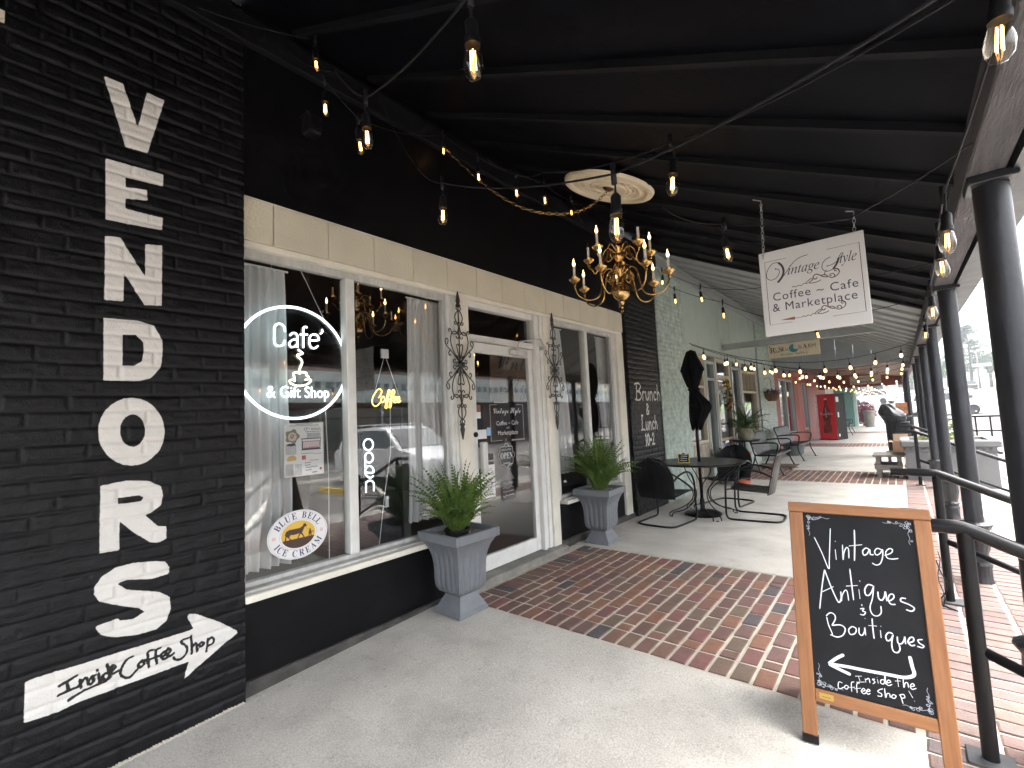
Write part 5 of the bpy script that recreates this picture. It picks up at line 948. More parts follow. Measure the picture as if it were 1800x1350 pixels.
def patio_chair(label):
    t = thing('patio_chair', label, 'chair', group='black metal lawn chairs around the patio table')
    b = MB(); rows = []
    for i in range(9):
        f = i/8; x = .25-.47*f; z = .405-.035*f+.02*math.cos(f*6)*.3+(-.025 if i == 0 else 0); rows.append([(x, -.245+.49*j/10, z-.012*math.sin(math.pi*j/10)) for j in range(11)])
    b.grid(rows); b.add([], []); lo = [[(p[0], p[1], p[2]-.012) for p in r] for r in rows][::-1]; b.grid(lo); b.build('seat', BLACKMET, t, True)
    def bp(u, v):   # u across -1..1, v up 0..1
        wd = .265*(math.sqrt(max(0, 1-max(0, (v-.45)/.55)**2.2)) if v > .45 else (.9+.1*v/.45)); y = u*wd
        return (-.215-.13*v-.06*(1-u*u)*.6+.0009*math.cos(u*20), y, .33+.53*v)
    b = MB(); R1 = [[bp(-1+2*j/36, i/18) for j in range(37)] for i in range(19)]; b.grid(R1); b.grid([[(p[0]-.008, p[1], p[2]) for p in r] for r in R1][::-1]); b.build('backrest', BLACKMET, t, True)
    ed = [bp(-1, i/18) for i in range(18)]+[bp(1, i/18) for i in range(17, -1, -1)]; b = MB(); b.tube(ed, .007, 6); b.build('back_rim', BLACKMET, t, True)
    for sg in (-1, 1):
        b = MB(); y = .275*sg; b.tube(catmull([(-.285, y*.95, .55), (-.15, y*1.02, .62), (.04, y*1.04, .645), (.17, y*1.04, .60), (.245, y*1.03, .48), (.262, y, .33), (.272, y*.99, .12), (.265, y*.99, .05), (.23, y*.98, .017), (.1, y*.97, .0125), (-.22, y*.93, .0125), (-.31, y*.82, .0125), (-.345, y*.5, .0125), (-.35, 0, .0125)], 6), .0125, 10); b.build('leg', BLACKMET, t, True)
    b = MB()
    for sg in (-1, 1): b.tube([(.256, sg*.272, .385), (.2, sg*.24, .39), (-.22, sg*.24, .36)], .009, 6)
    b.build('seat_support', BLACKMET, t, True); return t
c1 = patio_chair('black metal lawn chair nearest the brunch pier, its back to the viewer')
for i, (x, y, rz, l) in enumerate([(.44, 5.97, 84, None), (1.31, 6.68, 183, 'black metal lawn chair right of the patio table, seen from the side'), (.78, 7.52, -100, 'black metal lawn chair beyond the patio table, facing the viewer')]):
    o = c1 if i == 0 else copy_tree(c1); o.location = (x, y, 0); o.rotation_euler = (0, 0, R_(rz))
    if l: o['label'] = l
# ------------------------------------------------------------------ handrails of the steps
def handrail(y, label, yx=.0):
    t = thing('handrail', label, 'handrail', (3.03, y, 0), 0, 'black pipe handrails at the walkway steps'); r = .028
    zs = lambda x: .89-.46*(x-3.03)
    b = MB(); b.tube(catmull([(2.79, y, .888), (2.80, y, .889), (2.98, y, .89)], 3)+[(3.03, y, .888), (3.07, y, .872), (4.15, y, zs(4.15)), (4.28, y, zs(4.15)-.02)], r, 14); b.build('top_rail', BLACKMET, t, True, auto=40)
    b = MB(); b.tube([(3.05, y, .415), (4.12, y, -.07)], .020, 12); b.build('lower_rail', BLACKMET, t, True)
    for x, z0 in ((3.035, 0), (4.12, -.17)):
        b = MB(); b.tube([(x, y, z0), (x, y, zs(x)-.005)], .026, 14); p_ = b.build('post', BLACKMET, t, True, auto=40)
        b = MB(); b.box(x-.07, x+.07, y-.06, y+.06, z0, z0+.01, bev=.003); b.build('base_plate', mat('dusty_black_plate', (.05, .05, .052), .6, var=.3, vscale=20), p_)
    return t
handrail(2.62, 'nearest black pipe handrail, partly behind the sandwich board'); handrail(4.49, 'second black pipe handrail with a rounded end beyond the sandwich board'); handrail(10.36, 'far black pipe handrail in front of the concrete planter'); handrail(12.6, 'farthest black pipe handrail behind the concrete planter')
b = MB()
for i in range(8): b.tube([(2.99+.012*math.sin(i*1.3), 4.3+.01*i, .02+.05*i) for i in range(8)], .003, 5) if i == 0 else None
b.tube(catmull([(2.98, 4.4, .30), (3.0, 4.38, .22), (3.03, 4.4, .14), (3.0, 4.42, .06), (2.97, 4.4, .012), (3.06, 4.3, .006)], 6), .004, 6)
tag(b.build('loose_cable', RUB, None, True), 'thin black cable dangling beside the second handrail post', 'cable')
# ------------------------------------------------------------------ mint green shop
mint = thing('mint_shop', 'mint green brick and board shop with glazed door and tall windows beyond the coffee shop', 'shop')
BRICKG = brick_mat('mint_painted_brick', (.35, .42, .375), rough=.55)
brick_relief('brick_pier', 7.16, 8.44, -.2, 4.1, .0125, .0, BRICKG, mint); brick_relief('brick_pier', 14.0, 16.0, -.2, 4.1, .02, .0, BRICKG, mint)
for ya, yb_ in ((7.16, 8.44), (14.0, 16)): b = MB(); b.box(-.4, -.02, ya, yb_, -.2, 4.1); b.build('pier_core', GREENP, mint)
b = MB(); y = 8.44
while y < 14: w_ = min(.28, 14-y); b.box(-.3, -.03+random.uniform(-.002, .002), y+.002, y+w_-.002, 2.52, 4.1); y += .28
b.build('upper_boards', GREENP, mint)
TAN = mat('aged_tan_trim', (.46, .40, .30), .6, var=.15, vscale=8); GRY = mat('grey_green_frame', (.30, .33, .32), .55, var=.1, vscale=5)
PEEL = mat('peeling_wood', (.42, .38, .32), .8, col2=(.16, .12, .09), vscale=5, stretch=(1, 3, 1), bump=.5, bscale=20)
def gwin(y0, y1, z0, z1, zt, m, nb=0, top=TAN):
    b = MB(); x0, x1 = -.16, -.05; t = .06
    b.box(x0, x1, y0, y0+t, z0, z1); b.box(x0, x1, y1-t, y1, z0, z1); b.box(x0, x1-.003, y0+t, y1-t, z1-t, z1); b.box(x0, x1-.003, y0+t, y1-t, z0, z0+t)
    if zt: b.box(x0, x1-.006, y0+t, y1-t, zt, zt+.05)
    for i in range(nb): yy = y0+(y1-y0)*(i+1)/(nb+1); b.box(x0, x1-.01, yy-.012, yy+.012, zt+.05, z1-t)
    f = b.build('window', top, m); b = MB(); b.box(-.12, -.115, y0+t, y1-t, z0+t, z1-t); b.build('pane', GLASSFAR, f)
gwin(8.46, 9.52, .78, 2.51, 1.85, mint); gwin(12.38, 13.84, .75, 2.36, 1.80, mint, 3, TAN)
gwin(9.66, 10.22, .35, 2.42, 2.02, mint, 0, GRY); gwin(11.52, 12.2, .35, 2.40, 0, mint, 0, GRY)
b = MB(); b.box(-.2, -.03, 8.45, 9.6, -.1, .777); b.build('weathered_panel', PEEL, mint)
for ya, yb_ in ((9.53, 9.65), (12.21, 12.37), (13.85, 14), (10.225, 10.29), (11.45, 11.515)): b = MB(); b.box(-.2, -.04, ya, yb_, -.1, 2.519); b.build('post_trim', GRY, mint)
for ya, yb_, zq in ((12.38, 13.84, .74), (9.66, 10.22, .345), (11.52, 12.2, .345)): b = MB(); b.box(-.2, -.06, ya, yb_, -.1, zq); b.build('lower_panel', GREENP, mint)
b = MB(); b.box(-.16, -.06, 10.3, 10.42, .02, 2.51); b.box(-.16, -.06, 11.32, 11.44, .02, 2.51); b.box(-.16, -.062, 10.42, 11.32, 2.06, 2.16); b.box(-.16, -.062, 10.42, 11.32, .02, .3); b.box(-.16, -.062, 10.42, 11.32, .74, .79); b.box(-.16, -.062, 10.42, 11.32, 2.44, 2.51)
d_ = b.build('door', TAN, mint); b = MB(); b.box(-.12, -.115, 10.42, 11.32, .3, 2.44); b.build('pane', GLASSFAR, d_)
b = MB(); b.box(-.118, -.1135, 10.5, 10.75, .34, .7); b.box(-.118, -.1135, 10.85, 11.15, .38, .68); b.build('notice', mat('blue_notice', (.25, .30, .55), .6), d_)
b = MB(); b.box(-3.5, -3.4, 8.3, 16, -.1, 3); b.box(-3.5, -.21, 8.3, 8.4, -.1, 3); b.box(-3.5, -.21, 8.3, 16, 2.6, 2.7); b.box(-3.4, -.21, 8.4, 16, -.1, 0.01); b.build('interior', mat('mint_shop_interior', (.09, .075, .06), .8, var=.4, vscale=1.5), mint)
roof('porch_roof', 'pale grey board porch roof above the mint shop walkway', 7.205, 15.99, (GREYP, GREYP), first=7.6, pitch=.6, zw=3.97, beam_mat=WEATH)
b = MB(); b.box(.0, 3.16, 10.80, 10.92, 2.705, 2.835, bev=.006); tag(b.build('tie_beam', GREYP), 'pale grey tie beam crossing above the small tan hanging sign', 'beam')
gb = thing('gable_panel', 'blue grey board panel closing the roof step before the red shop', 'wall panel'); b = MB(); x = .0
while x < 3.15: w_ = min(.4, 3.16-x); zt = lambda q: 3.97-.4953*q+.1; b.hexa([(x+.003, 15.995, 2.45), (x+w_-.003, 15.995, 2.45), (x+w_-.003, 16.05, 2.45), (x+.003, 16.05, 2.45), (x+.003, 15.995, zt(x)), (x+w_-.003, 15.995, zt(x+w_)), (x+w_-.003, 16.05, zt(x+w_)), (x+.003, 16.05, zt(x))]); x += .4
b.build('boards', mat('blue_grey_boards', (.27, .30, .32), .6, var=.08, vscale=3), gb)
rc = thing('hanging_sign', 'small tan hanging sign with a teal moon and lettering reading Rustic Charm', 'sign', (1.31, 10.88, 2.42)); ry = 10.87
b = MB(); b.box(.865, 1.77, ry, ry+.025, 2.415, 2.70, bev=.003); b.build('board', mat('tan_sign', (.52, .47, .34), .6, var=.1, vscale=5), rc)
b = MB(); b.box(.95, .965, ry+.005, ry+.02, 2.70, 2.712); b.box(1.66, 1.675, ry+.005, ry+.02, 2.70, 2.712); b.build('bracket', BLACKMET, rc)
b = MB(); o_ = (0, ry, 0)
b.text(serif('R'), .15, (.945, ry, 2.535), *FRONT); b.ribbon([(.895, 2.52), (.895, 2.62), (1.0, 2.62), (1.0, 2.52)], .006, o_, *FRONT, d=.001, n=1, closed=True); b.text('u', .1, (1.03, ry, 2.525), *FRONT); b.text(serif('S'), .16, (1.085, ry, 2.535), *FRONT, xs=.8); b.text(serif('t'), .14, (1.135, ry, 2.545), *FRONT); b.text('ic', .1, (1.205, ry, 2.545), *FRONT)
b.text('h', .13, (1.435, ry, 2.55), *FRONT, xs=.9); b.text(serif('A'), .14, (1.52, ry, 2.555), *FRONT, xs=.8); b.text('RM', .105, (1.64, ry, 2.56), *FRONT, xs=.95)
b.text('Shrader Gallery', .062, (1.32, ry, 2.455), *FRONT, xs=1.05, spacing=1.15); b.prism(el((.895, 2.655), .012, .018, 10), o_, *FRONT, 0, .001); b.build('lettering', INK, rc)
b = MB(); o1 = [(1.325+.085*math.cos(a), 2.585+.085*math.sin(a)) for a in np.linspace(R_(85), R_(345), 24)]; i1 = [(1.325+.085*math.cos(R_(345))+t_*(.085*math.cos(R_(85))-.085*math.cos(R_(345)))-.042*math.sin(t_*math.pi), 2.585+.085*math.sin(R_(345))+t_*(.085*math.sin(R_(85))-.085*math.sin(R_(345)))-.042*math.sin(t_*math.pi)) for t_ in np.linspace(.05, .95, 14)]
b.prism(o1+i1, o_, *FRONT, 0, .001); b.build('moon', mat('teal_ink', (.03, .22, .27), .5), rc)
# flower wreath, hanging basket
wr = thing('wreath', 'flower wreath with orange and yellow blooms on the mint shop door', 'wreath', (-.04, 10.9, 1.7)); GL = {}
for nm, colr in (('greenery', (.05, .10, .03)), ('orange_bloom', (.65, .16, .03)), ('yellow_bloom', (.65, .42, .04)), ('white_bloom', (.6, .58, .5))):
    b = MB(); rs = random.Random(hash(nm) % 99 if False else len(nm))
    for i in range(90 if nm == 'greenery' else 22):
        a = rs.uniform(0, 6.28) if nm == 'greenery' else rs.gauss({'orange_bloom': -1.0, 'yellow_bloom': 1.4, 'white_bloom': 2.8}[nm], .55); r = .22+rs.uniform(-.05, .05); c = Vector((-.03+rs.uniform(0, .05), 10.87+r*math.cos(a), 1.72+r*1.25*math.sin(a)))
        for k in range(3):
            u = Vector((rs.gauss(0, 1), rs.gauss(0, 1), rs.gauss(0, 1))).normalized()*.04; v = u.cross(Vector((rs.gauss(0, 1), rs.gauss(0, 1), rs.gauss(0, 1)))).normalized()*.025; b.add([c-u, c+v, c+u, c-v], [(0, 1, 2, 3)])
    b.build(nm, mat(nm, colr, .7, var=.3, vscale=20), wr)
# ------------------------------------------------------------------ red shop and beyond
red = thing('red_shop', 'red painted shop with glass storefront and brown board porch ceiling', 'shop')
b = MB(); b.box(-.3, -.05, 16.05, 16.9, -.1, 2.7); b.box(-.3, -.04, 19.6, 20.5, -.1, 2.7); b.box(-.3, -.04, 22.6, 29, -.1, 2.7); b.box(-.3, -.05, 16.9, 22.6, 2.35, 2.7); b.box(-.3, -.05, 16.9, 22.6, -.1, .45); b.build('wall', REDP, red)
b = MB(); b.box(-.35, -.302, 16.05, 29, 2.7, 4.6); b.build('upper_wall', REDP, red)
def rwin(y0, y1, z0, z1, m, fm):
    b = MB(); t = .06; b.box(-.2, -.06, y0, y0+t, z0, z1); b.box(-.2, -.06, y1-t, y1, z0, z1); b.box(-.2, -.062, y0+t, y1-t, z1-t, z1); b.box(-.2, -.062, y0+t, y1-t, z0, z0+t); f = b.build('window', fm, m); b = MB(); b.box(-.13, -.125, y0+t, y1-t, z0+t, z1-t); b.build('pane', GLASSFAR, f)
FR = mat('grey_metal_frame', (.30, .29, .28), .45, metal=.3); rwin(16.92, 18.2, .46, 2.34, red, FR); rwin(18.22, 19.58, .46, 2.34, red, FR); rwin(21.6, 22.58, .46, 2.34, red, FR)
b = MB(); b.box(-.2, -.06, 20.52, 21.58, .02, 2.34); b.build('door', mat('deep_red_door', (.28, .03, .025), .45), red)
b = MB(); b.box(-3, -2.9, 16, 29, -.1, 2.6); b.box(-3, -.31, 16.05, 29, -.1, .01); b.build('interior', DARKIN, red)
BRNC = mat('brown_ceiling_boards', (.14, .08, .055), .6, var=.2, vscale=2, stretch=(1, 6, 1))
rr_ = thing('porch_roof', 'brown board porch ceiling of the red shop hung with many small bulbs', 'porch roof'); zz = lambda x, y: 2.92-.14*x+fz(y)*.7
b = MB(); yb = 16.06
while yb < 29.9:
    b.hexa([(-.3, yb+.004, zz(-.3, yb)), (3.3, yb+.004, zz(3.3, yb)), (3.3, yb+.226, zz(3.3, yb)), (-.3, yb+.226, zz(-.3, yb)), (-.3, yb+.004, zz(-.3, yb)+.04), (3.3, yb+.004, zz(3.3, yb)+.04), (3.3, yb+.226, zz(3.3, yb)+.04), (-.3, yb+.226, zz(-.3, yb)+.04)]); yb += .23
b.build('ceiling_boards', BRNC, rr_); b = MB(); b.hexa([(-.3, 16.06, 3.02), (3.4, 16.06, 2.54), (3.4, 30, 2.72), (-.3, 30, 3.2), (-.3, 16.06, 3.1), (3.4, 16.06, 2.62), (3.4, 30, 2.80), (-.3, 30, 3.28)]); b.build('roof_deck', GREYP, rr_)
b = MB(); b.box(3.03, 3.17, 16.1, 30, 2.28, 2.42); b.build('eave_beam', WEATH, rr_); b = MB(); b.box(0, 3.03, 26.0, 26.1, 2.12, 2.72); b.build('cross_header', mat('dark_red_header', (.17, .03, .025), .6), rr_)
ut = thing('hanging_sign', 'pale faded Unique Treasures sign hanging under the brown ceiling', 'sign', (2.03, 20, 2.05)); b = MB(); b.box(1.608, 2.464, 20, 20.02, 2.05, 2.34); b.build('board', mat('faded_sign', (.36, .31, .25), .7, var=.15, vscale=6), ut)
for s_, h_, z_, k_ in (('UNIQUE', .125, 2.21, 1.), ('TREASURES', .115, 2.085, .95)): b = MB(); b.text(s_, h_, (2.036, 20, z_), *FRONT, xs=k_); b.build('lettering', INK, ut)
b = MB(); b.tube([(1.7, 20.01, 2.34), (1.7, 20.01, 2.66)], .006, 5); b.tube([(2.38, 20.01, 2.34), (2.38, 20.01, 2.58)], .006, 5); b.build('rod', BLACKMET, ut)
tl = thing('teal_shop', 'pale shop with a projecting teal painted bay far down the walkway', 'shop'); zf = fz(34)
b = MB(); b.box(-.3, 0, 30, 46, -.1, 3.6); b.build('wall', mat('pale_wall', (.5, .5, .46), .7, var=.1), tl); b = MB(); b.box(0.001, .86, 32.5, 33.6, .1, 2.35); b.build('bay', TEALP, tl); b = MB(); b.box(.865, 1.0, 32.6, 32.75, .1, 2.35); b.box(.87, .99, 33.2, 33.4, .1, 2.3); b.build('bay_trim', mat('pale_teal_trim', (.42, .55, .52), .6), tl)
b = MB(); b.hexa([(-.3, 30.05, 3.1), (3.3, 30.05, 2.65), (3.3, 37, 2.75), (-.3, 37, 3.2), (-.3, 30.05, 3.18), (3.3, 30.05, 2.73), (3.3, 37, 2.83), (-.3, 37, 3.28)]); b.build('canopy', GREYP, tl)
for i, (y, l) in enumerate([(17.9, 'slim dark column at the start of the red shop porch'), (20.4, 'second slim column of the red shop porch, behind the trash can'), (22.9, 'third slim column of the red shop porch'), (25.4, 'fourth slim column of the red shop porch'), (28.0, 'farthest slim column of the red shop porch')]): column(y, 3.1, 2.28, l, .92)
# vending machine
vm = thing('vending_machine', 'red drink vending machine with a glass bottle picture against the red shop', 'vending machine')
b = MB(); b.box(-.36, .36, -.38, .40, .02, 1.83, bev=.02); b.build('cabinet', mat('machine_black', (.007, .007, .008), .5, spec=.1), vm)
b = MB(); b.box(-.285, .355, -.396, -.3805, .05, 1.81, bev=.004); b.build('front_panel', mat('machine_red', (.55, .012, .018), .3, coat=.3), vm)
b = MB(); b.box(-.355, -.29, -.394, -.3805, .05, 1.81); b.build('light_strip', mat('pale_strip', (.55, .5, .48), .5, var=.3, vscale=12), vm)
VO = (0, -.3965, 0); VF = FRONT
bot = [(.045, 1.62), (.05, 1.58), (.042, 1.54), (.05, 1.42), (.075, 1.32), (.12, 1.2), (.15, 1.05), (.155, .95), (.13, .85), (.115, .72), (.125, .6), (.15, .48), (.15, .34), (.135, .28)]
poly = [(.03-p[0], p[1]) for p in bot]+[(.03+p[0], p[1]) for p in bot[::-1]]
b = MB(); b.prism(poly[::-1], VO, *VF, 0, .002); b.build('bottle_picture', mat('cola_brown', (.13, .02, .012), .25, var=.4, vscale=3), vm)
b = MB(); b.prism([(-.02, 1.60), (.08, 1.60), (.08, 1.66), (-.02, 1.66)], VO, *VF, 0, .003); b.prism([(.0, .9), (.01, 1.3), (.02, 1.3), (.02, .9)], VO, *VF, .002, .004); b.text(script('Coca-Cola'), .16, (.03, -.3995, 1.0), *VF, xs=.68); b.build('logo', WH, vm)
b = MB(); b.box(.361, .364, -.3, -.1, 1.5, 1.7); b.box(.361, .364, -.25, -.15, .9, 1.1); b.box(.361, .364, -.3, -.2, .15, .25); b.build('sticker', PAPER, vm)
vm.location = (.72, 22.6, .0); vm.rotation_euler = (0, 0, R_(-20))
# ------------------------------------------------------------------ benches, pots and plants on the far walkway
GLOSSB = mat('glossy_black_strap', (.007, .007, .009), .4, spec=.15, var=.1, vscale=8)
def bench(label):
    t = thing('bench', label, 'bench', group='black strap metal benches along the shop wall')
    L_ = .72; prof = catmull([(.44, .40), (.40, .435), (.25, .43), (.08, .40), (.02, .43), (-.04, .58), (-.10, .78), (-.13, .86), (-.17, .87)], 4)
    def strip(a, c, nm):
        b = MB(); n = 13
        for k in range(n):
            y0 = -L_+2*L_*k/n+.004; y1 = -L_+2*L_*(k+1)/n-.004; P_ = prof[a:c]
            b.grid([[(p[0], y0, p[1]), (p[0], y1, p[1])] for p in P_]); b.grid([[(p[0], y1, p[1]-.006), (p[0], y0, p[1]-.006)] for p in P_])
        b.build(nm, GLOSSB, t, True)
    strip(0, 17, 'seat'); strip(16, len(prof), 'backrest')
    for sg in (-1, 1):
        y = sg*(L_+.02); b = MB(); b.tube(catmull([(-.14, y, .86), (-.06, y, .6), (0, y, .41), (.2, y, .40), (.42, y, .40)], 4), .016, 8); b.tube(catmull([(-.08, y, .64), (.1, y, .66), (.34, y, .665), (.43, y, .64), (.43, y, .55), (.39, y, .42), (.40, y, .25), (.50, y, .01)], 5), .015, 8); b.tube(catmull([(0, y, .41), (-.06, y, .2), (-.16, y, .01)], 4), .016, 8)
        for xx in (.50, -.16): b.box(xx-.05, xx+.05, y-.03, y+.03, .0, .008)
        b.build('end_frame', BLACKMET, t, True)
    return t
b0 = bench('black strap metal bench behind the patio set, its shiny back towards the viewer'); b0.location = (.42, 11.75, 0)
b1 = copy_tree(b0); b1['label'] = 'black strap metal bench in front of the red shop, above the grey pot'; b1.location = (.42, 14.75, 0); b1.rotation_euler = (0, 0, R_(-3))
b2 = copy_tree(b0); b2['label'] = 'distant black bench beyond the red vending machine'; b2.location = (.65, 26.6, fz(26.6))
fs = thing('plant_stand', 'black metal stand holding the potted fern before the mint shop window', 'stand', (.25, 11.3, 0)); b = MB(); b.lathe([(0, .70), (.26, .70), (.28, .72), (.28, .74), (0, .74)], 24, (.25, 11.05, 0)); b.build('top', BLACKMET, fs, True, auto=40)
for k in range(3): a = k*2.1; b = MB(); b.tube([(.25+.1*math.cos(a), 11.05+.1*math.sin(a), .70), (.25+.16*math.cos(a), 11.05+.16*math.sin(a), .3), (.25+.24*math.cos(a), 11.05+.24*math.sin(a), 0)], .012, 6); b.build('leg', BLACKMET, fs)
fp = thing('flower_pot', 'mossy stone pot holding the tall fern on the black stand', 'pot', (.25, 11.05, .74)); b = MB(); b.lathe([(.12, 0), (.15, .08), (.17, .2), (.185, .21), (.185, .25), (.16, .25), (.15, .22), (0, .22)], 24, (.25, 11.05, .741)); b.build('body', mat('mossy_stone', (.20, .19, .13), .85, var=.35, vscale=9, bump=.5), fp, True, auto=40)
fern('tall dark fern in the mossy pot before the mint shop window', (.25, 11.05, .96), 70, .60, 1.25, 11, FERND, leaf=.045, upright=1.0)
LEAFY = leafmat('broad_leaf_green', (.03, .085, .02), (.08, .16, .05))
lp = thing('leafy_plant', 'broad leaved dark green plant behind the patio table by the mint door', 'plant', (.22, 9.5, .4)); b = MB(); rs = random.Random(2)
for i in range(95):
    az = rs.uniform(0, 6.28); ln = rs.uniform(.2, .42); e0 = rs.uniform(.5, 1.35); d = Vector((math.cos(az), math.sin(az), 0)); s = Vector((-math.sin(az), math.cos(az), 0)); p = Vector((.22, 9.5, .42)); prev = None
    for k in range(6):
        f = k/5; e = e0-1.5*f; q = p; w_ = .045*math.sin(max(.02, f)*3.0)**.8; v = (q-s*w_, q+s*w_+Vector((0, 0, .006)))
        if prev: b.add([prev[0], prev[1], v[1], v[0]], [(0, 1, 2, 3)])
        prev = v; p = p+(d*math.cos(e)+Vector((0, 0, 1))*math.sin(e))*ln/5
b.build('leaves', LEAFY, lp); b = MB(); b.lathe([(.12, 0), (.17, .36), (.19, .37), (.19, .42), (.16, .42), (0, .38)], 20, (.22, 9.5, 0)); b.build('pot', CONCD, lp, True, auto=40)
op = thing('painted_pot', 'orange and turquoise painted pot beside the patio chairs', 'pot', (.55, 9.3, 0)); b = MB(); b.lathe([(.12, 0), (.15, .25), (.18, .56), (.19, .57), (.19, .61), (.16, .61), (.15, .56), (0, .56)], 28, (.55, 9.3, 0)); b.build('body', mat('orange_glaze', (.36, .075, .03), .45, var=.25, vscale=6), op, True, auto=40)
b = MB(); P_ = []
for i in range(13):
    f = i/12; a = R_(-150)+R_(110)*f; P_.append([(.55+(rr3+.003)*math.cos(a), 9.3+(rr3+.003)*math.sin(a), z) for z, rr3 in ((.26-.05*math.sin(f*3.1), .1515), (.52+.02*math.sin(f*9), .1765))])
b.grid(P_); b.build('turquoise_patch', mat('turquoise_glaze', (.08, .42, .50), .4), op)
gp_ = thing('flower_pot', 'low grey round pot standing under the second bench', 'pot', (.42, 15.6, 0)); b = MB(); b.lathe([(.17, 0), (.24, .06), (.28, .30), (.29, .31), (.29, .35), (.25, .35), (.24, .3), (0, .3)], 28, (.42, 15.6, .0)); b.build('body', mat('grey_glaze', (.13, .15, .15), .5, var=.15), gp_, True, auto=40)
hb = thing('hanging_basket', 'brown hanging basket of purple flowers on the mint brick pier', 'basket', (.12, 14.6, 1.55)); b = MB(); b.lathe([(.10, 1.58), (.16, 1.66), (.2, 1.78), (.19, 1.79), (0, 1.76)], 20, (.16, 14.6, 0)); b.build('basket', mat('coir', (.14, .07, .035), .9, bump=.8, bscale=40), hb, True, auto=40)
for nm, colr in (('foliage', (.06, .09, .03)), ('purple_bloom', (.12, .03, .11))):
    b = MB(); rs = random.Random(len(nm))
    for i in range(160): c = Vector((.16+rs.gauss(0, .12), 14.6+rs.gauss(0, .13), 1.82+rs.gauss(0, .045))); u = Vector((rs.gauss(0, 1), rs.gauss(0, 1), rs.gauss(0, 1))).normalized()*.03; v = u.cross(Vector((rs.gauss(0, 1), rs.gauss(0, 1), rs.gauss(0, 1)))).normalized()*.02; b.add([c-u, c+v, c+u, c-v], [(0, 1, 2, 3)])
    b.build(nm, mat(nm, colr, .7, var=.4, vscale=20), hb)
b = MB(); b.tube(catmull([(-.0, 14.6, 2.2), (.1, 14.6, 2.24), (.16, 14.6, 2.15), (.16, 14.6, 1.8)], 5), .006, 5); b.build('hanger', BLACKMET, hb)
sk = thing('wooden_skid', 'low brown wooden skid lying on the walkway beside the near bench', 'pallet', (.55, 12.3, 0)); SKW = mat('brown_skid_wood', (.13, .075, .05), .7, var=.25)
for k in range(3): b = MB(); b.box(.2, .98, 12.05+.2*k, 12.18+.2*k, .05, .075); b.build('slat', SKW, sk)
b = MB(); b.box(.3, .36, 12.05, 12.58, 0, .049); b.box(.85, .91, 12.05, 12.58, 0, .049); b.build('runner', SKW, sk)
# ------------------------------------------------------------------ street side objects
GREYW = mat('weathered_grey_wood', (.26, .235, .20), .8, col2=(.14, .125, .11), vscale=6, stretch=(1, 8, 8), bump=.3)
stl = thing('wooden_stool', 'weathered grey wooden stool on the brick strip before the planter', 'stool', (2.62, 11.5, 0)); q_ = (2.44, 2.82, 11.15, 11.80)
b = MB(); b.box(2.40, 2.86, 11.11, 11.5, .39, .425, bev=.004); b.box(2.40, 2.86, 11.51, 11.84, .39, .425, bev=.004); b.build('seat', GREYW, stl)
for x in (q_[0], q_[1]-.07):
    for y in (q_[2], q_[3]-.07): b = MB(); b.box(x, x+.07, y, y+.07, 0, .389, bev=.004); b.build('leg', GREYW, stl)
for z0, y in ((.14, 11.125), (.14, 11.805)): b = MB(); b.box(2.435, 2.825, y, y+.024, z0, z0+.1); b.build('stretcher', GREYW, stl)
b = MB(); b.box(2.415, 2.439, 11.15, 11.8, .16, .25); b.build('stretcher', GREYW, stl)
cbx = thing('cardboard_box', 'open brown cardboard box on a low bench behind the wooden stool', 'box', (2.84, 13.4, .3)); CARD = mat('cardboard', (.30, .17, .09), .8, var=.12, vscale=5)
b = MB(); b.box(2.68, 2.98, 13.25, 13.265, .301, .52); b.box(2.68, 2.98, 13.6, 13.615, .301, .52); b.box(2.68, 2.695, 13.2651, 13.5999, .301, .52); b.box(2.965, 2.98, 13.2651, 13.5999, .301, .52); b.box(2.6951, 2.9649, 13.2651, 13.5999, .301, .31); b.build('carton', CARD, cbx)
b = MB(); b.hexa([(2.62, 13.26, .52), (2.68, 13.26, .525), (2.68, 13.6, .525), (2.62, 13.6, .52), (2.62, 13.26, .53), (2.68, 13.26, .535), (2.68, 13.6, .535), (2.62, 13.6, .53)]); b.hexa([(2.70, 13.61, .52), (2.96, 13.61, .52), (2.96, 13.615, .52), (2.70, 13.615, .52), (2.70, 13.64, .68), (2.96, 13.64, .68), (2.96, 13.65, .68), (2.70, 13.65, .68)]); b.build('flap', mat('cardboard_inside', (.45, .32, .22), .8), cbx)
lb = thing('low_bench', 'small dark bench carrying the cardboard box behind the stool', 'bench', (2.8, 13.4, 0)); b = MB(); b.box(2.55, 3.05, 13.15, 13.7, .26, .30); b.build('seat', mat('dark_bench_wood', (.09, .05, .035), .6), lb)
for x in (2.58, 2.97):
    for y in (13.18, 13.62): b = MB(); b.box(x, x+.05, y, y+.05, 0, .259); b.build('leg', MATS['dark_bench_wood'], lb)
CAST = mat('cast_concrete', (.17, .172, .17), .8, var=.12, vscale=2, speck=.12, bump=.3)
pl = thing('concrete_planter', 'large square grey concrete planter with a dentil band by the columns', 'planter', (3.3, 11.5, 0)); x0, x1, y0, y1 = 2.88, 4.05, 11.02, 12.2
b = MB(); b.box(x0, x1, y0, y1, -.1, .5, bev=.01); b.box(x0-.02, x1+.02, y0-.02, y1+.02, .501, .53, bev=.006); b.build('body', CAST, pl)
b = MB()
for k in range(14): b.box(x0+.02+.083*k, x0+.06+.083*k, y0-.028, y0-.0015, .531, .575, bev=.004)
b.build('dentil_band', CAST, pl); b = MB(); b.box(x0-.002, x1+.002, y0-.001, y1+.001, .5305, .58); b.build('neck', CAST, pl)
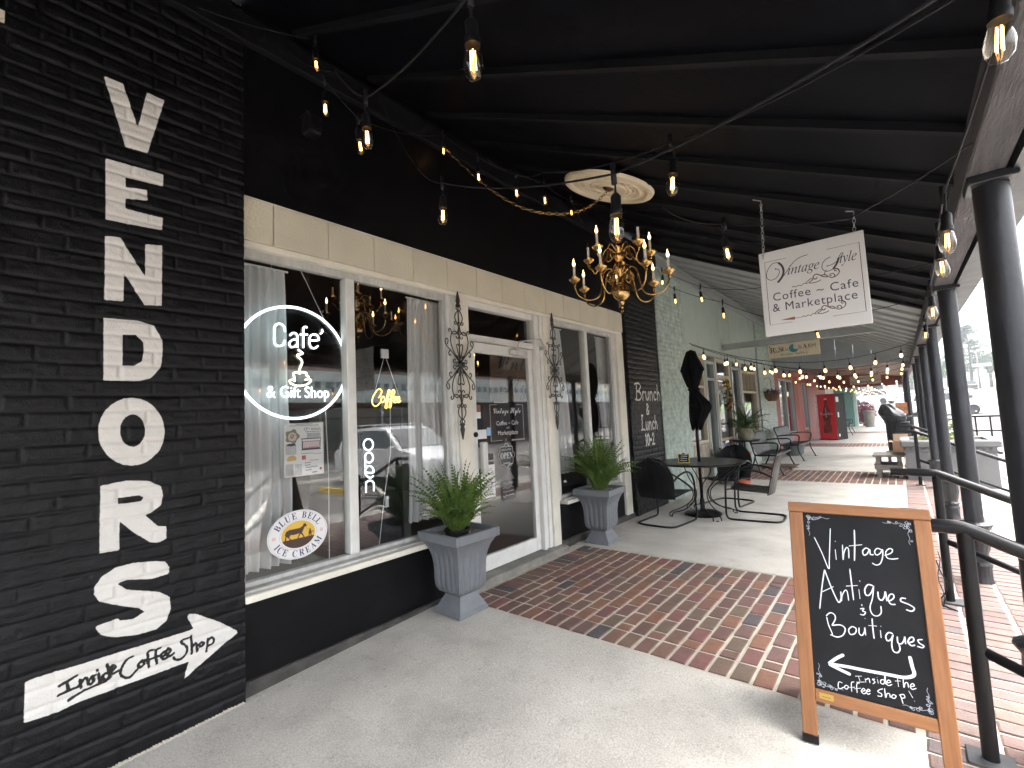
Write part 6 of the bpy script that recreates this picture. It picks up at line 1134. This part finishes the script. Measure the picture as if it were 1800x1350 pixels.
b = MB(); b.box(x0-.06, x1+.06, y0-.06, y0+.08, .581, .70, bev=.02); b.box(x0-.06, x1+.06, y1-.08, y1+.06, .581, .70, bev=.02); b.box(x0-.06, x0+.08, y0+.0801, y1-.0801, .581, .70); b.box(x1-.08, x1+.06, y0+.0801, y1-.0801, .581, .70); b.build('rim', CAST, pl)
b = MB(); b.box(x0+.08, x1-.08, y0+.08, y1-.08, .581, .66); b.build('soil', mat('dark_soil', (.04, .03, .02), .9), pl)
def blobplant(name, label, c, rx, ry, rz, n, sz_, c1, c2, cat='plant', seed=1, par=None):
    t = par or thing(name, label, cat, c); b = MB(); rs = random.Random(seed)
    for i in range(n):
        v = Vector((rs.gauss(0, 1), rs.gauss(0, 1), rs.gauss(0, 1))).normalized()*(rs.random()**.4); p = Vector((c[0]+v.x*rx, c[1]+v.y*ry, c[2]+rz+v.z*rz)); s = sz_*rs.uniform(.6, 1.3)
        u = Vector((rs.gauss(0, 1), rs.gauss(0, 1), rs.gauss(0, .7))).normalized()*s; w_ = u.cross(Vector((rs.gauss(0, 1), rs.gauss(0, 1), rs.gauss(0, 1)))).normalized()*s*.55; b.add([p-u, p+w_, p+u, p-w_], [(0, 1, 2, 3)])
    b.build('foliage', leafmat(name+'_leaf_%d' % seed, c1, c2), t); return t
blobplant('bedding_plant', 'low yellow green plants growing in the concrete planter', (3.4, 11.5, .64), .38, .4, .06, 300, .03, (.09, .12, .02), (.2, .2, .04), seed=3)
tcn = thing('trash_can', 'black slatted metal trash can with flared bars by the walkway columns', 'trash can', (2.78, 15.7, 0)); tx2, ty2 = 2.78, 15.7
b = MB()
for k in range(26):
    a = k*2*math.pi/26; c, s = math.cos(a), math.sin(a); b.beam((tx2+.22*c, ty2+.22*s, .05), (tx2+.235*c, ty2+.235*s, .86), .035, .008)
    b.beam((tx2+.235*c, ty2+.235*s, .86), (tx2+.31*c, ty2+.31*s, 1.02), .02, .008)
b.build('slats', BLACKMET, tcn); b = MB(); b.tube([(tx2+.245*math.cos(a), ty2+.245*math.sin(a), .87) for a in np.linspace(0, 6.283, 32, endpoint=False)], .018, 6, True); b.tube([(tx2+.31*math.cos(a), ty2+.31*math.sin(a), 1.02) for a in np.linspace(0, 6.283, 32, endpoint=False)], .012, 6, True); b.lathe([(0, .04), (.21, .04), (.21, .84), (.2, .84), (.2, .06), (0, .06)], 24, (tx2, ty2, 0)); b.build('liner_and_rings', BLACKMET, tcn, True, auto=40)
bgm = mat('black_plastic_bag', (.015, .015, .017), .25, bump=.6, bscale=14)
bagt = MB(); rows = []
for i in range(15):
    f = i/14; r = .235*math.sin(.55+f*2.45)**.6+.01; row = []
    for j in range(25):
        a = 2*math.pi*j/24; q = 1+.1*math.sin(a*5+f*4)+.07*math.sin(a*9-f*7); row.append((tx2-.0-.19*f+r*q*math.cos(a), ty2+r*q*math.sin(a), .84+.5*f+.015*math.sin(a*7)))
    rows.append(row)
bagt.grid(rows); tag(bagt.build('trash_bag', bgm, None, True), 'bulging black trash bag leaning out of the slatted trash can', 'trash bag')
cr_ = thing('crate_sign', 'small orange wooden crate sign with carved upright letters on a post behind the trash can', 'sign', (2.92, 16.4, 0)); b = MB(); b.box(2.80, 3.03, 16.4, 16.55, 1.07, 1.37); b.build('box', mat('orange_wood', (.45, .17, .06), .6, var=.2, vscale=8), cr_)
b = MB(); b.text('WELCOME', .13, (2.915, 16.3985, 1.16), *FRONT, xs=.36); b.build('lettering', INK, cr_); b = MB(); b.box(2.785, 2.799, 16.4, 16.55, 1.06, 1.38); b.build('side', mat('dark_crate', (.06, .05, .05), .6), cr_); b = MB(); b.tube([(2.92, 16.48, 0), (2.92, 16.48, 1.07)], .025, 8); b.build('post', BLACKMET, cr_)
# drain, parking block, street fence
gr = thing('drain_grate', 'steel drain grate with dark slots in the pale pavement', 'grate', (4.3, 12.9, -.17)); b = MB()
for k in range(9): b.box(3.95+.09*k, 4.0+.09*k, 12.6, 13.2, -.168, -.158)
b.box(3.9, 4.78, 12.55, 12.5999, -.168, -.157); b.box(3.9, 4.78, 13.2001, 13.25, -.168, -.157); b.build('bars', mat('pale_steel', (.42, .41, .39), .6), gr); b = MB(); b.box(3.92, 4.76, 12.56, 13.24, -.1695, -.1685); b.build('pit', RUB, gr)
for i, (x, y, l) in enumerate([(5.3, 18.2, 'yellow concrete parking block nearest the drain grate'), (6.6, 24.5, 'worn yellow parking block farther along the lot'), (8.4, 6.5, 'yellow parking block mirrored in the shop window')]):
    t = thing('parking_block', l, 'parking block', (x, y, -.3), 0, 'yellow parking blocks in the lot'); b = MB(); wv = .8
    b.hexa([(x-wv, y-.09, -.3), (x+wv, y-.09, -.3), (x+wv, y+.09, -.3), (x-wv, y+.09, -.3), (x-wv+.03, y-.05, -.17), (x+wv-.03, y-.05, -.17), (x+wv-.03, y+.05, -.17), (x-wv+.03, y+.05, -.17)]); b.build('block', mat('yellow_kerb_paint', (.55, .36, .05), .7, var=.2, vscale=5), t)
    if x > 8: t.rotation_euler = (0, 0, 0)
fe = thing('street_fence', 'low black baluster fence across the end of the steps by the lot', 'fence', (4.6, 15, -.3)); b = MB(); b.box(3.9, 5.4, 14.98, 15.02, .96, 1.0); b.box(3.9, 5.4, 14.985, 15.015, .64, .67); b.build('rails', BLACKMET, fe)
for k in range(7): b = MB(); b.box(3.92+.24*k, 3.95+.24*k, 14.985, 15.015, -.17, .959); b.build('baluster', BLACKMET, fe)
# ------------------------------------------------------------------ vehicles
TYRE = mat('tyre', (.02, .02, .02), .8); RIM = mat('alloy', (.4, .4, .42), .3, metal=.9); CARG = mat('car_glass', (.02, .025, .03), .05, spec=.8); LAMP = mat('headlamp', (.6, .62, .65), .1); TAIL = mat('tail_lamp', (.35, .02, .02), .2)
def car(name, label, loc, rz, col, kind='suv', group=None, cat='car'):
    t = thing(name, label, cat, (0, 0, 0), 0, group); PM = mat('car_paint_%s' % '_'.join(str(int(c*100)) for c in col), col, .25, coat=.6)
    H = 1.68 if kind == 'suv' else 1.45; L_ = 2.3; W_ = .92
    low = [(-2.28, .42), (-2.3, .62), (-2.22, .95), (-1.2, 1.02), (.0, 1.04), (1.1, 1.03), (1.9, .92), (2.22, .78), (2.3, .55), (2.22, .32), (1.9, .28), (-2.1, .28)]
    if kind == 'suv': low[2] = (-2.26, 1.0); low[1] = (-2.31, .65)
    def loft(prof, name, m, tap, par=t, st=(-1, -.93, -.55, 0, .55, .93, 1), pin=(.965, .99, 1, 1.006, 1, .99, .965)):
        b = MB(); N = len(prof); vs = []
        for s, k in zip(st, pin):
            for (x, z) in prof: vs.append((x*k, s*W_*tap(z), .28+(z-.28)*(k*.5+.5)))
        fs = [tuple(range(N)), tuple((len(st)-1)*N+i for i in range(N-1, -1, -1))]+[(k*N+i, (k+1)*N+i, (k+1)*N+(i+1) % N, k*N+(i+1) % N) for k in range(len(st)-1) for i in range(N)]
        b.add(vs, fs); return b.build(name, m, par, True, auto=30)
    loft([p for p in catmull(low, 3, True)], 'body', PM, lambda z: 1-.02*abs(z-.6))
    gl = [(-2.1, 1.0), (-1.95, H-.18), (-1.6, H-.05), (-.2, H), (.35, H-.06), (1.15, 1.02)] if kind == 'suv' else [(-1.75, .98), (-1.2, H-.1), (-.5, H), (.2, H-.05), (1.15, 1.0)]
    tp = lambda z: .985-.24*max(0, z-1.0)
    loft(gl, 'cabin', PM, tp)
    a, c = gl[-1], gl[-2]
    def pane(nm, p, q, w0, w1, off): 
        b = MB(); d = Vector((q[0]-p[0], 0, q[1]-p[1])); n = Vector((-d.z, 0, d.x)).normalized()*off; v = lambda pt, s: Vector((pt[0], s, pt[1]))+n; b.add([v(p, -w0), v(p, w0), v(q, w1), v(q, -w1)], [(0, 1, 2, 3)]); b.add([v(p, -w0)-n*.6, v(p, w0)-n*.6, v(q, w1)-n*.6, v(q, -w1)-n*.6], [(3, 2, 1, 0)]); b.build(nm, CARG, t)
    lp_ = lambda A, B, f: (A[0]+(B[0]-A[0])*f, A[1]+(B[1]-A[1])*f)
    pane('windscreen', lp_(a, c, .08), lp_(a, c, .93), .80, .68, -.022); r0, r1 = gl[0], gl[1]; pane('rear_window', lp_(r0, r1, .15), lp_(r0, r1, .9), .74, .66, .022)
    for sg in (-1, 1):
        b = MB(); pts = [(gl[0][0]+.22, 1.06), (gl[1][0]+.28, H-.2), (gl[2][0]+.2, H-.13), (gl[-3][0], H-.1), (gl[-2][0]-.02, H-.14), (gl[-1][0]-.25, 1.06)]
        for k in (.004, .010): b.add([(x, sg*(W_*tp(z)*.988+k), z) for x, z in pts], [tuple(range(len(pts)))])
        b.build('side_window', CARG, t)
        for x in (-1.4, 1.42):
            b = MB(); b.lathe([(.22, -.1), (.33, -.1), (.35, -.06), (.35, .06), (.33, .1), (.22, .1)], 24, (x, sg*.83, .35), 'y'); wl = b.build('tyre', TYRE, t, True, auto=40); b = MB(); b.lathe([(0, sg*.09), (.06, sg*.1), (.08, sg*.07), (.2, sg*.085), (.225, sg*.1), (.225, -.08)], 20, (x, sg*.83, .35), 'y'); b.build('rim', RIM, wl, True, auto=40)
        b = MB(); b.box(2.08, 2.245, sg*.68-.14, sg*.68+.14, .66, .80, bev=.03); b.build('headlight', LAMP, t); b = MB(); b.box(-2.3, -2.2, sg*.74-.1, sg*.74+.1, .72, 1.0, bev=.02); b.build('tail_light', TAIL, t); b = MB(); b.box(.85, 1.0, sg*1.0-.09, sg*1.0+.09, 1.0, 1.14, bev=.03); b.build('mirror', PM, t)
    b = MB(); b.box(2.2, 2.275, -.5, .5, .5, .72, bev=.02); b.build('grille', TYRE, t)
    if kind == 'suv':
        b = MB()
        for sg in (-1, 1): b.tube([(-1.7, sg*.62, H+.02), (-1.5, sg*.63, H+.06), (.1, sg*.63, H+.06), (.25, sg*.62, H)], .02, 6)
        b.build('roof_rails', RIM, t)
    t.location = loc; t.rotation_euler = (0, 0, rz); return t
car('parked_car', 'white parked SUV mirrored in the big shop window', (8.6, 8.75, -.3), R_(180), (.78, .78, .78))
car('parked_car', 'dark car driving away far up the road between the columns', (12.9, 119, 2.85), R_(90), (.02, .022, .028), 'suv')
NB = 'parked cars at the far end of the walkway'
for i, (x, y, c, k, l) in enumerate([(5.2, 46, (.75, .75, .76), 'suv', 'nearest white parked SUV beyond the red porch columns'), (3.6, 62, (.72, .72, .72), 'car', 'white parked car low beyond the far walkway end'), (.5, 72, (.7, .7, .72), 'suv', 'pale SUV parked past the purple bush'), (-2.2, 84, (.1, .1, .11), 'car', 'dark grey parked car far beyond the walkway'), (8, 78, (.45, .47, .5), 'car', 'silver parked car far up the lot')]):
    car('parked_car', l, (x, y, sz(y) if abs(x) > 3.8 or y > 62 else sz(y)), R_(15+70*i), c, k, NB)
# ------------------------------------------------------------------ far buildings, trees, poles
fb = thing('storefront_row', 'white canopied storefront row across the street, mirrored in the windows', 'building'); xo = 23
b = MB(); b.box(xo, xo+8, 4, 58, -.4, 6.5); b.build('wall', mat('old_brick_wall', (.24, .15, .12), .8, var=.2, vscale=2), fb)
CANW = mat('white_canopy_metal', (.60, .66, .62), .5, var=.08, vscale=2); b = MB(); b.hexa([(xo-3, 4, 3.0), (xo-.01, 4, 3.3), (xo-.01, 58, 3.3), (xo-3, 58, 3.0), (xo-3, 4, 3.1), (xo-.01, 4, 3.4), (xo-.01, 58, 3.4), (xo-3, 58, 3.1)]); b.build('canopy', CANW, fb)
b = MB(); b.box(xo-3.1, xo-3.01, 4, 58, 2.75, 4.4); b.build('canopy_fascia', CANW, fb); b = MB()
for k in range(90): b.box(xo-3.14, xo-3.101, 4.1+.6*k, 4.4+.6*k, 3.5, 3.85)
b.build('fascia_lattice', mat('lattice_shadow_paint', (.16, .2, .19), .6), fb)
for k in range(9): b = MB(); y = 6+5.8*k; b.box(xo-.06, xo-.005, y, y+4.2, .1, 2.6); w_ = b.build('window', CARG, fb); b = MB(); b.box(xo-.09, xo-.061, y+1.9, y+2.05, .1, 2.6); b.build('mullion', WHITEP, w_)
for k in range(10): b = MB(); b.tube([(xo-2.8, 4.5+5.8*k, -.3), (xo-2.8, 4.5+5.8*k, 3.0)], .07, 8); b.build('canopy_post', WHITEP, fb)
def house(name, label, x0, x1, y0, y1, z0, z1, m, rm, flat=True):
    t = thing(name, label, 'building'); b = MB(); b.box(x0, x1, y0, y1, z0, z1); b.build('wall', m, t); b = MB(); b.box(x0-.4, x1+.4, y0-.4, y1+.4, z1, z1+.35); b.build('roof', rm, t)
    n = max(2, int((x1-x0)/3.5))
    for k in range(n): b = MB(); cx_ = x0+(x1-x0)*(k+.5)/n; b.box(cx_-.8, cx_+.8, y0-.05, y0-.002, z0+.8, z0+2.4); b.build('window', CARG, t)
    return t
PW = mat('pale_siding', (.55, .55, .52), .7, var=.08); GN = mat('pale_green_siding', (.42, .48, .38), .7, var=.08)
house('far_building', 'low pale building at the far end of the walkway', -16, 1.5, 120, 132, 2.9, 6.4, PW, PW); house('far_building', 'pale green building with a garage opening beside the utility pole', 18.5, 34, 112, 122, 2.6, 7.6, GN, PW); house('far_building', 'long white building low beyond the parked cars', 1.9, 9, 150, 160, 4.0, 7.6, PW, GREYP)
PINE = leafmat('pine_green', (.03, .065, .03), (.06, .10, .05)); OAKL = leafmat('oak_green', (.05, .10, .03), (.10, .15, .05)); BARK = mat('bark', (.10, .075, .055), .9, var=.3, vscale=4)
def pine(label, x, y, h, r, seed, bare=.35, dens=1.):
    z0 = sz(y); t = thing('pine_tree', label, 'tree', (x, y, z0)); rs = random.Random(seed); b = MB(); b.tube([(x, y, z0), (x+.2, y, z0+h*.5), (x, y, z0+h)], [.32, .2, .04], 8); L = MB()
    n = int(46*dens)
    for i in range(n):
        f = bare+(1-bare)*(i/n)**.9; zb = z0+h*f; ln = r*(1.1-((f-bare)/(1-bare))**1.3)*rs.uniform(.45, 1.1)+.3; az = rs.uniform(0, 6.28); d = Vector((math.cos(az), math.sin(az), rs.uniform(-.05, .3))); p0 = Vector((x, y, zb)); p1 = p0+d*ln; b.tube([p0, p1], [.05, .012], 4)
        for k in range(34):
            c = p0.lerp(p1, rs.uniform(.3, 1.08))+Vector((rs.gauss(0, .3), rs.gauss(0, .3), rs.gauss(.08, .2)))
            for q in range(2): u = Vector((rs.gauss(0, 1), rs.gauss(0, 1), rs.gauss(0, .8))).normalized()*.26; v = u.cross(Vector((rs.gauss(0, 1), rs.gauss(0, 1), rs.gauss(0, 1)))).normalized()*.10; L.add([c-u, c+v, c+u, c-v], [(0, 1, 2, 3)])
    b.build('trunk', BARK, t, True); L.build('crown', PINE, t)
def broad(label, x, y, h, r, seed, m=None):
    z0 = sz(y); t = thing('shade_tree', label, 'tree', (x, y, z0)); rs = random.Random(seed); b = MB(); b.tube([(x, y, z0), (x, y, z0+h*.4)], [.3, .22], 8); L = MB()
    for i in range(26):
        az = rs.uniform(0, 6.28); e = rs.uniform(.15, 1.5); ln = r*rs.uniform(.5, 1.05); c0 = Vector((x, y, z0+h*.38)); c1 = c0+Vector((math.cos(az)*math.cos(e)*ln, math.sin(az)*math.cos(e)*ln, math.sin(e)*h*.62*rs.uniform(.5, 1))); b.tube([c0, c0.lerp(c1, .5)+Vector((0, 0, .3)), c1], [.12, .07, .02], 5)
        for k in range(95):
            c = c1+Vector((rs.gauss(0, 1), rs.gauss(0, 1), rs.gauss(0, .7)))*r*.17; u = Vector((rs.gauss(0, 1), rs.gauss(0, 1), rs.gauss(0, 1))).normalized()*.22; v = u.cross(Vector((rs.gauss(0, 1), rs.gauss(0, 1), rs.gauss(0, 1)))).normalized()*.13; L.add([c-u, c+v, c+u, c-v], [(0, 1, 2, 3)])
    b.build('trunk', BARK, t, True); L.build('crown', m or OAKL, t)
pine('tall ragged pine standing between the second and first columns', 14.1, 128, 12.2, 4.2, 1, .3, 1.3); pine('tall pine at the right edge beyond the nearest column', 22.6, 112, 15.5, 5.0, 2, .25, 1.3); pine('slim pine far left of the road', 5.5, 150, 13, 3.4, 6)
broad('round green tree right of the tall ragged pine', 17.2, 132, 7.2, 4.2, 3); broad('dark round tree low left of the road', 11.2, 136, 7.4, 4.4, 4); broad('broad green tree behind the pale green building', 26, 128, 9, 5, 5); broad('bushy tree beyond the far parked cars', 7.5, 128, 6, 4, 8); broad('low tree at the end of the walkway', -3, 118, 7, 4, 9)
blobplant('purple_bush', 'purple red flowering bush beside the far end of the walkway', (1.15, 36.5, fz(36.5)), .6, 1.2, .75, 1500, .07, (.10, .03, .05), (.22, .06, .10), 'bush', 12)
fb_ = blobplant('flower_bush', 'green bush with pink blooms behind the far handrail', (3.9, 17.6, -.2), .5, .9, .55, 900, .05, (.05, .10, .03), (.12, .18, .06), 'bush', 14)
b = MB(); rs = random.Random(9)
for i in range(70): c = Vector((3.9+rs.gauss(0, .3), 17.3+rs.gauss(0, .5), .55+rs.gauss(0, .25))); b.lathe([(0, -.02), (.03, 0), (0, .02)], 5, tuple(c))
b.build('blooms', mat('pink_bloom', (.6, .25, .22), .6), fb_)
fc = thing('trash_can', 'small grey litter bin beside the purple bush', 'trash can', (1.2, 33.5, fz(33.5))); b = MB(); b.lathe([(.22, 0), (.26, .8), (.28, .82), (.28, .88), (.2, .95), (0, .97)], 16, (1.45, 34.2, fz(34))); b.build('bin', CONCD, fc, True, auto=40)
PW_ = mat('weathered_pole', (.13, .11, .10), .9)
def pole(label, x, y, h, arm=True, lean=0):
    z = sz(y); t = thing('utility_pole', label, 'utility pole', (x, y, z)); b = MB(); b.tube([(x, y, z), (x-lean, y, z+h)], [.17, .11], 8); b.build('pole', PW_, t, True)
    if arm: b = MB(); b.box(x-lean-1.1, x-lean+1.1, y-.06, y+.06, z+h-.55, z+h-.4); b.box(x-lean-.1, x-lean+1.3, y-.05, y+.05, z+h-1.7, z+h-1.6); b.build('crossarm', PW_, t)
pole('leaning utility pole with crossarms right of the nearest column', 20.0, 98, 9.5, True, .5); pole('thin pole carrying a street sign before the tall ragged pine', 14.8, 124, 6.5, False)
ln_ = thing('power_lines', 'thin power lines crossing the pale sky between the columns', 'power lines', (10, 60, 10)); 
for k, (za, zb_, y) in enumerate([(15.5, 14, 60), (13.4, 12.4, 66), (11.4, 10.8, 75), (19, 17, 62), (9.9, 9.3, 84)]): b = MB(); b.tube(sag_pts((-30, y, za), (60, y+14, zb_), 1.0, 24), .02, 4); b.build('wire', RUB, ln_)
b = MB(); b.box(14.0, 16.6, 123.6, 123.7, 7.2, 7.8); tag(b.build('street_sign', mat('white_sign', (.65, .65, .65), .6)), 'small white sign plate on the thin pole by the road', 'sign')
# haze over the far distance
hz = MB(); hz.box(-300, 300, -60, 420, -3, 45); m = bpy.data.materials.new('haze_air'); m.use_nodes = True; t = m.node_tree; t.nodes.clear(); o = t.nodes.new('ShaderNodeOutputMaterial'); pv = t.nodes.new('ShaderNodeVolumePrincipled'); pv.inputs['Color'].default_value = (.9, .95, 1, 1); pv.inputs['Density'].default_value = .0; t.links.new(pv.outputs[0], o.inputs['Volume'])
HAZE_DENSITY = 0.0014
if HAZE_DENSITY > 0: pv.inputs['Density'].default_value = HAZE_DENSITY; tag(hz.build('haze', m), kind='stuff')
